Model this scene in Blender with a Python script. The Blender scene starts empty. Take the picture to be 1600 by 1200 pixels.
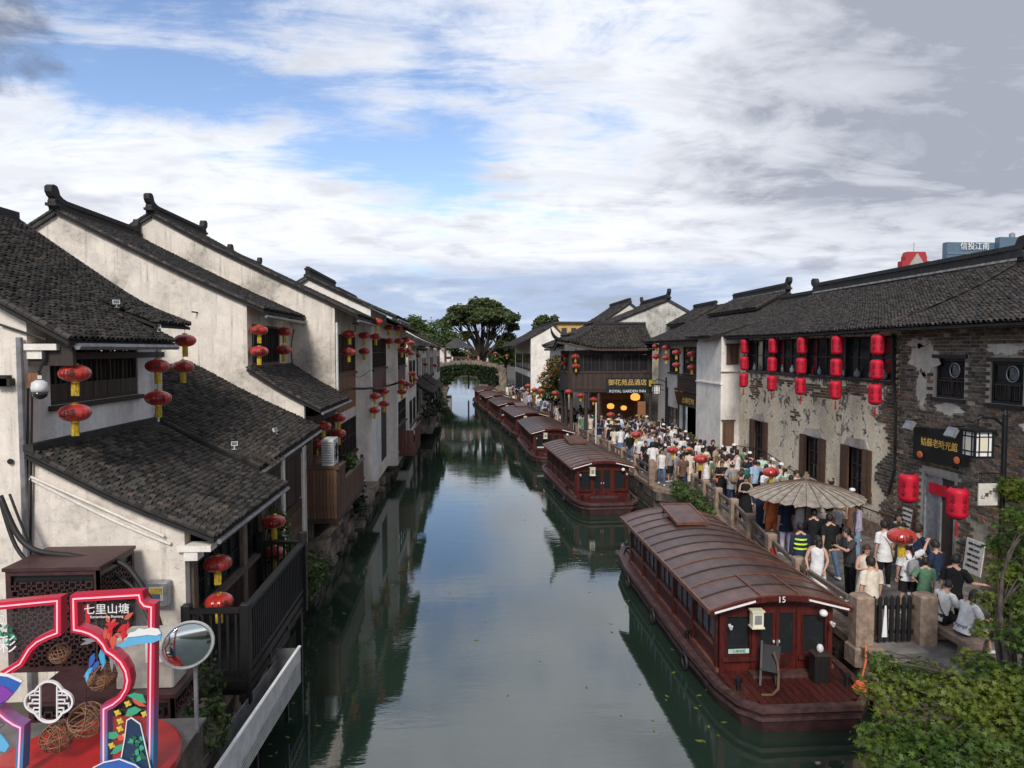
import bpy, math, random
import numpy as np
from mathutils import Vector, Matrix, noise as mnoise
random.seed(7)
SC = bpy.context.scene
COL = SC.collection
PI = math.pi
R = math.radians

# ------------------------------------------------------------------ camera
CAM_YAW, CAM_PITCH, FPX = math.atan(72/1100), math.atan(53/1100), 1100.0
cam_d = bpy.data.cameras.new('camera')
cam_d.sensor_width = 36.0
cam_d.lens = 36.0*FPX/1600.0
cam_d.clip_end = 3000.0
cam_o = bpy.data.objects.new('camera', cam_d)
COL.objects.link(cam_o)
cam_o.location = (0, 0, 7.0)
cam_o.rotation_euler = (PI/2-CAM_PITCH, 0, -CAM_YAW)
SC.camera = cam_o

# ------------------------------------------------------------------ light, sky, exposure
SUN_AZ, SUN_EL = R(192), R(38)          # compass direction the light comes FROM, clockwise from +Y
sd = bpy.data.lights.new('sun', 'SUN')
sd.energy = 2.1; sd.angle = R(14); sd.color = (1.0, 0.945, 0.87)
so = bpy.data.objects.new('sun', sd); COL.objects.link(so)
_from = Vector((math.sin(SUN_AZ)*math.cos(SUN_EL), math.cos(SUN_AZ)*math.cos(SUN_EL), math.sin(SUN_EL)))
so.rotation_euler = (-_from).to_track_quat('-Z', 'Y').to_euler()
SC.view_settings.view_transform = 'Standard'
SC.view_settings.look = 'None'
SC.view_settings.exposure = 0.45
SC.view_settings.gamma = 1.0
SC.view_settings.use_curve_mapping = False

def make_world():
    w = bpy.data.worlds.new('World'); SC.world = w; w.use_nodes = True
    nt = w.node_tree; N = nt.nodes; L = nt.links; N.clear()
    def nd(t, **k):
        n = N.new(t)
        for a, b in k.items(): setattr(n, a, b)
        return n
    def math_(op, a, b=None, c=None, clamp=False):
        n = nd('ShaderNodeMath', operation=op, use_clamp=clamp)
        for i, v in enumerate((a, b, c)):
            if v is None: continue
            if isinstance(v, (int, float)): n.inputs[i].default_value = v
            else: L.new(v, n.inputs[i])
        return n.outputs[0]
    def smooth(v, a, b, lo=0.0, hi=1.0):
        n = nd('ShaderNodeMapRange', interpolation_type='SMOOTHSTEP')
        L.new(v, n.inputs[0])
        for i, x in enumerate((a, b, lo, hi)): n.inputs[1+i].default_value = x
        return n.outputs[0]
    def mix(f, a, b):
        n = nd('ShaderNodeMix', data_type='RGBA')
        if isinstance(f, (int, float)): n.inputs[0].default_value = f
        else: L.new(f, n.inputs[0])
        for i, v in ((6, a), (7, b)):
            if isinstance(v, tuple): n.inputs[i].default_value = (*v, 1)
            else: L.new(v, n.inputs[i])
        return n.outputs[2]
    def noise(vec, scale, detail=6, rough=.55, dist=0.0):
        n = nd('ShaderNodeTexNoise'); L.new(vec, n.inputs['Vector'])
        n.inputs['Scale'].default_value = scale; n.inputs['Detail'].default_value = detail
        n.inputs['Roughness'].default_value = rough; n.inputs['Distortion'].default_value = dist
        return n.outputs[0]
    sky = nd('ShaderNodeTexSky', sky_type='NISHITA')
    sky.sun_disc = False; sky.sun_elevation = SUN_EL; sky.sun_rotation = SUN_AZ
    sky.air_density = 1.0; sky.dust_density = 0.6; sky.ozone_density = 2.0
    tc = nd('ShaderNodeTexCoord')
    sep = nd('ShaderNodeSeparateXYZ'); L.new(tc.outputs['Generated'], sep.inputs[0])
    x, y, z = sep.outputs
    zz = math_('MAXIMUM', z, 0.0)
    den = math_('ADD', zz, 0.16)
    u = math_('DIVIDE', x, den); v = math_('DIVIDE', y, den)
    cb = nd('ShaderNodeCombineXYZ'); L.new(u, cb.inputs[0]); L.new(v, cb.inputs[1])
    mp = nd('ShaderNodeMapping'); L.new(cb.outputs[0], mp.inputs[0])
    mp.inputs['Rotation'].default_value = (0, 0, R(62)); mp.inputs['Scale'].default_value = (0.55, 1.25, 1)
    mp.inputs['Location'].default_value = SKY_OFF
    n_big = noise(mp.outputs[0], 0.62, 3, .5, .3)
    n_mid = noise(mp.outputs[0], 2.3, 10, .64, .7)
    n_wisp = noise(mp.outputs[0], 6.0, 9, .68, 1.0)
    cf = nd('ShaderNodeCombineXYZ'); L.new(math_('MULTIPLY', u, 1.0), cf.inputs[0]); L.new(math_('MULTIPLY', v, 1.0), cf.inputs[1])
    n_puff = noise(cf.outputs[0], 3.2, 9, .6, .25)
    az = math_('ARCTAN2', x, y)                       # 0 along the canal, + to the right
    def bump_(a0, z0, ra, rz):
        p = math_('DIVIDE', math_('SUBTRACT', az, a0), ra); q = math_('DIVIDE', math_('SUBTRACT', z, z0), rz)
        return smooth(math_('ADD', math_('MULTIPLY', p, p), math_('MULTIPLY', q, q)), 1.0, 0.0)
    # broken altocumulus and cirrus with blue openings left of centre, thickening to the right
    cov = math_('ADD', math_('MULTIPLY', n_big, .42), math_('MULTIPLY', n_mid, .62))
    cov = math_('ADD', cov, math_('MULTIPLY', n_puff, .30))
    cov = math_('ADD', cov, math_('MULTIPLY', n_wisp, .20))
    cov = math_('ADD', cov, smooth(az, -.05, .55, 0.0, .22))
    for a0, z0, ra, rz, k in ((-.12, .245, .18, .07, .10), (-.36, .315, .28, .05, .085), (-.42, .40, .35, .05, .06), (-.02, .275, .12, .05, .07), (-.04, .215, .17, .045, .09)):
        cov = math_('SUBTRACT', cov, math_('MULTIPLY', bump_(a0, z0, ra, rz), k))
    cov = math_('ADD', cov, math_('MULTIPLY', bump_(-.45, .20, .5, .10), .10))
    cov = math_('ADD', cov, smooth(zz, .22, .12, 0.0, .12))
    mask = smooth(cov, .655, .86)
    # heavy grey sheet on the right and soft shading inside the clouds
    grey = math_('MULTIPLY', math_('ADD', smooth(az, .06, .72, 0.0, .95), math_('MULTIPLY', math_('SUBTRACT', math_('ADD', math_('MULTIPLY', n_puff, .5), math_('MULTIPLY', n_mid, .5)), .5), 1.5)), smooth(az, .0, .5))
    grey = math_('MULTIPLY', grey, smooth(zz, .05, .22))
    grey = math_('ADD', grey, math_('MULTIPLY', smooth(n_mid, .42, .66), .26))
    grey = math_('ADD', grey, math_('MULTIPLY', smooth(n_puff, .46, .66), .28), clamp=True)
    cloud = mix(grey, (5.7, 5.85, 6.2), (2.3, 2.45, 2.95))
    # low bank of blue-grey cloud over the horizon with small cumulus heads
    cbl = nd('ShaderNodeCombineXYZ'); L.new(math_('MULTIPLY', az, 3.0), cbl.inputs[0]); L.new(math_('MULTIPLY', z, 15.0), cbl.inputs[1])
    n_low = noise(cbl.outputs[0], 1.6, 7, .6, .3)
    low = math_('MULTIPLY', smooth(z, .135, .095), smooth(az, .62, .30))
    lowc = mix(smooth(n_low, .46, .66), (2.3, 3.0, 4.3), (4.4, 4.8, 5.5))
    lowc = mix(smooth(n_low, .46, .36), lowc, (2.0, 2.45, 3.3))
    bluer = mix(1.0, sky.outputs[0], sky.outputs[0])
    gm = nd('ShaderNodeMix', data_type='RGBA', blend_type='MULTIPLY'); gm.inputs[0].default_value = 1.0
    L.new(sky.outputs[0], gm.inputs[6]); gm.inputs[7].default_value = (1.0, 0.97, 1.02, 1)
    c = mix(mask, gm.outputs[2], cloud)
    c = mix(math_('MULTIPLY', low, .86), c, lowc)
    # one dark rain cloud, upper left
    dz = math_('SUBTRACT', z, DARK[1]); da = math_('SUBTRACT', az, DARK[0])
    rr = math_('ADD', math_('MULTIPLY', dz, dz), math_('MULTIPLY', math_('MULTIPLY', da, da), .45))
    dk = smooth(math_('ADD', math_('SQRT', rr), math_('MULTIPLY', n_puff, .20)), .165, .110)
    c = mix(math_('MULTIPLY', dk, .85), c, (1.0, 1.1, 1.5))
    # a small dark cloudlet low on the right
    ck = smooth(math_('ADD', math_('MULTIPLY', bump_(.475, .112, .05, .016), .55), math_('MULTIPLY', n_puff, .9)), .78, 1.02)
    c = mix(math_('MULTIPLY', ck, .45), c, (1.9, 2.1, 2.7))
    bg = nd('ShaderNodeBackground'); L.new(c, bg.inputs[0]); bg.inputs[1].default_value = 0.13
    out = nd('ShaderNodeOutputWorld'); L.new(bg.outputs[0], out.inputs[0])
SKY_OFF = (8.8, 3.9, 0)
DARK = (-.575, .345)
make_world()

# ------------------------------------------------------------------ helpers
_F = Vector((math.sin(CAM_YAW)*math.cos(CAM_PITCH), math.cos(CAM_YAW)*math.cos(CAM_PITCH), -math.sin(CAM_PITCH)))
_R = Vector((math.cos(CAM_YAW), -math.sin(CAM_YAW), 0)); _U = _R.cross(_F)
CAMP = Vector((0, 0, 7))
def at(px, py, X=None, Y=None, Z=None):
    "survey: the point of the place seen at a photo pixel on the plane X=, Y= or Z="
    d = _R*((px-800)/FPX) + _U*((600-py)/FPX) + _F
    t = X/d.x if X is not None else Y/d.y if Y is not None else (Z-7)/d.z
    return CAMP + d*t

WL = {}                                   # world position of every (unrotated) parent
def tag(o, label=None, cat=None, group=None, kind=None):
    if label: o['label'] = label
    if cat: o['category'] = cat
    if group: o['group'] = group
    if kind: o['kind'] = kind
    return o
def link(o, parent=None):
    COL.objects.link(o)
    if parent is not None: o.parent = parent
    return o
def thing(name, label, cat, loc=(0, 0, 0), rotz=0, group=None):
    o = bpy.data.objects.new(name, None); o.empty_display_size = .2
    link(o); o.location = loc; o.rotation_euler = (0, 0, rotz)
    WL[o.name] = Vector(loc)
    return tag(o, label, cat, group)

class MB:
    def __init__(s): s.v = []; s.f = []; s.mi = []
    def add(s, vs, fs, mi=0):
        n = len(s.v); s.v.extend([tuple(p) for p in vs])
        for q in fs: s.f.append(tuple(i+n for i in q)); s.mi.append(mi)
        return s
    def box(s, x0, x1, y0, y1, z0, z1, mi=0):
        return s.add([(x0,y0,z0),(x1,y0,z0),(x1,y1,z0),(x0,y1,z0),(x0,y0,z1),(x1,y0,z1),(x1,y1,z1),(x0,y1,z1)],
              [(0,3,2,1),(4,5,6,7),(0,1,5,4),(1,2,6,5),(2,3,7,6),(3,0,4,7)], mi)
    def bbox(s, x0, x1, y0, y1, z0, z1, b=.01, mi=0):
        "box with chamfered vertical and top edges"
        P = []
        for z, i in ((z0, 0), (z1-b, 0), (z1, b)):
            P.append([(x0+i+b,y0+i,z),(x1-i-b,y0+i,z),(x1-i,y0+i+b,z),(x1-i,y1-i-b,z),(x1-i-b,y1-i,z),(x0+i+b,y1-i,z),(x0+i,y1-i-b,z),(x0+i,y0+i+b,z)])
        vs = P[0]+P[1]+P[2]
        fs = [tuple(range(7, -1, -1)), tuple(range(16, 24))]
        for k in (0, 8):
            for i in range(8): j = (i+1) % 8; fs.append((k+i, k+j, k+8+j, k+8+i))
        return s.add(vs, fs, mi)
    def beam(s, a, b, w, h=None, mi=0, up=(0, 0, 1)):
        a = Vector(a); b = Vector(b); h = w if h is None else h
        t = (b-a).normalized(); x = t.cross(Vector(up))
        if x.length < 1e-4: x = t.cross(Vector((0, 1, 0)))
        x.normalize(); y = x.cross(t)
        vs = [p + x*(i*w/2) + y*(j*h/2) for p in (a, b) for i, j in ((-1,-1),(1,-1),(1,1),(-1,1))]
        return s.add(vs, [(0,1,2,3),(7,6,5,4),(0,4,5,1),(1,5,6,2),(2,6,7,3),(3,7,4,0)], mi)
    def tube(s, pts, r, n=6, mi=0, cap=True, flat=1.0):
        pts = [Vector(p) for p in pts]
        rs = r if isinstance(r, (list, tuple)) else [r]*len(pts)
        m = len(pts); vs = []; ref = None
        for i, p in enumerate(pts):
            t = (pts[min(i+1, m-1)]-pts[max(i-1, 0)]).normalized()
            if ref is None: ref = Vector((0, 0, 1)) if abs(t.z) < .9 else Vector((0, 1, 0))
            x = t.cross(ref); 
            if x.length < 1e-5: x = t.cross(Vector((1, 0, 0)))
            x.normalize(); y = x.cross(t); ref = y
            for k in range(n):
                an = 2*PI*k/n
                vs.append(p + x*(math.cos(an)*rs[i]) + y*(math.sin(an)*rs[i]*flat))
        fs = [(i*n+k, i*n+(k+1) % n, (i+1)*n+(k+1) % n, (i+1)*n+k) for i in range(m-1) for k in range(n)]
        if cap: fs += [tuple(range(n-1, -1, -1)), tuple(range((m-1)*n, m*n))]
        return s.add(vs, fs, mi)
    def rings(s, rg, n=12, mi=0, cap=True):
        "loft of ellipses: (centre, half-axis vector 1, half-axis vector 2)"
        vs = []
        for c, a, b in rg:
            c = Vector(c); a = Vector(a); b = Vector(b)
            for k in range(n):
                an = 2*PI*k/n; vs.append(c + a*math.cos(an) + b*math.sin(an))
        m = len(rg)
        fs = [(i*n+k, i*n+(k+1) % n, (i+1)*n+(k+1) % n, (i+1)*n+k) for i in range(m-1) for k in range(n)]
        if cap: fs += [tuple(range(n-1, -1, -1)), tuple(range((m-1)*n, m*n))]
        return s.add(vs, fs, mi)
    def lathe(s, prof, n=16, c=(0, 0, 0), mi=0, rib=0.0, sx=1.0, sy=1.0):
        vs = []
        for r, z in prof:
            for k in range(n):
                an = 2*PI*k/n; q = r*(1-rib*(k % 2))
                vs.append((c[0]+q*math.cos(an)*sx, c[1]+q*math.sin(an)*sy, c[2]+z))
        m = len(prof)
        fs = [(i*n+k, i*n+(k+1) % n, (i+1)*n+(k+1) % n, (i+1)*n+k) for i in range(m-1) for k in range(n)]
        fs += [tuple(range(n-1, -1, -1)), tuple(range((m-1)*n, m*n))]
        return s.add(vs, fs, mi)
    def prism(s, poly, fn, d0, d1, mi=0):
        "polygon (a,b) extruded from d0 to d1 through fn(a,b,d)"
        n = len(poly)
        vs = [fn(a, b, d0) for a, b in poly] + [fn(a, b, d1) for a, b in poly]
        fs = [tuple(range(n-1, -1, -1)), tuple(range(n, 2*n))]
        fs += [(i, (i+1) % n, n+(i+1) % n, n+i) for i in range(n)]
        return s.add(vs, fs, mi)
    def ribbon(s, pts, w, d0, d1, fn, closed=False, mi=0):
        "mitred strip of width w along a 2-D polyline, extruded from d0 to d1 through fn(a,b,d)"
        P = [Vector(p) for p in pts]; n = len(P); Lf = []; Rt = []
        for i, p in enumerate(P):
            a = P[i-1] if i or closed else None; b = P[(i+1) % n] if i < n-1 or closed else None
            t1 = (p-a).normalized() if a is not None and (p-a).length > 1e-9 else None; t2 = (b-p).normalized() if b is not None and (b-p).length > 1e-9 else None
            t = (t1+t2) if t1 is not None and t2 is not None else (t1 or t2)
            if t.length < 1e-6: t = t1
            t = t.normalized(); nn = Vector((-t.y, t.x)); tr = t2 if t2 is not None else t1
            k = max(.4, abs(nn.dot(Vector((-tr.y, tr.x))))); o = nn*(w/2/k); Lf.append(p+o); Rt.append(p-o)
        vs = []
        for l, r in zip(Lf, Rt): vs += [fn(l.x, l.y, d0), fn(r.x, r.y, d0), fn(r.x, r.y, d1), fn(l.x, l.y, d1)]
        m = n if closed else n-1; fs = []
        for i in range(m):
            j = (i+1) % n
            for k in range(4): fs.append((i*4+k, i*4+(k+1) % 4, j*4+(k+1) % 4, j*4+k))
        if not closed: fs += [(0, 1, 2, 3), ((n-1)*4+3, (n-1)*4+2, (n-1)*4+1, (n-1)*4)]
        return s.add(vs, fs, mi)
    def ball(s, c, r, n=8, mi=0):
        rx, ry, rz = r if isinstance(r, (tuple, list)) else (r, r, r)
        m = max(4, n//2+1); vs = []
        for i in range(1, m):
            th = PI*i/m
            for k in range(n):
                an = 2*PI*k/n
                vs.append((c[0]+rx*math.sin(th)*math.cos(an), c[1]+ry*math.sin(th)*math.sin(an), c[2]+rz*math.cos(th)))
        fs = [(i*n+k, (i+1)*n+k, (i+1)*n+(k+1) % n, i*n+(k+1) % n) for i in range(m-2) for k in range(n)]
        b = len(vs); vs += [(c[0], c[1], c[2]+rz), (c[0], c[1], c[2]-rz)]
        fs += [(b, k, (k+1) % n) for k in range(n)] + [(b+1, (m-2)*n+(k+1) % n, (m-2)*n+k) for k in range(n)]
        return s.add(vs, fs, mi)
    def panel(s, fr, u0, u1, v0, v1, th, holes=(), mi=0):
        "wall panel with rectangular holes; fr(u,v,d) gives the point, d from 0 (front) to th (back)"
        us = sorted({u0, u1, *[h[0] for h in holes], *[h[1] for h in holes]})
        vs_ = sorted({v0, v1, *[h[2] for h in holes], *[h[3] for h in holes]})
        for i in range(len(us)-1):
            for j in range(len(vs_)-1):
                a, b, c, d = us[i], us[i+1], vs_[j], vs_[j+1]
                mu, mv = (a+b)/2, (c+d)/2
                if any(h[0] < mu < h[1] and h[2] < mv < h[3] for h in holes): continue
                for dd in (0, th): s.add([fr(a,c,dd), fr(b,c,dd), fr(b,d,dd), fr(a,d,dd)], [(0,1,2,3)], mi)
        def rim(a, b, c, d):
            for p, q in (((a,c),(b,c)), ((b,c),(b,d)), ((b,d),(a,d)), ((a,d),(a,c))):
                s.add([fr(*p,0), fr(*q,0), fr(*q,th), fr(*p,th)], [(0,1,2,3)], mi)
        rim(u0, u1, v0, v1)
        for h in holes: rim(*h)
        return s
    def mesh(s, name, mats, smooth=False):
        me = bpy.data.meshes.new(name)
        me.from_pydata(s.v, [], s.f)
        for m in (mats if isinstance(mats, (list, tuple)) else [mats]): me.materials.append(m)
        if any(s.mi): me.polygons.foreach_set('material_index', s.mi)
        if smooth: me.polygons.foreach_set('use_smooth', [True]*len(me.polygons))
        me.update()
        return me
    def build(s, name, mats, parent=None, smooth=False):
        "mesh object; vertices are in world space when the parent is registered in WL, else in the parent's space"
        o = None
        if parent is not None and parent.name in WL or parent is None:
            lo = [min(p[i] for p in s.v) for i in range(3)]; hi = [max(p[i] for p in s.v) for i in range(3)]
            c = Vector(((lo[0]+hi[0])/2, (lo[1]+hi[1])/2, lo[2]))
            s.v = [(p[0]-c.x, p[1]-c.y, p[2]-c.z) for p in s.v]
            o = bpy.data.objects.new(name, s.mesh(name, mats, smooth)); link(o, parent)
            o.location = c - (WL[parent.name] if parent is not None else Vector())
            WL[o.name] = c
        else:
            o = bpy.data.objects.new(name, s.mesh(name, mats, smooth)); link(o, parent)
        return o

def inst(name, me, parent, M, mat=None):
    o = bpy.data.objects.new(name, me); link(o, parent)
    if parent is not None and parent.name in WL: M = Matrix.Translation(-WL[parent.name]) @ M
    o.matrix_basis = M
    if mat is not None:
        o.material_slots[0].link = 'OBJECT'; o.material_slots[0].material = mat
    return o
def copy_tree(o, parent=None, **props):
    c = o.copy(); COL.objects.link(c); c.parent = parent
    for k, v in props.items(): c[k] = v
    for ch in o.children: copy_tree(ch, c)
    return c

_tx = {}
def text_mesh(txt, size, mat, depth=0.0, spacing=1.0):
    "flat lettering in the XZ plane, centred; returns a mesh"
    k = (txt, size, mat.name, depth)
    if k not in _tx:
        cu = bpy.data.curves.new('lettering', 'FONT')
        cu.body = txt; cu.size = size; cu.align_x = 'CENTER'; cu.align_y = 'CENTER'; cu.extrude = depth
        cu.resolution_u = 2; cu.space_character = spacing
        ob = bpy.data.objects.new('lettering', cu); COL.objects.link(ob)
        dg = bpy.context.evaluated_depsgraph_get()
        me = bpy.data.meshes.new_from_object(ob.evaluated_get(dg))
        bpy.data.objects.remove(ob)
        me.transform(Matrix.Rotation(PI/2, 4, 'X'))
        me.materials.clear(); me.materials.append(mat)
        _tx[k] = me
    return _tx[k]
def add_text(txt, size, mat, parent, loc, rotz=0.0, depth=.004, name='lettering', tilt=0.0):
    return inst(name, text_mesh(txt, size, mat, depth), parent,
                Matrix.Translation(loc) @ Matrix.Rotation(rotz, 4, 'Z') @ Matrix.Rotation(tilt, 4, 'X'))
# ------------------------------------------------------------------ materials
class NT:
    def __init__(s, name):
        s.m = bpy.data.materials.new(name); s.m.use_nodes = True
        s.nt = s.m.node_tree; s.N = s.nt.nodes; s.L = s.nt.links
        s.b = s.N['Principled BSDF']
        s.tc = s.N.new('ShaderNodeTexCoord')
    def set(s, k, v):
        i = s.b.inputs[k]
        if isinstance(v, (int, float)): i.default_value = v
        elif isinstance(v, tuple): i.default_value = (*v, 1) if len(v) == 3 else v
        else: s.L.new(v, i)
        return s
    def vec(s, scale=(1, 1, 1), src='Object', rot=(0, 0, 0), loc=(0, 0, 0)):
        m = s.N.new('ShaderNodeMapping'); s.L.new(s.pos() if src == 'World' else s.tc.outputs[src], m.inputs[0])
        m.inputs['Scale'].default_value = scale; m.inputs['Rotation'].default_value = rot; m.inputs['Location'].default_value = loc
        return m.outputs[0]
    def pos(s):
        return s.N.new('ShaderNodeNewGeometry').outputs['Position']
    def noise(s, vec, scale, detail=4, rough=.55, dist=0):
        n = s.N.new('ShaderNodeTexNoise'); s.L.new(vec, n.inputs['Vector'])
        n.inputs['Scale'].default_value = scale; n.inputs['Detail'].default_value = detail
        n.inputs['Roughness'].default_value = rough; n.inputs['Distortion'].default_value = dist
        return n.outputs[0]
    def ramp(s, v, a, b, lo=0.0, hi=1.0):
        n = s.N.new('ShaderNodeMapRange'); n.interpolation_type = 'SMOOTHSTEP'; s.L.new(v, n.inputs[0])
        for i, x in enumerate((a, b, lo, hi)): n.inputs[1+i].default_value = x
        return n.outputs[0]
    def mix(s, f, a, b, mode='MIX'):
        n = s.N.new('ShaderNodeMix'); n.data_type = 'RGBA'; n.blend_type = mode
        if isinstance(f, (int, float)): n.inputs[0].default_value = f
        else: s.L.new(f, n.inputs[0])
        for i, v in ((6, a), (7, b)):
            if isinstance(v, tuple): n.inputs[i].default_value = (*v[:3], 1)
            else: s.L.new(v, n.inputs[i])
        return n.outputs[2]
    def math(s, op, a, b=0.0):
        n = s.N.new('ShaderNodeMath'); n.operation = op
        for i, v in enumerate((a, b)):
            if isinstance(v, (int, float)): n.inputs[i].default_value = v
            else: s.L.new(v, n.inputs[i])
        return n.outputs[0]
    def island(s):
        g = s.N.new('ShaderNodeNewGeometry'); o = s.N.new('ShaderNodeObjectInfo')
        return s.math('FRACT', s.math('ADD', g.outputs['Random Per Island'], s.math('MULTIPLY', o.outputs['Random'], 7.31)))
    def bump(s, h, strength=.3, dist=.02):
        b = s.N.new('ShaderNodeBump'); b.inputs['Strength'].default_value = strength; b.inputs['Distance'].default_value = dist
        s.L.new(h, b.inputs['Height']); s.L.new(b.outputs[0], s.b.inputs['Normal']); return s

def k_(c, f): return tuple(min(1, x*f) for x in c)
def M(name, col, rough=.6, var=.25, scale=4.0, col2=None, bump=.15, bscale=30.0, island=0.0, metal=0.0, spec=.5, stretch=(1, 1, 1), coat=0.0, trans=0.0, bdist=.01):
    t = NT(name); v = t.vec(stretch)
    f = t.ramp(t.noise(v, scale, 5, .6), .3, .7)
    c = t.mix(f, k_(col, 1-var), col2 if col2 else k_(col, 1+var))
    if island:
        r = t.island()
        c = t.mix(1.0, c, t.mix(r, k_((1, 1, 1), 1-island), (1+island*.6, 1+island*.52, 1+island*.42)), 'MULTIPLY')
    t.set('Base Color', c).set('Roughness', rough).set('Metallic', metal).set('Specular IOR Level', spec)
    if coat: t.set('Coat Weight', coat).set('Coat Roughness', .15)
    if trans: t.set('Transmission Weight', trans)
    if bump: t.bump(t.noise(v, bscale, 3, .6), bump, bdist)
    return t.m
def glow(name, col, strength):
    t = NT(name); t.set('Base Color', col).set('Emission Color', col).set('Emission Strength', strength); return t.m

def plaster(name, base, stain, s_amt=.6, streak=.5, patch=0.0, patchcol=(.2, .17, .14), seed=0.0, s_lo=.50):
    t = NT(name); p = t.vec((1, 1, 1), 'World', loc=(seed, seed*1.7, 0))
    big = t.noise(p, .55, 8, .62, .3); mid = t.noise(p, 2.6, 7, .65)
    st = t.noise(t.vec((3.6, 3.6, .20), 'World', loc=(seed, 0, seed)), 1.6, 7, .65)
    fine = t.noise(p, 22, 4, .6)
    c = t.mix(t.ramp(mid, .3, .7), k_(base, .86), k_(base, 1.08))
    c = t.mix(t.math('MULTIPLY', t.ramp(big, s_lo, .74), s_amt), c, stain)
    c = t.mix(t.math('MULTIPLY', t.math('MULTIPLY', t.ramp(st, .49, .74), t.ramp(mid, .35, .65)), streak), c, k_(stain, .55))
    c = t.mix(t.math('MULTIPLY', t.ramp(fine, .58, .72), .42), c, k_(stain, .8))
    c = t.mix(t.math('MULTIPLY', t.math('MULTIPLY', t.ramp(t.noise(p, 7, 6, .7), .48, .66), t.ramp(big, .40, .62)), .6*s_amt), c, k_(stain, .6))
    h = t.math('ADD', t.math('MULTIPLY', mid, .6), t.math('MULTIPLY', fine, .4))
    if patch:
        pk = t.ramp(t.noise(p, 1.15, 10, .68, .5), 1-patch, 1-patch+.035)
        c = t.mix(pk, c, t.mix(t.ramp(t.noise(p, 9, 5, .6), .35, .65), k_(patchcol, .5), k_(patchcol, 1.4)))
        h = t.math('SUBTRACT', h, t.math('MULTIPLY', pk, .8))
    t.set('Base Color', c).set('Roughness', .93).set('Specular IOR Level', .2)
    t.bump(h, .55, .03)
    return t.m

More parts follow.
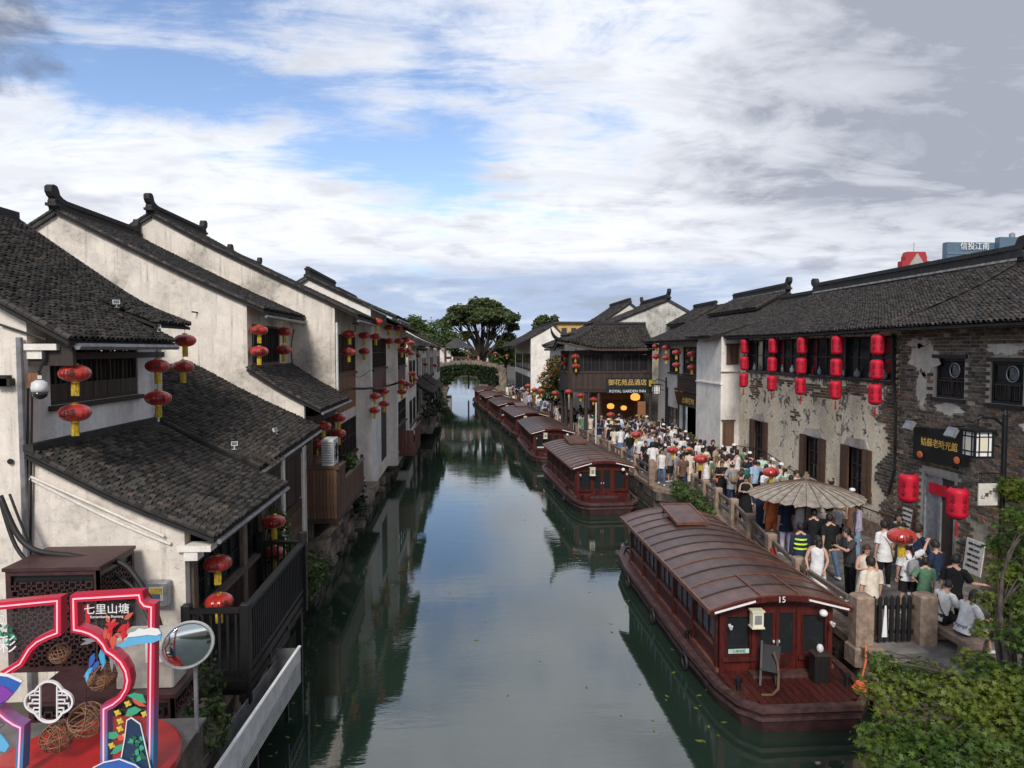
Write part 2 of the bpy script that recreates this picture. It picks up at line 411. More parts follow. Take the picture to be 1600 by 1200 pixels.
MT = {}
def setup_materials():
    D = MT
    D['plaster_a'] = plaster('plaster_a', (.78, .71, .62), (.34, .30, .255), .55, .8, seed=0, s_lo=.46, patch=.31, patchcol=(.40, .36, .31))
    D['plaster_b'] = plaster('plaster_b', (.76, .69, .60), (.22, .195, .165), .7, .8, seed=4.3, s_lo=.42, patch=.33, patchcol=(.30, .27, .23))
    D['plaster_c'] = plaster('plaster_c', (.82, .77, .70), (.40, .36, .32), .4, .35, seed=9.1)
    D['plaster_w'] = plaster('plaster_w', (.80, .79, .77), (.46, .44, .42), .5, .5, seed=2.2)
    D['plaster_far'] = plaster('plaster_far', (.68, .64, .585), (.34, .31, .28), .6, .5, seed=6.6)
    # badly peeled lime wash over old brick
    t = NT('plaster_peeled'); p = t.vec((1, 1, 1), 'World')
    sx = t.N.new('ShaderNodeSeparateXYZ'); t.L.new(t.pos(), sx.inputs[0]); cb = t.N.new('ShaderNodeCombineXYZ')
    t.L.new(sx.outputs[1], cb.inputs[0]); t.L.new(sx.outputs[2], cb.inputs[1])
    br = t.N.new('ShaderNodeTexBrick'); t.L.new(cb.outputs[0], br.inputs[0])
    br.inputs['Scale'].default_value = 1.0; br.inputs['Brick Width'].default_value = .25; br.inputs['Row Height'].default_value = .085
    br.inputs['Mortar Size'].default_value = .008; br.inputs['Color1'].default_value = (.10, .078, .06, 1)
    br.inputs['Color2'].default_value = (.20, .15, .11, 1); br.inputs['Mortar'].default_value = (.36, .32, .26, 1)
    n1 = t.noise(p, .5, 8, .65, .4); n2 = t.noise(p, 2.2, 9, .7, .4); n3 = t.noise(p, 9, 6, .65)
    n4 = t.noise(t.vec((1.6, 1.6, .3), 'World'), 2.0, 7, .65)
    c = t.mix(t.ramp(n2, .32, .68), (.80, .65, .43), (.92, .85, .70))
    c = t.mix(t.math('MULTIPLY', t.ramp(n1, .50, .66), .55), c, (.48, .40, .29))
    c = t.mix(t.math('MULTIPLY', t.ramp(n4, .52, .80), .6), c, (.19, .16, .12))
    c = t.mix(t.math('MULTIPLY', t.ramp(n3, .52, .68), .55), c, (.33, .25, .16))
    c = t.mix(t.math('MULTIPLY', t.ramp(t.noise(p, 19, 5, .7), .54, .68), .55), c, (.30, .22, .14))
    c = t.mix(t.math('MULTIPLY', t.ramp(t.noise(t.vec((1, 1, 1), 'World', loc=(5, 5, 5)), 3.6, 8, .7), .56, .68), .5), c, (.82, .78, .69))
    up = t.ramp(sx.outputs[2], 2.5, 5.9)
    hole = t.ramp(t.math('ADD', n2, t.math('MULTIPLY', t.math('ADD', t.math('MULTIPLY', n3, .3), t.math('MULTIPLY', up, .07)), 1.0)), .74, .785)
    c = t.mix(hole, c, br.outputs[0])
    t.set('Base Color', c).set('Roughness', .95).set('Specular IOR Level', .15)
    t.bump(t.math('SUBTRACT', t.math('ADD', t.math('MULTIPLY', n2, .5), t.math('MULTIPLY', n3, .35)), t.math('MULTIPLY', hole, .6)), .8, .04)
    D['plaster_peeled'] = t.m
    D['mortar'] = plaster('mortar', (.42, .37, .30), (.12, .10, .085), .8, .5, seed=3)
    D['plaster_patch'] = plaster('plaster_patch', (.60, .55, .47), (.26, .23, .19), .8, .6, seed=13, s_lo=.42)
    # tiles
    def tile(name, a, b, lich=.35):
        t = NT(name); p = t.vec((1, 1, 1), 'World'); r = t.island()
        c = t.mix(r, a, b)
        c = t.mix(t.math('MULTIPLY', t.ramp(t.noise(p, 1.1, 6, .6), .45, .7), lich), c, (.060, .054, .040))
        c = t.mix(t.math('MULTIPLY', t.ramp(t.noise(p, 14, 4, .6), .55, .72), .4), c, (.11, .10, .09))
        c = t.mix(t.math('MULTIPLY', t.ramp(r, .965, .975), .35), c, (.16, .085, .055))
        t.set('Base Color', c).set('Roughness', .82).set('Specular IOR Level', .35)
        t.bump(t.noise(p, 60, 3, .6), .25, .006); return t.m
    D['tile'] = tile('tile', (.011, .0098, .009), (.070, .062, .054))
    D['tile_right'] = tile('tile_right', (.012, .0105, .010), (.066, .057, .052), .25)
    D['tile_base'] = M('tile_base', (.022, .02, .018), .9)
    D['ridge'] = M('ridge', (.028, .026, .025), .85, .4, 6, bump=.4, bscale=25)
    D['ridge_lime'] = M('ridge_lime', (.30, .28, .26), .9, .4, 5, bump=.3)
    # timber
    D['wood_dark'] = M('wood_dark', (.042, .026, .019), .62, .4, 6, island=.45, stretch=(6, 6, .7), bump=.3)
    D['wood_black'] = M('wood_black', (.012, .011, .0115), .5, .3, 5, island=.3, stretch=(5, 5, .8), bump=.25)
    D['wood_brown'] = M('wood_brown', (.105, .055, .032), .62, .4, 6, island=.45, stretch=(6, 6, .7), bump=.35)
    D['wood_orange'] = M('wood_orange', (.21, .095, .042), .6, .35, 6, island=.35, stretch=(6, 6, .7), bump=.3)
    D['wood_red'] = M('wood_red', (.10, .028, .022), .55, .35, 6, island=.3, stretch=(6, 6, .7), bump=.25)
    D['wood_grey'] = M('wood_grey', (.15, .118, .092), .8, .4, 5, island=.45, stretch=(6, 6, .8), bump=.4)
    D['boat_red'] = M('boat_red', (.060, .013, .011), .36, .4, 5, island=.3, stretch=(3, 3, 1), bump=.15, coat=.12)
    D['boat_bright'] = M('boat_bright', (.085, .014, .011), .34, .35, 5, island=.2, stretch=(3, 3, 1), bump=.12, coat=.15)
    D['boat_rim'] = M('boat_rim', (.062, .030, .027), .55, .5, 7, bump=.3)
    D['boat_hull'] = M('boat_hull', (.042, .016, .016), .5, .4, 4, bump=.2)
    D['boat_roof2'] = M('boat_roof2', (.11, .068, .055), .5, .4, 3, island=.3, bump=.25, bscale=12, bdist=.008)
    D['boat_roof3'] = M('boat_roof3', (.065, .036, .030), .36, .4, 3, island=.3, bump=.25, bscale=12, bdist=.008)
    D['boat_roof'] = M('boat_roof', (.092, .046, .037), .38, .35, 3.0, island=.30, stretch=(1, 1, 1), bump=.25, bscale=12, bdist=.008)
    D['boat_batten'] = M('boat_batten', (.15, .06, .036), .4, .3, 5, bump=.2)
    D['boat_batten_dark'] = M('boat_batten_dark', (.035, .021, .018), .5, .3, 5, bump=.2)
    # stone, ground
    D['stone'] = M('stone', (.20, .165, .13), .9, .45, 3, island=.4, bump=.8, bscale=9, bdist=.04)
    D['stone_post'] = M('stone_post', (.27, .195, .145), .9, .35, 5, island=.15, bump=.6, bscale=35, bdist=.012)
    D['stone_dark'] = M('stone_dark', (.10, .085, .068), .92, .5, 2, island=.35, bump=.8, bscale=9, bdist=.04)
    D['paving'] = M('paving', (.165, .15, .138), .8, .3, 2, island=.28, bump=.3, bscale=20)
    D['paving_joint'] = M('paving_joint', (.06, .055, .05), .9)
    D['earth'] = M('earth', (.085, .075, .058), .95, .4, .6)
    D['roofs_far'] = M('roofs_far', (.05, .046, .045), .9, .4, 2)
    D['brick'] = M('brick', (.135, .112, .088), .92, .45, 9, island=.62, bump=.5, bscale=40)
    D['brick_warm'] = M('brick_warm', (.20, .115, .07), .92, .4, 9, island=.4, bump=.5, bscale=40)
    # water
    t = NT('water'); p = t.vec((1, 1, 1), 'World')
    t.set('Base Color', t.mix(t.ramp(t.noise(p, .12, 3), .35, .65), (.014, .028, .019), (.022, .040, .028)))
    t.set('Roughness', .015).set('IOR', 1.75).set('Specular IOR Level', 1.0)
    w1 = t.noise(t.vec((.55, 1.5, 1), 'World'), 1.3, 4, .55, .4); w2 = t.noise(t.vec((.8, 2.4, 1), 'World', rot=(0, 0, .25)), 4.6, 3, .55)
    calm = t.ramp(t.noise(p, .11, 3, .5), .38, .66, .35, 1.0)
    t.bump(t.math('MULTIPLY', t.math('ADD', t.math('MULTIPLY', w1, .75), t.math('MULTIPLY', w2, .22)), calm), .11, .06)
    D['water'] = t.m
    # lanterns
    t = NT('lantern_red'); p = t.vec()
    c = t.mix(t.ramp(t.noise(p, 5, 4), .35, .7), (.40, .022, .016), (.52, .040, .026))
    t.set('Base Color', c).set('Roughness', .27).set('Specular IOR Level', .7).set('Sheen Weight', .3).set('Sheen Roughness', .4)
    t.bump(t.noise(p, 30, 3), .1, .004); D['lantern_red'] = t.m
    D['lantern_crimson'] = M('lantern_crimson', (.50, .007, .028), .55, .14, 6, bump=.15, spec=.35)
    D['tassel'] = M('tassel', (.62, .43, .035), .7, .3, 20, island=.3)
    D['tassel_red'] = M('tassel_red', (.42, .012, .014), .7, .3, 20)
    D['gold'] = M('gold', (.60, .36, .08), .35, .2, 10, metal=.8)
    D['gold_paint'] = M('gold_paint', (.72, .45, .11), .5, .15, 10)
    D['ink'] = M('ink', (.012, .009, .009), .6, .2)
    D['white_paint'] = M('white_paint', (.78, .78, .76), .5, .08, 3)
    D['cream_paint'] = M('cream_paint', (.70, .66, .48), .5, .08, 3)
    D['white_metal'] = M('white_metal', (.62, .62, .60), .45, .15, 5, spec=.5)
    D['grey_metal'] = M('grey_metal', (.30, .31, .32), .45, .25, 6, metal=.4)
    D['gutter'] = M('gutter', (.20, .20, .205), .55, .3, 5, metal=.2)
    D['black_metal'] = M('black_metal', (.012, .012, .013), .45, .3, 6, metal=.3)
    D['cable'] = M('cable', (.012, .011, .011), .6)
    D['sign_black'] = M('sign_black', (.010, .011, .011), .38, .3, 4)
    D['sign_teal'] = M('sign_teal', (.010, .020, .026), .4, .3, 4)
    D['paper'] = M('paper', (.56, .53, .47), .8, .15, 8)
    t = NT('glass_dark'); t.set('Base Color', (.018, .021, .023)).set('Roughness', .07).set('Specular IOR Level', .6); D['glass_dark'] = t.m
    t = NT('glass_pale'); p = t.vec(); t.set('Base Color', t.mix(t.ramp(t.noise(p, 3, 4), .35, .65), (.07, .08, .085), (.20, .22, .235))).set('Roughness', .12); D['glass_pale'] = t.m
    t = NT('mirror'); t.set('Base Color', (.80, .86, .83)).set('Metallic', 1.0).set('Roughness', .10); D['mirror'] = t.m
    D['curtain'] = M('curtain', (.46, .48, .50), .9, .2, 8)
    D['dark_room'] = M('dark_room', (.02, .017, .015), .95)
    # cloth, skin, hair
    D['skin'] = M('skin', (.50, .295, .205), .55, .10, 6, bump=.05)
    D['skin2'] = M('skin2', (.42, .235, .16), .55, .10, 6, bump=.05)
    D['hair'] = M('hair', (.012, .009, .008), .62, .4, 30, stretch=(1, 1, .2), bump=.5, bscale=60)
    D['hair_brown'] = M('hair_brown', (.050, .022, .013), .62, .4, 30, bump=.5, bscale=60)
    D['eye'] = M('eye', (.01, .008, .007), .2, .1)
    D['lip'] = M('lip', (.36, .10, .085), .5, .1)
    for n, c in dict(white=(.68, .67, .66), cream=(.62, .55, .44), black=(.014, .014, .015), navy=(.020, .030, .060), charcoal=(.045, .043, .044), grey=(.25, .25, .26),
                     teal=(.02, .16, .14), green=(.10, .20, .12), pink=(.60, .28, .29), orange=(.62, .16, .06), denim=(.09, .14, .23), khaki=(.28, .22, .14), red=(.42, .03, .03),
                     skyblue=(.30, .42, .58), brown=(.14, .075, .045), lilac=(.50, .46, .58), mint=(.45, .60, .52), yellow=(.60, .44, .08), hivis=(.60, .85, .06), tan=(.42, .30, .20)).items():
        D['c_'+n] = M('cloth_'+n, c, .85, .2, 5, bump=.7, bscale=10, bdist=.03, spec=.2)
    # foliage
    def leaf(name, a, b, c3=None):
        t = NT(name); r = t.island(); p = t.vec((1, 1, 1), 'World')
        c = t.mix(r, a, b)
        c = t.mix(t.math('MULTIPLY', t.ramp(t.noise(p, 1.1, 4, .6), .42, .66), .55), c, c3 if c3 else k_(b, 1.25))
        t.set('Base Color', c).set('Roughness', .5).set('Specular IOR Level', .35).set('Transmission Weight', 0)
        tr = t.N.new('ShaderNodeBsdfTranslucent'); t.L.new(c, tr.inputs[0])
        mx = t.N.new('ShaderNodeMixShader'); mx.inputs[0].default_value = .28
        t.L.new(t.b.outputs[0], mx.inputs[1]); t.L.new(tr.outputs[0], mx.inputs[2])
        t.L.new(mx.outputs[0], t.N['Material Output'].inputs[0]); return t.m
    D['leaf_maple'] = leaf('leaf_maple', (.016, .046, .007), (.085, .150, .016), (.20, .22, .025))
    D['leaf_tree'] = leaf('leaf_tree', (.030, .052, .018), (.095, .120, .040))
    D['leaf_light'] = leaf('leaf_light', (.040, .068, .018), (.085, .120, .034))
    D['leaf_shrub'] = leaf('leaf_shrub', (.025, .055, .014), (.08, .13, .028))
    D['leaf_ivy'] = leaf('leaf_ivy', (.012, .026, .011), (.034, .056, .022))
    D['leaf_yellow'] = leaf('leaf_yellow', (.10, .13, .014), (.24, .24, .03))
    D['leaf_orange'] = leaf('leaf_orange', (.30, .08, .02), (.42, .16, .03))
    D['bark'] = M('bark', (.055, .042, .032), .9, .4, 6, bump=.7, bscale=18)
setup_materials()
# ------------------------------------------------------------------ ground, canal, street
EDGE = [(6.0, -25), (7.2, 6.0), (7.9, 10.5), (8.0, 13.5), (8.1, 16.5), (8.6, 20), (9.0, 23), (9.2, 28.4), (8.2, 30), (8.1, 36), (7.8, 42), (7.3, 50), (6.9, 56), (6.0, 68), (5.0, 80), (4.2, 93), (3.8, 104), (3.8, 220)]
LEDGE = [(-3.4, -25), (-3.4, 9.0), (-4.5, 11.5), (-4.55, 21), (-4.5, 27), (-4.45, 55), (-3.9, 75), (-3.6, 104), (-3.6, 220)]
def edge_x(poly, y):
    for (x0, y0), (x1, y1) in zip(poly, poly[1:]):
        if y0 <= y <= y1: return x0+(x1-x0)*(y-y0)/(y1-y0)
    return poly[-1][0]
def sheet(name, pts, z, mat, kind='structure', depth=None):
    mb = MB()
    if depth: mb.prism([(p[0], p[1]) for p in pts], lambda a, b, d: (a, b, d), z-depth, z)
    else: mb.add([(p[0], p[1], z) for p in pts], [tuple(range(len(pts)))])
    o = mb.build(name, mat); tag(o, kind=kind); return o
def make_ground():
    sheet('ground', [(-1500, -300), (1500, -300), (1500, 2400), (-1500, 2400)], -1.6, MT['earth'])
    w = MB(); w.add([(-14, -30, 0), (16, -30, 0), (16, 220, 0), (-14, 220, 0)], [(0, 1, 2, 3)])
    tag(w.build('canal_water', MT['water']), 'dark green canal water between the two rows of houses', kind='structure')
    right = EDGE + [(900, 220), (900, -25)]
    sheet('right_bank_land', right, .955, MT['paving_joint'], depth=2.2)
    left = LEDGE + [(-900, 220), (-900, -25)]
    sheet('left_bank_land', left, 1.25, MT['earth'], depth=2.4)
    sheet('far_land', [(-900, 220.02), (900, 220.02), (900, 2300), (-900, 2300)], 1.2, MT['earth'], depth=2.4)
    # street: flagstones, the near ones stone by stone
    st = thing('street', 'grey flagstone street along the right quay, crowded with people', None, (10.5, 20, .96)); tag(st, kind='structure'); 
    rng = random.Random(3); near = []; rest = MB(); n = 0
    y = 9.0
    while y < 62:
        dy = .46
        xe = max(edge_x(EDGE, y), edge_x(EDGE, y+dy)) + .34
        x = xe - (.35 if int(y/dy) % 2 else 0) ; x = xe
        first = True
        while x < 13.0:
            wd = rng.uniform(.75, 1.05) * (.5 if first and int(y/dy) % 2 else 1); first = False
            x1 = min(x+wd, 13.02)
            if x1-x > .12:
                h = rng.uniform(-.004, .004)
                a = (x+.006, x1-.006, y+.006, y+dy-.006)
                if n < 290 and 11.5 < y < 31:
                    MB().bbox(*a, .96, 1.0+h, .008).build('flagstone', MT['paving'], st); n += 1
                else: rest.box(*a, .96, 1.0+h)
            x = x1
        y += dy
    tag(rest.build('flagstones', MT['paving'], st), kind='stuff')
    # quay edge: coping stones and coursed wall blocks
    q = thing('quay_wall', 'weathered stone quay wall with coping under the right-hand street', None, (8.5, 20, 0)); tag(q, kind='structure')
    rest = MB(); n = 0
    for (x0, y0), (x1, y1) in zip(EDGE[2:], EDGE[3:-1]):
        Ls = math.hypot(x1-x0, y1-y0); m = max(1, round(Ls/.95)); far = y0 > 44
        dx, dy = (x1-x0)/Ls, (y1-y0)/Ls
        def fr(u, w): return (x0+dx*u+dy*w, y0+dy*u-dx*w)
        if far: m = max(1, m//3)
        for i in range(m):
            u0, u1 = Ls*i/m+.006, Ls*(i+1)/m-.006
            b = MB(); P = [fr(u0, -.07), fr(u1, -.07), fr(u1, .33), fr(u0, .33)]
            h = rng.uniform(-.006, .006)
            b.prism(P, lambda a, c, d: (a, c, d), .86, 1.03+h); b.build('coping_stone', MT['stone_post'], q)
            for k, z0 in enumerate((.5, .12, -.3)):
                b = MB(); o = (k % 2)*.4; e = rng.uniform(0, .05)
                P = [fr(max(u0+o-.4, u0-.4), -.02-e), fr(u1+o-.4, -.02-e), fr(u1+o-.4, .2), fr(u0+o-.4, .2)]
                b.prism(P, lambda a, c, d: (a, c, d), z0+.01, z0+.36); n += 1
                if n < 200: b.build('stone', MT['stone_dark'], q)
                else: rest.add(b.v, b.f)
    if rest.v: tag(rest.build('stones', MT['stone_dark'], q), kind='stuff')
    # left bank: rough boulders and blocks at the waterline
    lb = thing('left_bank_wall', 'rough stone foundation along the left waterline', None, (-4.5, 25, 0)); tag(lb, kind='structure')
    rest = MB(); n = 0
    y = 9.3
    while y < 100:
        for k, (z0, hh) in enumerate(((-.25, .42), (.17, .38), (.55, .36), (.91, .34))):
            L_ = rng.uniform(.5, 1.1) * (1 if y < 50 else 2)
            x = edge_x(LEDGE, y) + rng.uniform(-.05, .24) - .03*k + (.22 if rng.random() < .12 else 0)
            b = MB(); b.bbox(x-.5, x, y, y+L_*.97, z0, z0+hh*.97, .03)
            b.v = [(p[0]+rng.uniform(-.03, .03), p[1]+rng.uniform(-.03, .03), p[2]+rng.uniform(-.02, .02)) for p in b.v]
            n += 1
            if n < 240 and y < 50: b.build('stone', MT['stone'], lb)
            else: rest.add(b.v, b.f)
        y += .8 * (1 if y < 50 else 2)
    tag(rest.build('stones', MT['stone'], lb), kind='stuff')
make_ground()

# ------------------------------------------------------------------ tiled roofs
def _tile(convex=True):
    mb = MB(); w, rise, Lh, th = (.078 if convex else .085), (.078 if convex else -.035), .24, .016
    m = 4
    def row(y, lift, s=1.0):
        out = []
        for i in range(m+1):
            a = PI*(i/m); out.append((-math.cos(a)*w*s, y, math.sin(a)*rise*s + lift))
        return out
    up, lo = row(-Lh, -.004, .88), row(0, .030, 1.0)
    lip = [(p[0], p[1], p[2]-th) for p in lo]
    vs = up+lo+lip
    fs = [(i, i+1, m+2+i, m+1+i) for i in range(m)] + [(m+1+i, m+2+i, 2*m+3+i, 2*m+2+i) for i in range(m)]
    return vs, fs
_TV, _TF = _tile(True); _PV, _PF = _tile(False)
_tile_me = {}
def tile_me(kind, mat):
    k = (kind, mat.name)
    if k not in _tile_me:
        mb = MB(); mb.add(*((_TV, _TF) if kind == 'c' else (_PV, _PF))); _tile_me[k] = mb.mesh('roof_tile', mat)
    return _tile_me[k]
class Curve2:
    def __init__(s, pts, sub=4):
        P = [Vector((a, b)) for a, b in pts]; Q = []
        for i in range(len(P)-1):
            p0, p1, p2, p3 = P[max(i-1, 0)], P[i], P[i+1], P[min(i+2, len(P)-1)]
            if i == 0: p0 = p1*2-p2
            if i == len(P)-2: p3 = p2*2-p1
            for k in range(sub):
                t = k/sub
                Q.append(.5*((2*p1)+(p2-p0)*t+(2*p0-5*p1+4*p2-p3)*t*t+(3*p1-p0-3*p2+p3)*t**3))
        Q.append(P[-1]); s.Q = Q; s.d = [0]
        for a, b in zip(Q, Q[1:]): s.d.append(s.d[-1]+(b-a).length)
        s.L = s.d[-1]
    def at(s, u):
        u = min(max(u, 0), s.L)
        for i in range(len(s.d)-1):
            if u <= s.d[i+1]+1e-9:
                t = (u-s.d[i])/(s.d[i+1]-s.d[i]); v = s.Q[i+1]-s.Q[i]
                return s.Q[i]+v*t, v.normalized()
    def z(s, h):
        for a, b in zip(s.Q, s.Q[1:]):
            if min(a.x, b.x)-1e-6 <= h <= max(a.x, b.x)+1e-6: return a.y+(b.y-a.y)*(h-a.x)/(b.x-a.x or 1e-9)
        return s.Q[-1].y
def tiled_roof(parent, O, A, B, prof, length, n_ind=0, pitch=.17, expo=.11, mat=None, keep=None, thick=.06, name='roof', seed=1, eave_board=True, sway=.0):
    """prof: (h, z) from the ridge outward to the eave; O + A*s + B*h + z"""
    O = Vector(O); A = Vector(A); B = Vector(B); mat = mat or MT['tile']; rng = random.Random(seed)
    cv = Curve2(prof)
    def P(s_, h, z): 
        q = O + A*s_ + B*h; sag = sway*math.sin(PI*s_/length) if sway else 0
        return Vector((q.x, q.y, O.z+A.z*s_+z-sag))
    base = MB(); Q = cv.Q
    n = len(Q)
    if keep is None:
        poly = [(q.x, q.y-.025) for q in Q] + [(q.x, q.y-.025-thick) for q in reversed(Q)]
        cuts = 6 if sway else 1
        for c in range(cuts):
            base.prism(poly, lambda a, b, d: P(d, a, b), length*c/cuts, length*(c+1)/cuts)
    else:
        m = 24
        for i in range(n-1):
            for j in range(m):
                s0, s1 = length*j/m, length*(j+1)/m
                if keep((s0+s1)/2, (Q[i].x+Q[i+1].x)/2):
                    base.add([P(s0, Q[i].x, Q[i].y-.04), P(s1, Q[i].x, Q[i].y-.04), P(s1, Q[i+1].x, Q[i+1].y-.04), P(s0, Q[i+1].x, Q[i+1].y-.04)], [(0, 1, 2, 3)])
    ro = base.build(name, MT['tile_base'], parent)
    k = pitch/.2
    cols = max(1, round(length/pitch)); rows = int(cv.L/expo)
    allm = []
    for j in range(cols+1):
        jit = rng.uniform(-.008, .008)
        for kind, sj in (('c', (j+.5)*length/cols), ('p', j*length/cols)):
            if sj > length+.001 or (kind == 'p' and (j == 0 or j == cols)): continue
            for r in range(rows+1):
                u = cv.L - r*expo + rng.uniform(-.014, .014) + (.03 if kind == 'c' else 0)
                if u < .05: continue
                q, tg = cv.at(u)
                if u > cv.L: q = q+tg*(u-cv.L)
                if keep and not keep(sj, q.x): continue
                T = (B*tg.x + Vector((0, 0, tg.y))).normalized()
                N = (T.cross(A)); N = N if N.z > 0 else -N
                N = (N + A*rng.uniform(-.06, .06) + T*rng.uniform(-.07, .05)).normalized()
                T = (T - N*T.dot(N)).normalized(); X = T.cross(N)
                T = (T + X*rng.uniform(-.05, .05)).normalized(); X = T.cross(N).normalized()
                p = P(sj+jit, q.x, q.y) + N*((.012 if kind == 'c' else .022) + rng.uniform(-.006, .008))
                s_ = k*rng.uniform(.96, 1.05)
                allm.append(((p-CAMP).length, kind, p, X*s_, T*(expo/.15)*rng.uniform(.97, 1.06), N*s_))
    if n_ind:
        allm.sort(key=lambda t: t[0] + (0 if t[1] == 'c' else .6))
    for d, kind, p, X, T, N in allm[:n_ind]:
        mt = Matrix(((X.x, T.x, N.x, p.x), (X.y, T.y, N.y, p.y), (X.z, T.z, N.z, p.z), (0, 0, 0, 1)))
        inst('roof_tile', tile_me(kind, mat), ro, mt)
    rest = allm[n_ind:]
    if rest:
        verts = []; faces = []; off = 0
        for kind, TVv, TFf in (('c', _TV, _TF), ('p', _PV, _PF)):
            sel = [t for t in rest if t[1] == kind]
            if not sel: continue
            tv = np.array(TVv); Mx = np.array([[tuple(t[3]), tuple(t[4]), tuple(t[5])] for t in sel]); tp = np.array([tuple(t[2]) for t in sel])
            vv = np.einsum('vi,nij->nvj', tv, Mx) + tp[:, None, :]
            ff = np.array(TFf)[None] + (np.arange(len(sel))*len(tv))[:, None, None] + off
            verts.append(vv.reshape(-1, 3)); faces.append(ff.reshape(-1, 4)); off += len(sel)*len(tv)
        vv = np.concatenate(verts); ff = np.concatenate(faces)
        c = WL[ro.name]; vv = vv - np.array(c)
        me = bpy.data.meshes.new('roof_tiles')
        me.vertices.add(len(vv)); me.vertices.foreach_set('co', vv.ravel())
        me.loops.add(ff.size); me.loops.foreach_set('vertex_index', ff.ravel().astype(np.int32))
        me.polygons.add(len(ff)); me.polygons.foreach_set('loop_start', np.arange(0, ff.size, 4, dtype=np.int32)); me.polygons.foreach_set('loop_total', np.full(len(ff), 4, dtype=np.int32))
        me.materials.append(mat); me.update(); me.validate()
        o = bpy.data.objects.new('roof_tiles', me); link(o, ro); tag(o, kind='stuff')
    return ro, cv

def ridge(parent, p0, p1, h=.34, finial=1.0, ends=(1, 1), lime=False):
    "raised roof ridge of stacked tiles from p0 to p1 with hooked end blocks"
    p0 = Vector(p0); p1 = Vector(p1); d = (p1-p0).normalized(); L_ = (p1-p0).length
    mb = MB(); up = Vector((0, 0, 1))
    mb.beam(p0+up*.05, p1+up*.05, .30, .12)
    mb.beam(p0+up*(.1+h*.35), p1+up*(.1+h*.35), .16, h*.7)
    mb.beam(p0+up*(.1+h*.75), p1+up*(.1+h*.75), .24, .09)
    m = max(4, int(L_/.16))
    for i in range(m):                                      # row of upright cap tiles
        c = p0+d*(L_*(i+.5)/m)+up*(.16+h*.75)
        mb.beam(c-d*.06, c+d*.06, .13, .10)
    ro = mb.build('ridge', MT['ridge'], parent)
    if lime:
        MB().beam(p0+up*.06, p1+up*.06, .33, .07).build('lime_band', MT['ridge_lime'], ro)
    for e, s in ((0, -1), (1, 1)):
        if not ends[e]: continue
        q = (p0, p1)[e]; f = finial
        poly = [(-.55, 0), (.12, 0), (.16, .18), (.10, .30), (.20, .34), (.30, .46), (.30, .62), (.16, .70), (-.02, .68), (-.10, .58), (-.16, .44), (-.34, .36), (-.55, .33)]
        fm = MB()
        side = d.cross(up)
        fm.prism(poly, lambda a, b, w: q+d*(s*a*f)+up*(b*f+.05)+side*w, -.10, .10)
        fm.prism([(-.2, .05), (.2, .05), (.2, .14), (-.2, .14)], lambda a, b, w: q+d*(s*a*f)+up*(b*f+.05)+side*w, -.15, .15)
        fm.build('finial', MT['ridge'], ro)
    return ro

def verge(parent, cv, O, B, dirA, prof_off=.02, mat=None, w=.10, h=.04):
    "row of capping tiles running down a gable edge"
    mb = MB(); O = Vector(O); B = Vector(B); Q = cv.Q; sd = Vector((abs(B.y), abs(B.x), 0))
    mb.ribbon([(q.x, q.y+prof_off) for q in Q], h, -w/2, w/2, lambda a, b, d: O+B*a+Vector((0, 0, b))+sd*d)
    o = mb.build('verge', mat or MT['ridge'], parent)
    n = int(cv.L/.13); tl = MB()
    for i in range(n):
        q, t = cv.at(cv.L*(i+.5)/n)
        T = (B*t.x+Vector((0, 0, t.y))).normalized(); c = Vector((O.x+B.x*q.x, O.y+B.y*q.x, O.z+q.y+prof_off+h*.5))
        tl.tube([c-T*.07, c+T*.075], [.050, .062], 7, flat=.85)
    tag(tl.build('verge_tiles', MT['tile'], o), kind='stuff')
    return o

def window(parent, plane, u0, u1, v0, v1, nv=3, nh=2, frame=None, glass=None, depth=.10, sill=True, w=.05, name='window', sash=True, lattice=0):
    """plane(u, v, d): d = distance inward from the wall face. frame + mullions, each pane a child"""
    fm = frame or MT['wood_dark']; gm = glass or MT['glass_dark']
    def bar(mb, a, b, c, d, d0, d1): mb.add([plane(a, c, d0), plane(b, c, d0), plane(b, d, d0), plane(a, d, d0), plane(a, c, d1), plane(b, c, d1), plane(b, d, d1), plane(a, d, d1)],
                                           [(0, 1, 2, 3), (7, 6, 5, 4), (0, 4, 5, 1), (1, 5, 6, 2), (2, 6, 7, 3), (3, 7, 4, 0)])
    mb = MB(); d0, d1 = depth-.05, depth+.05
    bar(mb, u0, u0+w, v0, v1, d0, d1); bar(mb, u1-w, u1, v0, v1, d0, d1)
    bar(mb, u0+w, u1-w, v0, v0+w, d0, d1); bar(mb, u0+w, u1-w, v1-w, v1, d0, d1)
    us = [u0+w+(u1-u0-2*w)*i/nv for i in range(nv+1)]; vs = [v0+w+(v1-v0-2*w)*i/nh for i in range(nh+1)]
    for i in range(1, nv): bar(mb, us[i]-w*.45, us[i]+w*.45, v0+w, v1-w, d0+.01, d1-.01)
    for j in range(1, nh): bar(mb, u0+w, u1-w, vs[j]-w*.3, vs[j]+w*.3, d0+.016, d1-.016)
    for q in range(lattice):
        for i in range(nv):
            uu = us[i]+(us[i+1]-us[i])*(q+1)/(lattice+1)
            bar(mb, uu-.009, uu+.009, v0+w, v1-w, d0+.02, d1-.03)
    wo = mb.build(name, fm, parent)
    for i in range(nv):
        for j in range(nh):
            p = MB(); g = w*.2
            bar(p, us[i]+g, us[i+1]-g, vs[j]+g, vs[j+1]-g, depth, depth+.012); p.build('pane', gm, wo)
    if sill:
        s_ = MB(); bar(s_, u0-.08, u1+.08, v0-.09, v0-.004, -.09, depth+.06); s_.build('sill', fm, wo)
    return wo
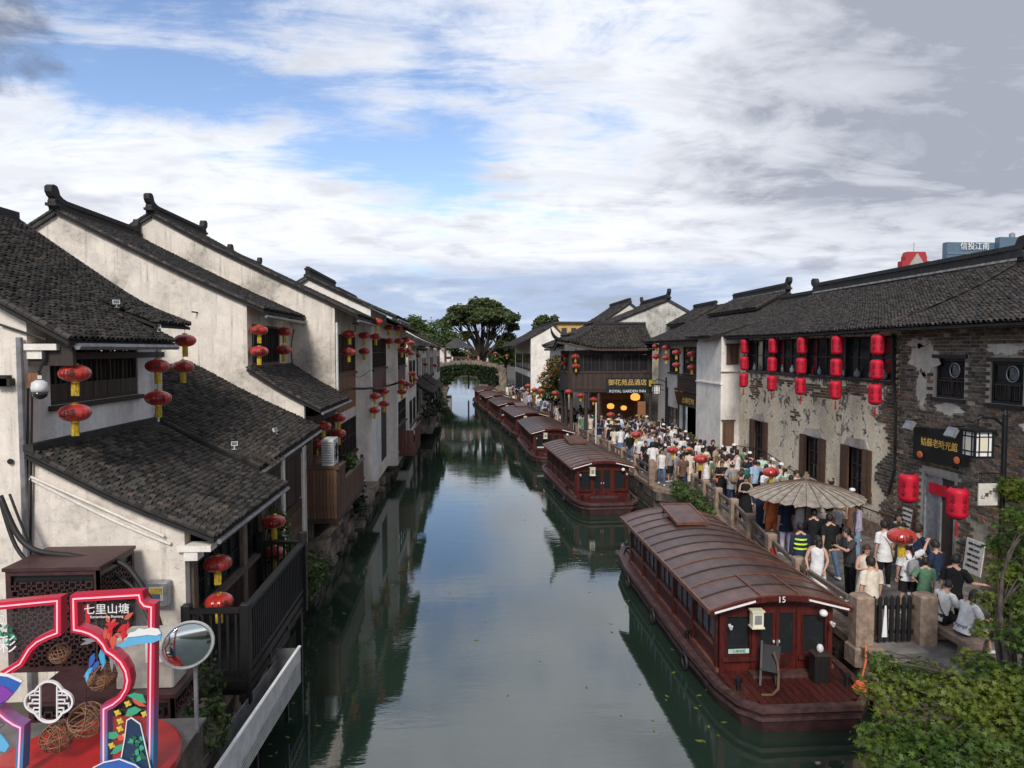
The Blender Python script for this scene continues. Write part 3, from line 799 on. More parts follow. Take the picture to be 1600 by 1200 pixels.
def planks(parent, plane, u0, u1, v0, v1, n, mat, name='plank', d=0.0, th=.03, gap=.008, rng=None, horiz=False):
    "boards side by side, each a part"
    rng = rng or random.Random(int(abs(u0*100+v0*37)))
    for i in range(n):
        e = rng.uniform(-.004, .006)
        if horiz: a, b, c, f = u0, u1, v0+(v1-v0)*i/n+gap/2, v0+(v1-v0)*(i+1)/n-gap/2
        else: a, b, c, f = u0+(u1-u0)*i/n+gap/2, u0+(u1-u0)*(i+1)/n-gap/2, v0, v1
        mb = MB(); P = [plane(x, y, z) for z in (d-e-th, d-e) for x, y in ((a, c), (b, c), (b, f), (a, f))]
        mb.add(P, [(0, 1, 2, 3), (7, 6, 5, 4), (0, 4, 5, 1), (1, 5, 6, 2), (2, 6, 7, 3), (3, 7, 4, 0)])
        mb.build(name, mat, parent)
def xplane(X, side): return lambda u, v, d: (X-side*d, u, v)      # wall facing side (+1 = +X); u = Y, v = Z
def yplane(Y): return lambda u, v, d: (u, Y+d, v)                 # wall facing -Y (towards the camera); u = X

def gable_house(label, side, Y0, Y1, XW, prof, zb, Xback, wall, holes=(), n_ind=0, pitch=.17, expo=.11, tile=None, oh=.12, ends=(1, 1), fin=1.0, group=None, ridge_h=.3, back_drop=2.6,
                lime=False, cat='house', name='house', seed=1, ridge_on=True, sway=0.0, verge_on=True):
    """prof: (X, Z) ridge -> eave. The gable facing the camera stands at Y0."""
    Xr, Zr = prof[0]
    h = thing(name, label, cat, ((XW+Xr)/2, Y0, zb), group=group)
    pr = [(abs(x-Xr), z) for x, z in prof]
    O = Vector((Xr, Y0-oh, 0)); B = Vector((side, 0, 0)); A = Vector((0, 1, 0)); Ln = Y1-Y0+oh
    ro, cv = tiled_roof(h, O, A, B, pr, Ln, n_ind, pitch, expo, tile, seed=seed, sway=sway)
    hw = abs(XW-Xr)
    top = [q for q in cv.Q if q.x < hw-.05]
    poly = [(XW, zb), (XW, cv.z(hw)-.10)] + [(Xr+side*q.x, q.y-.10) for q in reversed(top)]
    bx = abs(Xback-Xr); poly += [(Xback, Zr-.1-back_drop), (Xback, zb)]
    g = MB(); g.prism(poly, lambda a, b, d: (a, d, b), Y0, Y0+.24); g.build('gable_wall', wall, h)
    g = MB(); g.prism(poly, lambda a, b, d: (a, d, b), Y1-.24, Y1-.002); g.build('gable_wall', wall, h)
    f = MB(); f.panel(xplane(XW, side), Y0+.241, Y1-.243, zb, cv.z(hw)-.12, .22, holes); f.build('front_wall', wall, h)
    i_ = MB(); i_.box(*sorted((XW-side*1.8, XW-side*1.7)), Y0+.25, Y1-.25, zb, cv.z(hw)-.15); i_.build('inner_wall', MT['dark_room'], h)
    bk = MB(); bk.prism([(0, Zr-.03), (bx+.3, Zr-.03-back_drop*(bx+.3)/bx), (bx+.3, Zr-.13-back_drop*(bx+.3)/bx), (0, Zr-.13)], lambda a, b, d: (Xr-side*a, d, b), Y0-oh, Y1); bk.build('back_roof', MT['roofs_far'], h)
    if verge_on: verge(h, cv, (Xr, Y0-oh+.03, 0), B, A)
    b2 = Curve2([(0, Zr), (bx*.5, Zr-back_drop*.5), (bx+.2, Zr-back_drop*(bx+.2)/bx)])
    verge(h, b2, (Xr, Y0-oh+.03, 0), -B, A)
    if ridge_on: ridge(h, (Xr, Y0-oh, Zr), (Xr, Y1-.1, Zr), ridge_h, fin, ends, lime)
    h_cv[h.name] = cv
    return h
h_cv = {}
def eave_gutter(parent, X, z, Y0, Y1, mat=None, r=.06):
    MB().tube([(X, Y0, z), (X, Y1, z)], r, 6).build('gutter', mat or MT['gutter'], parent)
def rafters(parent, X0, z0, X1, z1, Y0, Y1, n, mat=None):
    for i in range(n):
        y = Y0+(Y1-Y0)*(i+.5)/n
        MB().beam((X0, y, z0), (X1, y, z1), .06, .08).build('rafter', mat or MT['wood_dark'], parent)
# ------------------------------------------------------------------ left bank houses
def left_house_near():
    h = thing('house', 'nearest house on the left bank with a low tiled lean-to and black balcony', 'house', (-7, 11.75, 1.25))
    cA = [(-10.4, 9.95), (-8.95, 8.88), (-7.5, 7.88), (-6.25, 7.16)]
    pr = [(x+10.4, z) for x, z in cA]
    ro, cv = tiled_roof(h, (-10.4, 11.55, 0), (0, 1, 0), (1, 0, 0), pr, 4.1, 0, .17, .11, seed=11)
    verge(h, cv, (-10.4, 11.6, 0), Vector((1, 0, 0)), None)
    cB = [(-10.4, 9.99), (-8.95, 8.95), (-7.6, 8.04), (-6.5, 7.56)]
    rb, cvb = tiled_roof(h, (-10.4, 15.3, 0), (0, 1, 0), (1, 0, 0), [(x+10.4, z) for x, z in cB], 1.85, 0, .17, .11, seed=12, name='upper_roof')
    verge(h, cvb, (-10.4, 17.12, .02), Vector((1, 0, 0)), None, w=.12, h=.06)
    MB().beam((-10.4, 11.5, 10.02), (-10.4, 17.1, 10.07), .3, .2).build('ridge', MT['ridge'], h)
    # lean-to
    lp = [(-7.0, 5.36), (-5.55, 4.58), (-4.1, 3.95)]
    rl, cl = tiled_roof(h, (-7, 11.6, 0), (0, 1, 0), (1, 0, 0), [(x+7, z) for x, z in lp], 4.62, 300, .17, .11, seed=13, name='lean_to_roof')
    verge(h, cl, (-7, 11.66, 0), Vector((1, 0, 0)), None)
    MB().box(-7.05, -6.88, 11.62, 16.2, 5.38, 5.50).build('flashing', MT['ridge'], h)
    # south wall: one plastered plane under both roofs
    top = [(-10.4+q.x, q.y-.09) for q in cv.Q if -10.4+q.x < -7.05]
    low = [(-7+q.x, q.y-.09) for q in cl.Q if q.x < 2.35]
    poly = [(-15, 1.25), (-4.62, 1.25), (-4.62, cl.z(2.38)-.09)] + list(reversed(low)) + [(-7.0, cv.z(3.4)-.09)] + list(reversed(top)) + [(-15, 8.0)]
    MB().prism(poly, lambda a, b, d: (a, d, b), 11.75, 12.0).build('south_wall', MT['plaster_a'], h)
    # white stepped corbels at the eaves
    MB().box(-4.72, -4.18, 11.68, 11.98, 3.70, 3.80).box(-4.62, -4.40, 11.70, 11.98, 3.55, 3.698).build('corbel', MT['plaster_c'], h)
    MB().box(-7.0, -6.5, 11.66, 11.98, 7.00, 7.10).box(-6.98, -6.75, 11.70, 11.98, 6.86, 6.998).build('corbel', MT['plaster_c'], h)
    # thin moulded band under the verge
    b = MB(); P = [(-7+q.x, q.y-.42) for q in cl.Q if q.x < 2.2]
    for a, c in zip(P, P[1:]): b.beam((a[0], 11.72, a[1]), (c[0], 11.72, c[1]), .06, .035)
    b.build('plaster_moulding', MT['plaster_c'], h)
    for dx in (0, .07): MB().tube([at(44+dx*90, 600, Y=11.70), at(42+dx*90, 800, Y=11.70), at(40+dx*90, 1000, Y=11.70)], .018, 5).build('wall_cable', MT['cable'], h)
    MB().tube([at(16, 721, Y=11.70), at(16, 721, Y=11.76)], .045, 10).build('vent_hole', MT['cable'], h)
    for px, py, w_, h_ in ((5, 595, .10, .09), (12, 597, .08, .06)): q = at(px, py, Y=11.7); MB().box(q.x-w_, q.x+w_, 11.62, 11.745, q.z-h_, q.z+h_).build('wall_socket', MT['cable'], h)
    # upper east wall with window
    y0, y1 = 12.35, 15.55
    MB().panel(xplane(-7.0, 1), 12.001, 16.3, 4.9, 7.55, .22, [(y0, y1, 6.06, 7.05)]).build('upper_wall', MT['plaster_w'], h)
    MB().panel(xplane(-7.15, 1), 16.301, 17.1, 5.2, 7.7, .22, []).build('upper_wall', MT['plaster_b'], h)
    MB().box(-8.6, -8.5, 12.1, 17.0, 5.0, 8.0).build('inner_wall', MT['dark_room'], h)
    window(h, xplane(-7.0, 1), y0, y1, 6.06, 7.05, 6, 1, MT['wood_dark'], MT['glass_dark'], .08, True, .055, lattice=2)
    planks(h, xplane(-7.0, 1), y0+.05, y1-.05, 6.12, 6.42, 18, MT['wood_dark'], 'window_board', d=.05)
    MB().beam((-6.72, 11.9, 6.9), (-6.72, 16.1, 6.9), .10, .12).build('eave_beam', MT['wood_dark'], h)
    MB().box(-6.98, -6.3, 11.75, 11.85, 6.75, 7.05).build('eave_bracket', MT['wood_dark'], h)
    eave_gutter(h, -6.20, 7.06, 11.7, 15.6)
    MB().tube([(-6.86, 16.2, 7.0), (-6.9, 16.2, 6.5), (-6.9, 16.2, 5.4)], .05, 6).build('downpipe', MT['white_metal'], h)
    MB().tube([(-7.06, 11.66, 7.2), (-7.06, 11.66, 1.3)], .05, 8).build('downpipe', MT['gutter'], h)
    pts = [at(48, 745, Y=11.68), at(150, 790, Y=11.68), at(256, 838, Y=11.68)]
    MB().tube(pts, .022, 6).build('wall_pipe', MT['plaster_c'], h)
    pts = [at(0, 507, Y=11.70), at(72, 531, Y=11.70), at(70, 560, Y=11.70), at(57, 590, Y=11.70)]
    MB().tube(pts, .02, 6).build('wall_pipe', MT['cable'], h)
    # lower front: posts, dark lattice windows, plank dado
    X = -4.68
    for y in (12.05, 14.75, 16.05):
        MB().bbox(X-.12, X+.12, y-.11, y+.11, 1.3, 3.62, .015).build('post', MT['wood_grey'], h)
    MB().box(X-.09, X+.09, 12.0, 16.2, 3.40, 3.58).build('lintel', MT['wood_dark'], h)
    window(h, xplane(X+.06, 1), 12.2, 14.62, 2.55, 3.36, 5, 2, MT['wood_black'], MT['glass_dark'], .08, False, .05)
    window(h, xplane(X+.06, 1), 14.9, 15.92, 2.55, 3.36, 2, 2, MT['wood_black'], MT['glass_dark'], .08, False, .05)
    MB().box(X-.05, X+.16, 12.1, 16.0, 2.46, 2.54).build('window_ledge', MT['wood_grey'], h)
    planks(h, xplane(X+.04, 1), 12.12, 16.0, 1.62, 2.45, 20, MT['wood_dark'], 'dado_board')
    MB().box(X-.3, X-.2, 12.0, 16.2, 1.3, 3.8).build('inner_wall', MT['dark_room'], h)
    eave_gutter(h, -4.05, 3.86, 11.7, 16.2, r=.045)
    rafters(h, -4.75, 3.98, -4.12, 3.76, 12.1, 16.1, 14)
    # balcony
    MB().box(-4.6, -3.6, 11.5, 15.8, 1.46, 1.60).build('balcony_floor', MT['wood_black'], h)
    def rail(p0, p1, n):
        p0 = Vector(p0); p1 = Vector(p1)
        MB().beam(p0+Vector((0, 0, 1.15)), p1+Vector((0, 0, 1.15)), .13, .06).build('handrail', MT['wood_black'], h)
        MB().beam(p0+Vector((0, 0, .12)), p1+Vector((0, 0, .12)), .06, .08).build('bottom_rail', MT['wood_black'], h)
        for i in range(n):
            q = p0.lerp(p1, (i+.5)/n)
            MB().box(q.x-.02, q.x+.02, q.y-.02, q.y+.02, q.z+.16, q.z+1.12).build('baluster', MT['wood_black'], h)
    rail((-4.5, 11.6, 1.6), (-3.7, 11.6, 1.6), 6); rail((-3.62, 11.68, 1.6), (-3.62, 15.62, 1.6), 32); rail((-4.5, 15.7, 1.6), (-3.7, 15.7, 1.6), 6)
    for x, y, t in ((-3.62, 11.6, 2.86), (-3.62, 15.7, 2.98), (-4.55, 15.7, 2.98), (-4.55, 11.6, 2.86)):
        MB().bbox(x-.075, x+.075, y-.075, y+.075, 1.2 if x > -4 else 1.6, t, .012).build('balcony_post', MT['wood_black'], h)
    for y in (11.7, 13.0, 14.3, 15.6):
        MB().beam((-4.7, y, 1.38), (-3.6, y, 1.38), .12, .14).build('joist', MT['wood_black'], h)
    MB().beam((-3.66, 11.5, 1.32), (-3.66, 15.8, 1.32), .10, .12).build('floor_beam', MT['wood_dark'], h)
    for y in (12.0, 15.5):
        MB().beam((-3.68, y, -.4), (-3.68, y, 1.3), .12, .12).build('pile', MT['wood_black'], h)
    return h
left_house_near()

def left_house_low():
    h = thing('house', 'low house with a wide mossy tiled slope beneath the first white gable', 'house', (-6, 16.35, 1.25))
    lp = [(-8.4, 6.22), (-6.5, 5.18), (-4.7, 4.32)]
    ro, cv = tiled_roof(h, (-8.4, 16.26, 0), (.08, 1, .088), (1, 0, 0), [(x+8.4, z) for x, z in lp], 4.72, 300, .17, .11, seed=21)
    verge(h, cv, (-8.4, 16.32, 0), Vector((1, 0, 0)), None, w=.12, h=.06)
    MB().prism([(-8, 1.25), (-4.85, 1.25), (-4.95, cv.z(3.4)-.1), (-6.5, 5.05), (-8, 5.9)], lambda a, b, d: (a, d, b), 16.34, 16.54).build('south_wall', MT['plaster_b'], h)
    X = -4.86
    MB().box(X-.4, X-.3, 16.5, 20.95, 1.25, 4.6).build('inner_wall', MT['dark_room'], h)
    for y in (16.45, 18.6, 20.85):
        MB().bbox(X-.1, X+.12, y-.1, y+.1, 1.25, 4.30, .012).build('post', MT['plaster_c'] if y > 18 else MT['wood_grey'], h)
    MB().box(X-.08, X+.08, 16.4, 20.9, 4.02, 4.2).build('lintel', MT['wood_dark'], h)
    planks(h, xplane(X+.03, 1), 16.58, 18.48, 2.75, 4.0, 11, MT['wood_dark'], 'panel_board')
    planks(h, xplane(X+.03, 1), 18.72, 20.72, 2.75, 4.0, 11, MT['wood_dark'], 'panel_board')
    planks(h, xplane(X+.04, 1), 16.58, 20.72, 1.3, 2.7, 6, MT['wood_brown'], 'plank', horiz=True)
    MB().tube([(-4.63, 16.3, 4.22), (-4.27, 21.0, 4.62)], .045, 6).build('gutter', MT['gutter'], h)
    rafters(h, -5.05, 4.58, -4.5, 4.34, 16.5, 20.9, 14)
    return h
left_house_low()

def wood_front(h, X, y0, y1, z0, z1, mat, n_w=4, side=1, boards=12, split=.55, mat2=None, lat=2):
    "timber front: row of lattice windows over a boarded dado"
    zm = z0+(z1-z0)*split
    window(h, xplane(X, side), y0, y1, zm, z1, n_w, 2, mat, MT['glass_dark'], .05, True, .05, lattice=lat)
    planks(h, xplane(X, side), y0, y1, z0, zm-.1, boards, mat2 or mat, 'panel_board', d=.04)

def left_house_white_gable():
    hole = (21.45, 24.6, 6.56, 7.78)
    h = gable_house('tall white house whose stained gable rises behind the nearest roof, ridge with hooked finials', 1, 21.0, 26.0, -6.35,
                    [(-11.58, 10.95), (-9.77, 10.03), (-7.84, 9.08), (-5.84, 8.17)], 1.25, -15.5, MT['plaster_b'], [hole], seed=31, fin=.9, ridge_h=.2)
    window(h, xplane(-6.35, 1), *hole, 4, 1, MT['wood_dark'], MT['glass_dark'], .08, True, .06, lattice=2)
    lp = [(-6.35, 6.47), (-5.3, 5.8), (-4.26, 5.24)]
    ro, cv = tiled_roof(h, (-6.35, 20.88, 0), (0, 1, 0), (1, 0, 0), [(x+6.35, z) for x, z in lp], 5.1, 0, .17, .11, seed=32, name='pent_roof')
    verge(h, cv, (-6.35, 20.94, 0), Vector((1, 0, 0)), None)
    MB().prism([(-6.35, 1.25), (-4.75, 1.25), (-4.75, cv.z(1.6)-.1), (-6.35, 6.36)], lambda a, b, d: (a, d, b), 21.0, 21.2).build('south_wall', MT['plaster_b'], h)
    X = -4.78
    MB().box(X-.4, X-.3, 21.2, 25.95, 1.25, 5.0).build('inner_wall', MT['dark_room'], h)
    MB().bbox(X-.1, X+.1, 21.6, 21.8, 1.25, 5.0, .012).build('post', MT['wood_grey'], h)
    MB().box(X-.08, X+.08, 21.2, 26, 4.75, 4.95).build('lintel', MT['wood_dark'], h)
    wood_front(h, X+.02, 21.9, 25.9, 2.3, 4.72, MT['wood_brown'], 5, mat2=MT['wood_orange'])
    eave_gutter(h, -4.2, 5.14, 20.9, 26.0, r=.045)
    eave_gutter(h, -5.8, 7.98, 21.0, 26.0, r=.05)
left_house_white_gable()

def left_house_second_gable():
    h = gable_house('second tall white gable house with its side wall stepping toward the water', 1, 26.0, 31.0, -4.75,
                    [(-11.1, 11.82), (-9.25, 10.82), (-7.04, 9.74), (-3.9, 8.25)], 1.25, -15.2, MT['plaster_b'], [(26.3, 30.7, 4.6, 7.6), (26.3, 30.7, 1.3, 4.2)], seed=41, fin=.9, ridge_h=.2)
    wood_front(h, -4.75, 26.3, 30.7, 4.6, 7.6, MT['wood_brown'], 5, mat2=MT['wood_orange'], split=.5)
    wood_front(h, -4.75, 26.3, 30.7, 1.3, 4.2, MT['wood_dark'], 5, mat2=MT['wood_orange'], split=.5)
    MB().tube([(-4.70, 26.1, 8.0), (-4.70, 26.1, 5.3)], .05, 6).build('downpipe', MT['white_metal'], h)
    eave_gutter(h, -3.9, 8.06, 26.0, 31.0, r=.05)
    MB().box(-4.75, -3.8, 27.2, 31, 1.0, 1.25).build('stone_step', MT['stone'], h)
left_house_second_gable()

def left_house_third_gable():
    h = gable_house('white gable house with brown boarded upper front and a pale pier to the water', 1, 31.0, 37.2, -4.12,
                    [(-6.78, 10.15), (-5.44, 9.50), (-4.08, 8.88), (-3.0, 8.42)], .9, -11, MT['plaster_c'], [(31.4, 36.8, 4.7, 7.6), (31.4, 36.8, 1.5, 4.4)], seed=51, fin=.0, ends=(0, 0))
    wood_front(h, -4.12, 31.4, 36.8, 4.7, 7.6, MT['wood_dark'], 6, mat2=MT['wood_red'], split=.5)
    planks(h, xplane(-4.12, 1), 31.4, 34.6, 1.5, 4.4, 6, MT['plaster_w'], 'wall_panel', d=.05)
    planks(h, xplane(-4.12, 1), 34.65, 36.8, 1.5, 4.4, 8, MT['wood_dark'], 'panel_board', d=.05)
    eave_gutter(h, -2.95, 8.33, 31.0, 37.2, r=.05)
left_house_third_gable()

def left_rows_far():
    h = gable_house('narrow white house with lanterns past the brown boarded front', 1, 37.2, 43.0, -3.62,
                    [(-6.6, 9.9), (-5.2, 9.05), (-2.9, 8.0)], .9, -11, MT['plaster_c'], [(37.8, 42.6, 4.7, 7.5), (37.8, 42.6, 1.6, 4.2)], pitch=.25, expo=.19, seed=61, ends=(0, 0), ridge_h=.2)
    wood_front(h, -3.62, 37.8, 42.6, 4.7, 7.5, MT['wood_dark'], 5, mat2=MT['wood_red'], split=.5, lat=1)
    wood_front(h, -3.62, 37.8, 42.6, 1.6, 4.2, MT['wood_dark'], 4, mat2=MT['wood_dark'], split=.5, lat=0)
    # red timber balcony standing in the water
    b = thing('balcony', 'dark red timber balcony on posts under the narrow white house', 'balcony', (-3.2, 38.5, 0))
    MB().box(-3.7, -2.75, 37.9, 42.4, 1.3, 1.45).build('floor', MT['wood_red'], b)
    planks(b, xplane(-2.76, 1), 37.95, 42.4, 1.45, 2.7, 12, MT['wood_red'], 'board')
    planks(b, yplane(37.9), -3.6, -2.8, 1.45, 2.7, 4, MT['wood_red'], 'board')
    MB().beam((-2.76, 37.9, 2.75), (-2.76, 42.4, 2.75), .09, .08).build('handrail', MT['wood_red'], b)
    for y in (38.1, 42.2): MB().box(-2.86, -2.74, y-.06, y+.06, -.4, 1.3).build('post', MT['wood_black'], b)
    specs = [
     ('small pale house with two dark windows beyond the red balcony', 46.0, 53.5, -3.75, [(-7.4, 9.3), (-5.6, 8.3), (-3.1, 7.2)], 2, 2),
     ('low white house with a white porch roof over its lower storey', 54.0, 62.0, -4.1, [(-8.0, 9.0), (-6.0, 8.1), (-3.4, 7.0)], 3, 2),
     ('white gabled house in the middle of the far left row', 62.5, 70.0, -3.9, [(-7.4, 9.4), (-5.7, 8.4), (-3.2, 7.3)], 3, 2),
     ('dark timber fronted house near the far end of the left row', 70.5, 79.0, -3.6, [(-7.2, 9.2), (-5.4, 8.2), (-2.9, 7.2)], 3, 1),
     ('last white house of the left row, beside the far bridge', 79.5, 90.0, -3.3, [(-7.0, 9.6), (-5.2, 8.5), (-2.6, 7.4)], 3, 2),
     ('pale house past the end of the left row among trees', 92.0, 100.0, -5.6, [(-9.6, 8.8), (-8, 7.9), (-5.0, 6.9)], 2, 2)]
    for i, (lab, a, b_, xw, pf, nw, ns) in enumerate(specs):
        holes = []
        n = nw
        for s_, (z0, z1) in enumerate(((4.6, 6.3), (1.9, 3.6))[:ns]):
            for k in range(n):
                y0 = a+.6+(b_-a-1.2)*k/n+.3; holes.append((y0, y0+(b_-a-1.2)/n-.6, z0, z1))
        h = gable_house(lab, 1, a, b_, xw, pf, .9, xw-9, MT['plaster_far'] if i % 2 else MT['plaster_c'], holes, pitch=.3, expo=.26, seed=70+i, ends=(0, 0), ridge_h=.22, cat='house')
        for q in holes: window(h, xplane(xw, 1), *q, 2, 1, MT['wood_dark'], MT['glass_dark'], .06, True, .07)
        if i == 3: planks(h, xplane(xw, 1), a+.2, b_-.2, 4.2, 4.55, 8, MT['wood_black'], 'panel_board')
        if i in (1, 2):
            lp = [(xw, 4.6), (xw+.9, 3.95), (xw+1.6, 3.6)]
            tiled_roof(h, (xw, a-.05, 0), (0, 1, 0), (1, 0, 0), [(x-xw, z) for x, z in lp], b_-a, 0, .3, .26, seed=90+i, name='porch_roof')
            for y in (a+.2, b_-.2): MB().box(xw+1.2, xw+1.35, y-.08, y+.08, 1.1, 3.7).build('porch_post', MT['wood_dark'], h)
            MB().box(xw, xw+1.5, a, b_, .6, 1.2).build('terrace', MT['stone'], h)
    # ridge of a taller house behind the first gables
    h = gable_house('roof with a small hooked ridge behind the second white gable', 1, 38.0, 43.0, -9.0, [(-12.2, 11.75), (-10.5, 10.8), (-8.2, 9.6)], 1.25, -16.5, MT['plaster_far'], [], pitch=.25, expo=.2, seed=99, fin=1.0)
left_rows_far()

def wood_balcony():
    b = thing('balcony', 'brown boarded balcony box jutting over the water below the white gable', 'balcony', (-4.3, 21.3, 1.8))
    MB().box(-4.85, -3.86, 21.3, 26.6, 1.78, 1.92).build('floor', MT['wood_dark'], b)
    planks(b, yplane(21.3), -4.8, -3.88, 1.93, 3.42, 9, MT['wood_brown'], 'board')
    planks(b, xplane(-3.86, 1), 21.34, 26.5, 1.93, 2.9, 26, MT['wood_brown'], 'board')
    for x, y, t in ((-3.9, 21.34, 3.55), (-4.8, 21.34, 3.55), (-3.9, 26.5, 3.1)):
        MB().bbox(x-.05, x+.05, y-.05, y+.05, 1.7, t, .01).build('post', MT['wood_dark'], b)
    MB().beam((-4.88, 21.3, 3.48), (-3.82, 21.3, 3.48), .12, .08).build('top_rail', MT['wood_brown'], b)
    MB().beam((-3.86, 21.2, 3.46), (-3.86, 22.5, 3.46), .12, .07).build('top_rail', MT['wood_brown'], b)
    planks(b, xplane(-3.86, 1), 21.34, 22.45, 2.9, 3.42, 6, MT['wood_brown'], 'board')
    MB().beam((-3.86, 22.4, 2.94), (-3.86, 26.6, 2.94), .11, .07).build('top_rail', MT['wood_grey'], b)
    MB().box(-4.8, -3.9, 21.35, 22.5, 3.40, 3.45).build('shelf', MT['wood_grey'], b)
    for y in (21.6, 24, 26.2): MB().beam((-4.9, y, .9), (-3.9, y, 1.72), .14, .16).build('brace', MT['stone'], b)
    a = thing('air_conditioner', 'white outdoor air conditioner standing on the boarded balcony', 'air conditioner', (-4.2, 21.75, 3.45))
    MB().bbox(-4.36, -4.0, 21.45, 22.25, 3.5, 4.30, .02).build('casing', MT['white_metal'], a)
    for i in range(9):
        MB().box(-4.34, -4.02, 21.425, 21.448, 3.58+i*.075, 3.62+i*.075).build('louvre', MT['grey_metal'], a)
    g = MB(); g.tube([(-3.998+.004, 21.86+.27*math.cos(t*PI/12), 3.9+.27*math.sin(t*PI/12)) for t in range(25)], .014, 5); g.build('fan_grille', MT['grey_metal'], a)
    f = MB()
    for k in range(8):
        an = k*PI/4; f.beam((-3.99, 21.86, 3.9), (-3.99, 21.86+.26*math.cos(an), 3.9+.26*math.sin(an)), .03, .012)
    f.build('fan', MT['cable'], a)
    for y in (21.6, 22.1): MB().box(-4.3, -4.05, y-.03, y+.03, 3.45, 3.5).build('foot', MT['black_metal'], a)
wood_balcony()
# ------------------------------------------------------------------ right bank buildings
def brick_house():
    XW = 13.0
    holes = [(17.57, 18.72, 5.70, 6.78), (15.62, 16.67, 5.69, 6.72), (17.75, 19.1, .96, 3.58)]
    h = gable_house('old brick house at the right edge with two small dark windows and a shop sign', -1, 11.5, 20.3, XW, [(16.6, 9.50), (15.4, 8.85), (14.0, 8.22), (12.25, 7.64)], .96, 21,
                    MT['mortar'], holes, n_ind=220, tile=MT['tile_right'], seed=101, ends=(0, 0), ridge_h=.15)
    # plaster remnants on the brickwork (raised, ragged)
    rng = random.Random(5)
    patches = [(19.2, 6.75, .62, .42), (19.25, 5.9, .22, .5), (18.1, 5.42, .5, .16), (16.2, 7.02, .55, .13), (19.5, 7.2, .5, .12), (15.2, 5.2, .4, .18)]
    def ragged(cy, cz, ry, rz, n=90):
        s = rng.uniform(0, 99)
        return [(cy+ry*math.cos(a)*(1+.55*mnoise.noise((math.cos(a)*2+s, math.sin(a)*2, 0))+.3*mnoise.noise((math.cos(a)*6+s, math.sin(a)*6, 2))+rng.uniform(-.05, .05)), cz+rz*math.sin(a)*(1+.55*mnoise.noise((math.cos(a)*2+s, math.sin(a)*2, 4))+.3*mnoise.noise((math.cos(a)*6+s, math.sin(a)*6, 6))+rng.uniform(-.05, .05))) for a in [2*PI*i/n for i in range(n)]]
    polys = [ragged(*p) for p in patches]
    for pl in polys: MB().prism(pl, lambda a, b, d: (XW-d, a, b), 0.0, .024).build('plaster_remnant', MT['plaster_patch'], h)
    def inside(y, z, pl):
        c = False
        for (y0, z0), (y1, z1) in zip(pl, pl[1:]+pl[:1]):
            if (z0 > z) != (z1 > z) and y < (y1-y0)*(z-z0)/(z1-z0)+y0: c = not c
        return c
    bw, bh = .25, .098
    me = {}
    for mt in ('brick', 'brick_warm'):
        for v in range(3):
            b = MB(); b.bbox(-.115, .115, -.041, .041, 0, .02+.006*v, .007); me[mt, v] = b.mesh('brick', MT[mt])
    cand = []
    row = 0; z = .98
    while z < 7.55:
        y = 11.55+(row % 2)*bw/2
        while y < 20.25:
            yc, zc = y+bw/2, z+bh/2
            ok = not any(a-.12 < yc < b+.12 and c-.05 < zc < d+.12 for a, b, c, d in holes) and not any(inside(yc, zc, pl) for pl in polys)
            if ok and zc < 2.6 and mnoise.noise((yc*.8, zc*.8, 3)) > .22: ok = False
            if ok and rng.random() > .015: cand.append((yc, zc))
            y += bw
        z += bh; row += 1
    cand.sort(key=lambda c: abs(c[0]-16.3)+abs(c[1]-5.6)*1.1)
    rest = {('brick', 0): MB(), ('brick_warm', 0): MB()}
    base = MB().bbox(-.115, .115, -.041, .041, 0, .024, .007)
    for i, (y, z) in enumerate(cand):
        warm = rng.random() < .09 or (y < 16.9 and z < 4.8 and rng.random() < .35)
        mt = 'brick_warm' if warm else 'brick'
        e = rng.uniform(-.006, .008)
        Mx = Matrix.Translation((XW+.004-e, y+rng.uniform(-.006, .006), z)) @ Matrix(((0, 0, -1, 0), (1, 0, 0, 0), (0, 1, 0, 0), (0, 0, 0, 1))) @ Matrix.Rotation(rng.uniform(-.02, .02), 4, 'Z')
        if i < 300: inst('brick', me[mt, rng.randrange(3)], h, Mx)
        else: rest[mt, 0].add([Mx @ Vector(p) for p in base.v], base.f)
    for (mt, _), mb in rest.items():
        if mb.v: tag(mb.build('bricks', MT[mt], h), kind='stuff')
    pl = xplane(XW, -1)
    for a, b, c, d in holes[:2]:
        w = window(h, pl, a, b, c, d, 2, 2, MT['wood_black'], MT['glass_dark'], .10, True, .07)
        MB().box(XW-.05, XW+.1, a-.1, b+.1, d+.002, d+.10).build('lintel', MT['wood_black'], h)
        o = MB(); o.tube([(XW+.06, (a+b)/2-.12+.19*math.cos(t*PI/10), (c+d)/2+.22+.19*math.sin(t*PI/10)) for t in range(21)], .016, 5)
        o.build('ring_ornament', MT['grey_metal'], w)
        q = MB().lathe([(.001, 0), (.15, 0), (.15, .01), (.001, .01)], 18)
        q.v = [(XW+.07-p[2], (a+b)/2-.12+p[0], (c+d)/2+.22+p[1]) for p in q.v]; q.build('ring_picture', MT['glass_pale'], w)
        q = MB()
        for k in range(6):
            u = a+.15+k*(b-a-.3)/5; q.beam((XW+.05, u, c+.12), (XW+.05, u, c+.46), .025, .025)
        q.beam((XW+.05, a+.1, c+.47), (XW+.05, b-.1, c+.47), .03, .03); q.build('window_guard', MT['wood_dark'], w)
    # door
    d = MB(); d.panel(pl, 17.75, 19.1, .96, 3.58, .1, [(17.83, 18.35, 1.0, 3.5), (18.45, 19.02, 1.0, 3.5)]); do = d.build('door', MT['grey_metal'], h)
    for a, b in ((17.83, 18.35), (18.45, 19.02)): MB().box(XW+.05, XW+.07, a, b, 1.0, 3.5).build('door_leaf', MT['grey_metal'] if a > 18.4 else MT['wood_dark'], do)
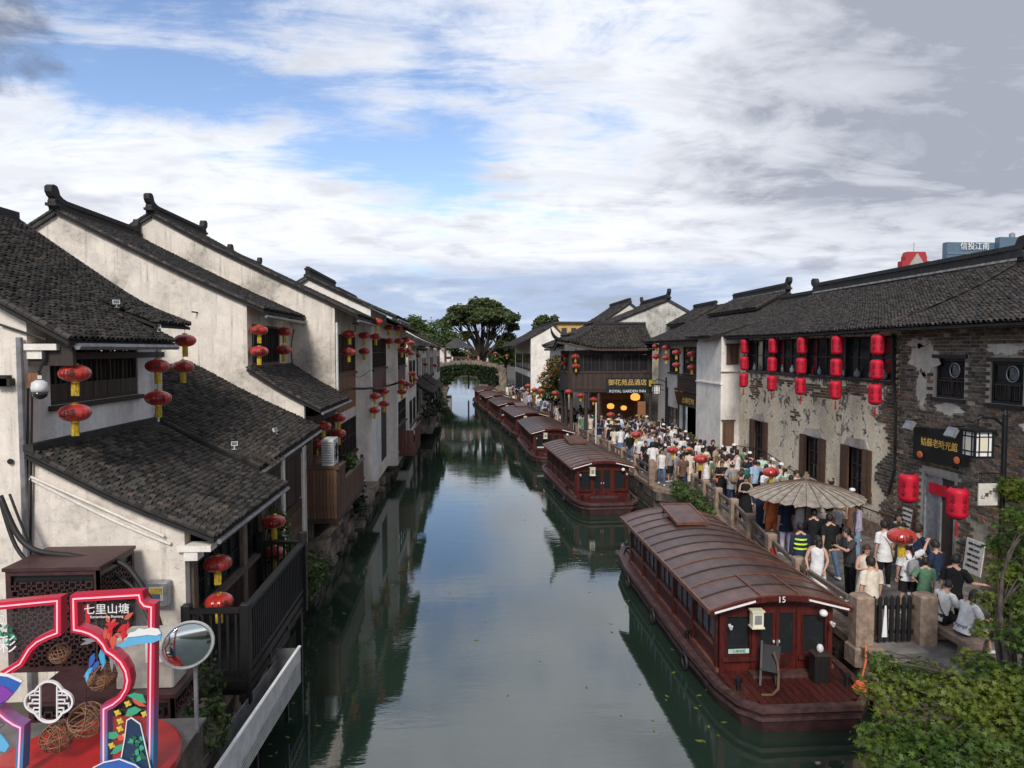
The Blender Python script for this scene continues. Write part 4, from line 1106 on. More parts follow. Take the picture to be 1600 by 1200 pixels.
    MB().box(XW-.012, XW+.02, 18.15, 18.85, 3.0, 3.3).build('red_notice', MT['lantern_crimson'], do)
    MB().box(XW-.45, XW, 17.6, 19.3, .96, 1.12).build('door_step', MT['stone_post'], h)
    # shop sign
    s = thing('shop_sign', 'black shop board with gold characters above the grey door', 'sign', (12.85, 18.3, 3.9))
    MB().prism([(17.2, 3.98), (19.35, 3.86), (19.35, 4.80), (17.2, 4.92)], lambda a, b, d: (12.92-d, a, b), 0, .09).build('board', MT['sign_black'], s)
    add_text('姑蘇老時光館', .25, MT['gold_paint'], s, (12.82, 18.25, 4.42), -PI/2)
    MB().ball((12.80, 19.0, 4.05), (.02, .14, .10)).ball((12.80, 17.5, 4.12), (.02, .12, .10)).build('flower_motif', MT['c_orange'], s)
    for y in (17.45, 19.2):
        l = thing('floodlight', 'grey floodlight over the %s end of the black shop board' % ('near' if y < 18 else 'far'), 'floodlight', (12.6, y, 4.85), group='floodlights over the shop board')
        MB().beam((12.95, y, 5.02), (12.62, y, 5.0), .03, .03).build('arm', MT['black_metal'], l)
        MB().beam((12.60, y-.17, 4.86), (12.60, y+.17, 4.86), .10, .26, up=(.5, 0, .86)).build('lamp_head', MT['grey_metal'], l)
    return h
brick_house()

def lantern_house():
    XW = 13.0
    row = (20.62, 31.7, 6.06, 7.45)
    holes = [row, (29.5, 31.3, 1.95, 3.85), (24.6, 26.45, 2.15, 3.74), (21.7, 23.45, 2.1, 3.74)]
    h = gable_house('long house with peeling plaster and a row of dark upper windows behind red lanterns', -1, 20.3, 32.7, XW, [(16.6, 9.66), (15.3, 8.92), (13.8, 8.26), (12.2, 7.64)], .96, 22,
                    MT['plaster_peeled'], holes, n_ind=220, tile=MT['tile_right'], seed=111, ridge_h=.40, fin=1.0, lime=True, sway=.05, verge_on=False)
    pl = xplane(XW, -1)
    w = window(h, pl, *row, 16, 2, MT['wood_black'], MT['glass_dark'], .10, True, .06, lattice=0)
    for i in range(5):
        y = row[0]+(row[1]-row[0])*i/4; MB().box(XW-.04, XW+.14, y-.09, y+.09, row[2], row[3]).build('window_post', MT['wood_black'], h)
    rng = random.Random(8)
    for i in range(14):                      # crockery and trinkets on the sill inside
        y = 21.2+i*.75+rng.uniform(-.2, .2); s = rng.uniform(.05, .11)
        o = MB().lathe([(s*.5, 0), (s, .06), (s*.9, .16), (s*.4, .22), (s*.3, .3)], 8, (XW-.02, y, 6.10)); o = o.build('sill_vase', MT[rng.choice(['white_paint', 'c_grey', 'c_red', 'c_skyblue', 'cream_paint'])], h, True)
    for i, (a, b, c, d) in enumerate(holes[1:]):
        window(h, pl, a+.45, b-.45, c, d, 2, 3, MT['wood_dark'], MT['glass_dark'], .12, True, .06)
        for s, (u0, u1) in enumerate(((a-.05, a+.45), (b-.45, b+.05))):    # open board shutters
            sh = MB(); sh.box(XW-.05, XW-.004, u0, u1, c-.02, d+.02); so_ = sh.build('shutter', MT['wood_brown'], h)
            planks(so_, pl, u0+.03, u1-.03, c+.03, d-.03, 4, MT['wood_brown'], 'shutter_board', d=-.05, th=.012)
        cap = MB().prism([((a+b)/2-.75, d+.03), ((a+b)/2+.75, d+.03), ((a+b)/2+.55, d+.30), ((a+b)/2-.55, d+.34)], lambda u, v, dd: (XW-dd, u, v), 0, .03); cap.build('plaster_remnant', MT['plaster_patch'], h)
    # exposed corner bricks at the near end
    rest = MB(); base = MB().bbox(-.115, .115, -.041, .041, 0, .024, .007); n = 0
    bm_ = {k: base.mesh('brick', MT[k]) for k in ('brick', 'brick_warm')}
    z = 1.0; r = 0
    while z < 7.3:
        wid = .75+.5*mnoise.noise((0, z*1.3, 1.5))+.25*mnoise.noise((9, z*4, 1.5))
        y = 20.32+(r % 2)*.12
        while y < 20.32+wid:
            if not (y+.2 > 20.6 and 5.95 < z < 7.5):
                Mx = Matrix.Translation((XW+.002-rng.uniform(0, .01), y+.125, z+.045)) @ Matrix(((0, 0, -1, 0), (1, 0, 0, 0), (0, 1, 0, 0), (0, 0, 0, 1)))
                inst('brick', bm_['brick_warm' if rng.random() < .25 else 'brick'], h, Mx); n += 1
            y += .25
        z += .098; r += 1
    # patches of bare brick below the window row
    for cy, cz, ry, rz in ((22.6, 5.65, 1.3, .22), (25.3, 5.5, 1.4, .3), (28.2, 5.72, 1.6, .16), (30.9, 5.3, .7, .5), (26.9, 4.4, .5, .35)):
        z = cz-rz
        while z < cz+rz:
            y = cy-ry+(int(z*50) % 2)*.12
            while y < cy+ry:
                if ((y-cy)/ry)**2+((z-cz)/rz)**2 < .9+.9*mnoise.noise((y*1.7, z*3, 0)) and n < 300 and rng.random() < .8:
                    Mx = Matrix.Translation((XW+.012-rng.uniform(0, .012), y, z)) @ Matrix(((0, 0, -1, 0), (1, 0, 0, 0), (0, 1, 0, 0), (0, 0, 0, 1)))
                    inst('brick', bm_['brick_warm' if rng.random() < .45 else 'brick'], h, Mx); n += 1
                y += .25
            z += .098
    MB().box(XW-.12, XW-.002, 20.35, 32.6, .96, 1.55).build('plinth', MT['stone_post'], h)
    MB().tube([(12.9, 20.55, 7.5), (12.93, 20.5, 6.0), (12.86, 20.25, 5.2), (12.9, 20.3, 3.4), (12.92, 20.6, 2.6)], .05, 6).build('downpipe', MT['cable'], h)
    eave_gutter(h, 12.32, 7.56, 20.4, 32.6, MT['wood_dark'], .05)
    rafters(h, 13.0, 7.72, 12.25, 7.52, 20.5, 32.6, 38)
lantern_house()

def white_corner_house():
    h = gable_house('white plastered house with a jutting corner between the long house and the shop', -1, 32.72, 36.3, 12.1, [(16.6, 9.5), (14.5, 8.55), (11.5, 7.62)], .96, 21, MT['plaster_c'], [], tile=MT['tile_right'], seed=121, ends=(0, 0), ridge_h=.2, pitch=.22, expo=.17)
    pl = yplane(32.72)
    for n, (a, b, c, d) in enumerate(((12.34, 12.93, 6.32, 7.25), (12.2, 12.75, 2.45, 3.62))):
        sh = MB(); sh.box(a, b, 32.66, 32.715, c, d); s = sh.build('shutter', MT['wood_brown'], h)
        planks(s, pl, a+.04, b-.04, c+.04, d-.04, 4, MT['wood_brown'], 'shutter_board', d=-.06, th=.014)
        MB().box(a-.06, b+.06, 32.65, 32.715, d+.002, d+.06).build('lintel', MT['wood_dark'], h)
    MB().box(12.05, 12.95, 32.60, 32.714, 5.98, 6.03).build('wall_ledge', MT['plaster_c'], h)
    MB().prism([(12.04, 5.35), (12.14, 5.35), (12.14, 5.42), (12.04, 5.42)], lambda a, b, d: (a, d, b), 32.66, 36.3).build('wall_ledge', MT['plaster_c'], h)
white_corner_house()

def shop_house():
    XW = 13.0
    holes = [(37.0, 41.2, 1.0, 3.7), (36.8, 41.6, 5.6, 7.2), (42.2, 44.6, 1.0, 3.4), (42.2, 44.4, 5.6, 7.1)]
    h = gable_house('shop house with a blue-lit interior and balcony front beside the white corner', -1, 36.3, 46.9, XW, [(17.0, 9.7), (14.8, 8.65), (12.0, 7.5)], .96, 22, MT['plaster_far'], holes, tile=MT['tile_right'], seed=131, ends=(0, 0), ridge_h=.2, pitch=.24, expo=.18)
    pl = xplane(XW, -1)
    for q in (holes[1], holes[3]): window(h, pl, *q, 4, 2, MT['wood_dark'], MT['glass_dark'], .1, True, .06)
    planks(h, pl, 36.7, 41.7, 4.75, 5.5, 5, MT['wood_dark'], 'balcony_board', d=-.25, horiz=True)
    MB().box(12.55, 13.0, 36.7, 41.7, 4.6, 4.74).build('balcony_floor', MT['wood_dark'], h)
    s = MB().prism([(36.7, 3.75), (41.5, 3.75), (41.5, 4.55), (36.7, 4.55)], lambda a, b, d: (12.75-d-(b-3.75)*.25, a, b), 0, .07); so_ = s.build('sign_board', MT['sign_black'], h)
    add_text('古镇老味', .55, MT['gold_paint'], so_, (12.55, 39.1, 4.15), -PI/2)
    MB().box(14.4, 14.5, 36.9, 41.4, 1.0, 3.7).build('shop_wall', MT['c_skyblue'], h)
    MB().beam((13.4, 37.1, 3.62), (13.4, 41.0, 3.62), .10, .05).build('tube_light', glow('tube_light', (.62, .82, 1.0), 9.0), h)
    MB().box(14.35, 14.39, 38.2, 39.6, 1.6, 2.6).build('menu_panel', MT['c_skyblue'], h)
    for q in (37.0, 41.2, 42.2, 44.6): MB().box(12.94, 13.08, q-.08, q+.08, .96, 4.6).build('post', MT['wood_dark'], h)
    window(h, pl, *holes[2], 3, 2, MT['wood_dark'], MT['glass_pale'], .1, False, .06)
    return h
shop_house()

def inn():
    # upper storey bridging the street on posts; its end front faces the camera
    Y0, Y1, X0, X1 = 47.0, 51.5, 6.95, 12.6
    h = thing('inn', 'dark timber inn on posts over the street with upturned eaves and a lit entrance', 'inn', (9.8, 47, 1))
    pl = yplane(Y0)
    MB().panel(pl, X0, X1, 4.35, 6.95, .15, [(X0+.35, X1-.3, 5.55, 6.75)]).build('front_wall', MT['wood_dark'], h)
    MB().panel(xplane(X0, -1), Y0+.151, Y1, 4.35, 6.95, .15, [(47.6, 51.0, 5.55, 6.75)]).build('side_wall', MT['wood_dark'], h)
    window(h, pl, X0+.35, X1-.3, 5.55, 6.75, 9, 2, MT['wood_dark'], MT['glass_dark'], .06, True, .05, lattice=1)
    window(h, xplane(X0, -1), 47.6, 51.0, 5.55, 6.75, 5, 2, MT['wood_dark'], MT['glass_dark'], .06, True, .05)
    planks(h, pl, X0+.02, X1-.02, 4.36, 5.45, 34, MT['wood_dark'], 'panel_board', d=-.01)
    planks(h, xplane(X0, -1), Y0+.15, Y1, 4.36, 5.45, 20, MT['wood_dark'], 'panel_board', d=-.01)
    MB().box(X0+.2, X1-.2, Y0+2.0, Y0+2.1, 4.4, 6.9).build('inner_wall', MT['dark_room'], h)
    MB().box(X0-.1, X1+.05, Y0-.12, Y1, 4.16, 4.345).build('floor_beam', MT['wood_dark'], h)
    for x, y in ((7.1, 47.05), (8.1, 47.05), (8.95, 47.05), (7.1, 49.5), (7.1, 51.4), (12.5, 47.05)):
        MB().lathe([(.17, 0), (.17, .25), (.13, .26), (.12, 3.16)], 10, (x, y, 1.0)).build('post', MT['wood_dark'], h, True)
    # roof: front slope to the camera, hip to the canal, upturned corner
    zr = 8.62
    def flare(x): return .62*max(0, (8.1-x)/2.4)**2
    prof = [(0, 8.62), (1.2, 7.9), (2.2, 7.42), (3.05, 7.14)]
    cv = Curve2(prof); Yr = Y0+2.25
    import types
    def keep(s_, hh): return s_ > 3.05-hh-.02
    n0 = len(COL.objects)
    # front slope, tiles following the flared corner
    ro, _ = tiled_roof(h, (6.0, Yr, 0), (1, 0, 0), (0, -1, 0), prof, 6.75, 0, .22, .18, MT['tile'], keep=keep, seed=141)
    rs, _ = tiled_roof(h, (9.05, Yr-3.05, 0), (0, 1, 0), (-1, 0, 0), prof, 7.6, 0, .22, .18, MT['tile'], keep=lambda s_, hh: s_ > 3.05-hh-.02, seed=142, name='side_roof')
    for o in [ro, rs]+list(ro.children)+list(rs.children):
        off = WL[ro.name] if o in (ro,) or o.parent == ro else WL[rs.name]
        me = o.data; co = np.empty(len(me.vertices)*3); me.vertices.foreach_get('co', co); co = co.reshape(-1, 3)
        wx = co[:, 0]+off.x; wy = co[:, 1]+off.y
        d = np.maximum(0, (8.6-wx)/2.6)*np.maximum(0, (48.0-wy)/2.6)
        co[:, 2] += .75*d**1.0
        me.vertices.foreach_set('co', co.ravel()); me.update()
    # hip rib ending in an upturned horn
    pts = []
    for i in range(13):
        t = i/12; hh = 3.05*t; x = 9.05-hh; y = Yr-hh; z = cv.z(hh)+.08
        z += .75*max(0, (8.6-x)/2.6)*max(0, (48-y)/2.6)
        pts.append((x, y, z))
    x, y, z = pts[-1]; pts += [(x-.22, y-.22, z+.16), (x-.40, y-.40, z+.42), (x-.48, y-.48, z+.72)]
    MB().tube(pts, [.13]*13+[.11, .08, .03], 8).build('hip_rib', MT['ridge'], h)
    e = MB(); m = 14
    ex = [(6.0+(12.75-6.0)*i/m) for i in range(m+1)]
    P = [(x, Yr-3.0, 7.02+.75*max(0, (8.6-x)/2.6)*max(0, (48-(Yr-3.0))/2.6)) for x in ex]
    e.ribbon([(p[0], p[2]) for p in P], .14, -.06, .06, lambda a, b, d: (a, P[0][1]+d, b))
    e.build('eave_board', MT['wood_dark'], h)
    e = MB(); P = [(6.05, Yr-3.0+7.5*i/m, 7.02+.75*((8.6-6.05)/2.6)*max(0, (48-(Yr-3.0+7.5*i/m))/2.6)) for i in range(m+1)]
    e.ribbon([(p[1], p[2]) for p in P], .14, -.06, .06, lambda a, b, d: (6.05+d, a, b))
    e.build('eave_board', MT['wood_dark'], h)
    ridge(h, (9.05, Yr, zr), (12.7, Yr, zr), .2, .8, (1, 0))
    bk = MB(); bk.prism([(0, 8.55), (2.6, 7.4), (2.6, 7.3), (0, 8.45)], lambda a, b, d: (d, Yr+a, b), 9.05, 12.7); bk.build('back_roof', MT['roofs_far'], h)
    # entrance: warm lit shop front under the storey
    MB().panel(yplane(49.2), 9.0, 12.6, 1.0, 4.15, .1, [(9.6, 11.9, 1.0, 3.5)]).build('entrance_wall', MT['wood_orange'], h)
    MB().box(9.2, 12.4, 51.0, 51.1, 1.0, 4.1).build('entrance_back', MT['wood_orange'], h)
    for x, y, z, r in ((10.1, 48.6, 3.05, .26), (11.1, 48.9, 2.9, .22), (11.6, 47.6, 3.75, .34)):
        lm = MB().lathe([(.02, r*.9), (r*.6, r*.75), (r, .1), (r*.9, -r*.35), (r*.4, -r*.6)], 14, (x, y, z)); lm.build('lamp', glow('warm_lamp', (1.0, .42, .08), .9), h, True)
        MB().tube([(x, y, z+r*.8), (x, y, 4.2)], .01, 4).build('lamp_cord', MT['cable'], h)
    MB().box(11.7, 12.25, 47.3, 47.36, 1.5, 3.5).build('door_banner', MT['wood_orange'], h)
    add_text('酒', .45, MT['gold_paint'], h, (11.97, 47.28, 2.3))
    s = thing('inn_sign', 'dark inn board with gold characters over white capital letters', 'sign', (10.8, 46.8, 4.2))
    MB().box(9.40, 12.28, 46.72, 46.8, 4.36, 5.12).build('board', MT['sign_teal'], s)
    add_text('御花苑品酒店', .44, MT['gold_paint'], s, (10.85, 46.71, 4.80))
    MB().box(9.40, 12.28, 46.72, 46.8, 4.10, 4.355).build('lower_board', MT['sign_teal'], s)
    add_text('ROYAL GARDEN INN', .26, MT['white_paint'], s, (10.85, 46.71, 4.23))
    MB().box(12.32, 12.66, 46.72, 46.8, 4.55, 5.0).build('yellow_plate', MT['tassel'], s)
    return h
inn()

def right_rows_far():
    h = gable_house('house behind the inn with a mossy white gable and upturned ridge', -1, 52.0, 60.0, 9.2, [(15.1, 10.75), (12.6, 9.75), (10.6, 8.95), (8.1, 8.15)], .96, 19.5, plaster('plaster_mossy', (.66, .63, .57), (.15, .145, .12), .95, .6, seed=21, s_lo=.40),
                    [(52.6, 59.4, 5.2, 7.0)], pitch=.26, expo=.2, seed=151, ridge_h=.3, fin=1.1, back_drop=2.4)
    window(h, xplane(9.2, -1), 52.6, 59.4, 5.2, 7.0, 6, 2, MT['wood_dark'], MT['glass_dark'], .08, True, .07)
    h = gable_house('dark boarded house between the inn and the far white gable', -1, 61.0, 72.0, 8.6, [(12.6, 9.6), (10.4, 8.5), (7.8, 7.4)], .96, 16, MT['plaster_far'], [(61.5, 71.5, 4.6, 6.4), (61.5, 71.5, 1.3, 3.6)], pitch=.3, expo=.26, seed=152, ridge_h=.25, ends=(0, 0))
    wood_front(h, 8.6, 61.5, 71.5, 4.0, 6.4, MT['wood_dark'], 6, -1, 16, .35, lat=0)
    planks(h, xplane(8.6, -1), 61.5, 71.5, 1.3, 3.6, 10, MT['wood_dark'], 'panel_board', d=.05)
    h = gable_house('far white gabled house with a brown boarded front on the right bank', -1, 79.0, 104.0, 7.3, [(9.8, 9.85), (8.4, 9.0), (5.2, 7.35)], .96, 12.4, MT['plaster_c'], [(79.5, 90, 4.6, 6.6), (91, 103, 4.6, 6.6)], pitch=.34, expo=.3, seed=153, ridge_h=.25, ends=(0, 0))
    for q in ((79.5, 90), (91, 103)):
        wood_front(h, 7.3, *q, 4.0, 6.6, MT['wood_brown'], 5, -1, 12, .3, lat=0)
        planks(h, xplane(7.3, -1), *q, 1.2, 3.9, 8, MT['wood_dark'], 'panel_board', d=-.02)
    # roofs behind the front row
    gable_house('grey roof with a short raised ridge behind the inn roof', -1, 58.0, 66.0, 11.5, [(13.6, 10.9), (12.6, 10.2), (11.2, 9.3)], .96, 17, MT['plaster_far'], [], pitch=.3, expo=.25, seed=154, ridge_h=.3, ends=(0, 0))
    gable_house('roof with a hooked ridge just behind the long lantern house', -1, 36.5, 44.0, 15.6, [(17.0, 10.1), (16.2, 9.7), (15.3, 9.2)], .96, 19, MT['roofs_far'], [], pitch=.26, expo=.2, seed=155, ridge_h=.35, ends=(1, 0), lime=True)
    gable_house('dark roof behind the shop house ridge', -1, 47.2, 51.8, 15.2, [(17.0, 9.95), (16.2, 9.5), (14.9, 8.8)], .96, 19, MT['roofs_far'], [], pitch=.26, expo=.2, seed=156, ridge_h=.3, ends=(0, 0))
    gable_house('low tiled roof beyond the far white gable', -1, 108.0, 122.0, 8.5, [(11.5, 9.6), (10, 8.7), (7.6, 7.4)], .96, 15, MT['plaster_far'], [], pitch=.4, expo=.35, seed=157, ridge_h=.25, ends=(0, 0))
    y = thing('building', 'small yellow rendered building among roofs above the far white gable', 'building', (14, 95, 1))
    MB().box(12.4, 16.8, 95, 101, .96, 10.6).build('wall', M('yellow_render', (.55, .34, .12), .9), y)
    MB().prism([(12.0, 10.6), (17.2, 10.6), (17.0, 10.85), (12.2, 10.85)], lambda a, b, d: (a, d, b), 94.6, 101.4).build('roof', MT['roofs_far'], y)
    for x in (13.3, 14.6, 15.9): MB().box(x-.35, x+.35, 94.97, 95.05, 8.9, 10.0).build('window', MT['glass_dark'], y)
    # distant towers
    t = thing('tower_block', 'distant blue-grey glass tower block with white characters on top', 'building', (228, 300, 0))
    tm = M('tower_glass', (.10, .16, .22), .35, .15, .05)
    MB().box(212.0, 262, 300, 303, 0, 54.6).build('wall', tm, t)
    MB().box(234, 275, 297, 299.9, 0, 56.6).build('front_wing', tm, t)
    for k in range(8):
        MB().box(212.2, 233.8, 299.7, 299.95, 20+k*4.2, 20.5+k*4.2).build('floor_band', M('band%d' % 0, (.15, .21, .27), .5) if k == 0 else bpy.data.materials['band0'], t)
        MB().box(234.2, 274.8, 296.7, 296.95, 20+k*4.2, 20.5+k*4.2).build('floor_band', bpy.data.materials['band0'], t)
    add_text('信投江南', 3.4, MT['white_paint'], t, (224.5, 299.5, 52.6), depth=.1)
    MB().lathe([(1.2, 0), (1.2, 2.4), (.2, 3)], 10, (246, 305, 57)).build('roof_tank', MT['grey_metal'], t)
    r = thing('tower_building', 'distant building with a stepped red roof and pale gable', 'building', (142.6, 220, 0))
    red = M('red_roof', (.36, .03, .035), .7); pale = M('pale_gable', (.40, .36, .32), .9)
    MB().box(141.2, 150.0, 221, 223, 0, 34.5).build('wall', red, r)
    MB().prism([(140.9, 33.0), (150.3, 33.0), (150.3, 35.8), (149.2, 36.0), (149.2, 37.2), (148.6, 38.8), (142.7, 38.8), (142.0, 37.2), (142.0, 36.0), (140.9, 35.8)], lambda a, b, d: (a, d, b), 220.5, 223).build('roof', red, r)
    MB().prism([(141.8, 32.5), (149.4, 32.5), (145.6, 38.2)], lambda a, b, d: (a, d, b), 219.8, 220.4).build('gable', pale, r)
    MB().tube([(145.6, 222, 38.8), (145.6, 222, 42)], .1, 5).build('spire', MT['grey_metal'], r)
right_rows_far()
# ------------------------------------------------------------------ foliage
_rs = np.random.RandomState(5)
def leaf_cloud(name, parent, clumps, n, size, mat, shape='quad', droop=.3, kind=None, up=.6, hollow=.45):
    """many small leaf faces spread through ellipsoid clumps [(centre, (rx,ry,rz))]; world space"""
    vol = np.array([r[0]*r[1]+r[1]*r[2]+r[0]*r[2] for _, r in clumps]); cnt = _rs.multinomial(n, vol/vol.sum())
    C = []; Nn = []
    for (c, r), k in zip(clumps, cnt):
        d = _rs.normal(size=(k, 3)); d /= np.linalg.norm(d, axis=1)[:, None]
        rad = (hollow+(1-hollow)*_rs.rand(k))**.6
        wob = 1+.28*np.sin(d[:, 0]*5+c[0])*np.cos(d[:, 2]*6+c[1])
        C.append(np.array(c)+d*rad[:, None]*np.array(r)*wob[:, None]); Nn.append(d)
    C = np.concatenate(C); Nn = np.concatenate(Nn); n = len(C)
    nrm = Nn*.55+_rs.normal(size=(n, 3))*.5+np.array([0, 0, up]); nrm /= np.linalg.norm(nrm, axis=1)[:, None]
    ref = _rs.normal(size=(n, 3)); tx = np.cross(nrm, ref); tx /= np.linalg.norm(tx, axis=1)[:, None]; ty = np.cross(nrm, tx)
    s = size*(.5+.95*_rs.rand(n))
    if shape == 'maple':
        lobes = []
        for i in range(7):
            a = math.radians(-135+45*i); L_ = (.55, .8, .98, 1.05, .98, .8, .55)[i]
            lobes.append((math.sin(a)*L_, math.cos(a)*L_))
            if i < 6:
                a2 = math.radians(-135+45*i+22.5); lobes.append((math.sin(a2)*.34, math.cos(a2)*.34))
        base = np.array([(0, -.12)]+lobes); F = [(0, i, i+1) for i in range(1, len(lobes))]
    elif shape == 'oval':
        base = np.array([(0, -1), (.42, -.3), (.34, .45), (0, 1), (-.34, .45), (-.42, -.3)]); F = [(0, 1, 2, 3), (0, 3, 4, 5)]
    elif shape == 'blade':
        base = np.array([(-.12, -1), (.12, -1), (.16, .1), (0, 1.2), (-.16, .1)]); F = [(0, 1, 2), (0, 2, 4), (2, 3, 4)]
    else:
        base = np.array([(-.6, -.5), (.6, -.6), (.5, .6), (-.5, .5)]); F = [(0, 1, 2, 3)]
    m = len(base)
    V_ = C[:, None, :]+(tx[:, None, :]*base[None, :, 0, None]+ty[:, None, :]*base[None, :, 1, None])*s[:, None, None]
    bend = (base**2).sum(1)[None, :]*s[:, None]*droop*.5; V_ = V_-nrm[:, None, :]*bend[:, :, None]*(_rs.rand(n)*1.4)[:, None, None]
    V_ = V_.reshape(-1, 3)
    k = len(F[0])
    if any(len(f) != k for f in F): raise ValueError
    FF = (np.array(F)[None]+(np.arange(n)*m)[:, None, None]).reshape(-1, k)
    c = WL[parent.name] if parent is not None and parent.name in WL else Vector()
    V_ = V_-np.array(c)
    me = bpy.data.meshes.new(name); me.vertices.add(len(V_)); me.vertices.foreach_set('co', V_.ravel())
    me.loops.add(FF.size); me.loops.foreach_set('vertex_index', FF.ravel().astype(np.int32))
    me.polygons.add(len(FF)); me.polygons.foreach_set('loop_start', np.arange(0, FF.size, k, dtype=np.int32)); me.polygons.foreach_set('loop_total', np.full(len(FF), k, dtype=np.int32))
    me.materials.append(mat); me.update()
    o = bpy.data.objects.new(name, me); link(o, parent)
    if kind: o['kind'] = kind
    return o
def limb(mb, a, b, r0, r1, bend=.15, n=5, rng=random):
    a = Vector(a); b = Vector(b); L_ = (b-a).length
    off = Vector((rng.uniform(-1, 1), rng.uniform(-1, 1), rng.uniform(0, 1)))*bend*L_
    pts = [a.lerp(b, i/n)+off*math.sin(PI*i/n) for i in range(n+1)]
    mb.tube(pts, [r0+(r1-r0)*i/n for i in range(n+1)], 7); return pts
def tree(label, base, fork, clumps, n, size, mat, r=.35, shape='quad', group=None, name='tree', cat='tree', sub=2, seed=1, hollow=.45):
    rng = random.Random(seed)
    t = thing(name, label, cat, base, group=group)
    mb = MB(); fk = Vector(fork)
    mb.tube([base, Vector(base).lerp(fk, .5)+Vector((rng.uniform(-.1, .1)*r, 0, 0)), fk], [r*1.25, r*.95, r*.8], 9)
    for c, rr in clumps:
        p = limb(mb, fk-Vector((0, 0, rng.uniform(0, .25)*(fk.z-base[2]))), c, r*.5, r*.12, .12, 5, rng)
        for _ in range(sub):
            q = Vector(c)+Vector((rng.uniform(-.8, .8)*rr[0], rng.uniform(-.8, .8)*rr[1], rng.uniform(-.1, .8)*rr[2]))
            limb(mb, p[3], q, r*.18, r*.05, .1, 3, rng)
    mb.build('trunk', MT['bark'], t, True)
    leaf_cloud('crown', t, clumps, n, size, mat, shape, hollow=hollow)
    return t
def far_trees():
    rng = random.Random(2); cl = []
    cx, cy, cz = 2.4, 125, 12.6
    for i in range(44):
        a = rng.uniform(0, 2*PI); q = rng.random()**.5
        x = cx+6.0*q*math.cos(a); y = cy+4.6*q*math.sin(a); z = cz+3.4*(1-q*q)*rng.uniform(.55, 1)-rng.uniform(0, .9)
        cl.append(((x, y, z), (rng.uniform(1.2, 1.9), rng.uniform(1.2, 1.8), rng.uniform(.7, 1.1))))
    for x, z in ((-3.2, 9.6), (7.6, 9.4), (6.6, 7.9), (-2.0, 8.0), (-3.4, 11.3), (8.3, 11.2), (-3.6, 7.2), (7.6, 6.6), (-1.6, 6.0), (5.6, 5.6), (4.4, 9.6), (.4, 9.8), (-4.0, 5.4), (8.6, 5.0)):
        cl.append(((x, cy+rng.uniform(-2, 2), z), (1.3, 1.3, .9)))
    tree('great spreading tree with an umbrella crown rising over the far bridge', (2.8, 125, 1.0), (2.7, 125, 5.6), cl, 36000, .26, MT['leaf_tree'], .28, name='tree', sub=4, seed=4, hollow=.15)
    for i, (px, py, Y, w, lab, m) in enumerate(((640, 508, 112, 3.6, 'bright green tree behind the far left roofs', 'leaf_light'), (676, 512, 118, 4.2, 'round green tree beside the great spreading tree', 'leaf_light'),
                                          (700, 530, 122, 3.2, 'dark low tree filling the gap under the great tree', 'leaf_tree'), (851, 500, 130, 2.2, 'small dark tree peeking over the far white gable', 'leaf_tree'),
                                          (790, 535, 128, 3.0, 'dense tree at the right foot of the great tree', 'leaf_tree'), (655, 530, 104, 2.4, 'leafy bush tree above the last left houses', 'leaf_light'))):
        c = at(px, py, Y=Y); cl = []
        for k in range(9):
            cl.append(((c.x+rng.uniform(-.8, .8)*w, c.y+rng.uniform(-.6, .6)*w, c.z+rng.uniform(-.85, .25)*w*.8), (w*.42, w*.42, w*.36)))
        tree(lab, (c.x, c.y, 1.0), (c.x, c.y, max(2.5, c.z-w*1.2)), cl, 3200, .24, MT[m], .28, seed=20+i)
    wd = thing('far_wood', 'band of distant trees on the skyline past the houses', None, (0, 260, 1)); wd['kind'] = 'stuff'
    cl = []
    for i in range(90):
        x = rng.uniform(-160, 260); y = rng.uniform(190, 330)
        cl.append(((x, y, rng.uniform(2.5, 5.5)), (rng.uniform(4, 8), 4, rng.uniform(2.2, 3.6))))
    leaf_cloud('foliage', wd, cl, 16000, .9, MT['leaf_tree'])
far_trees()

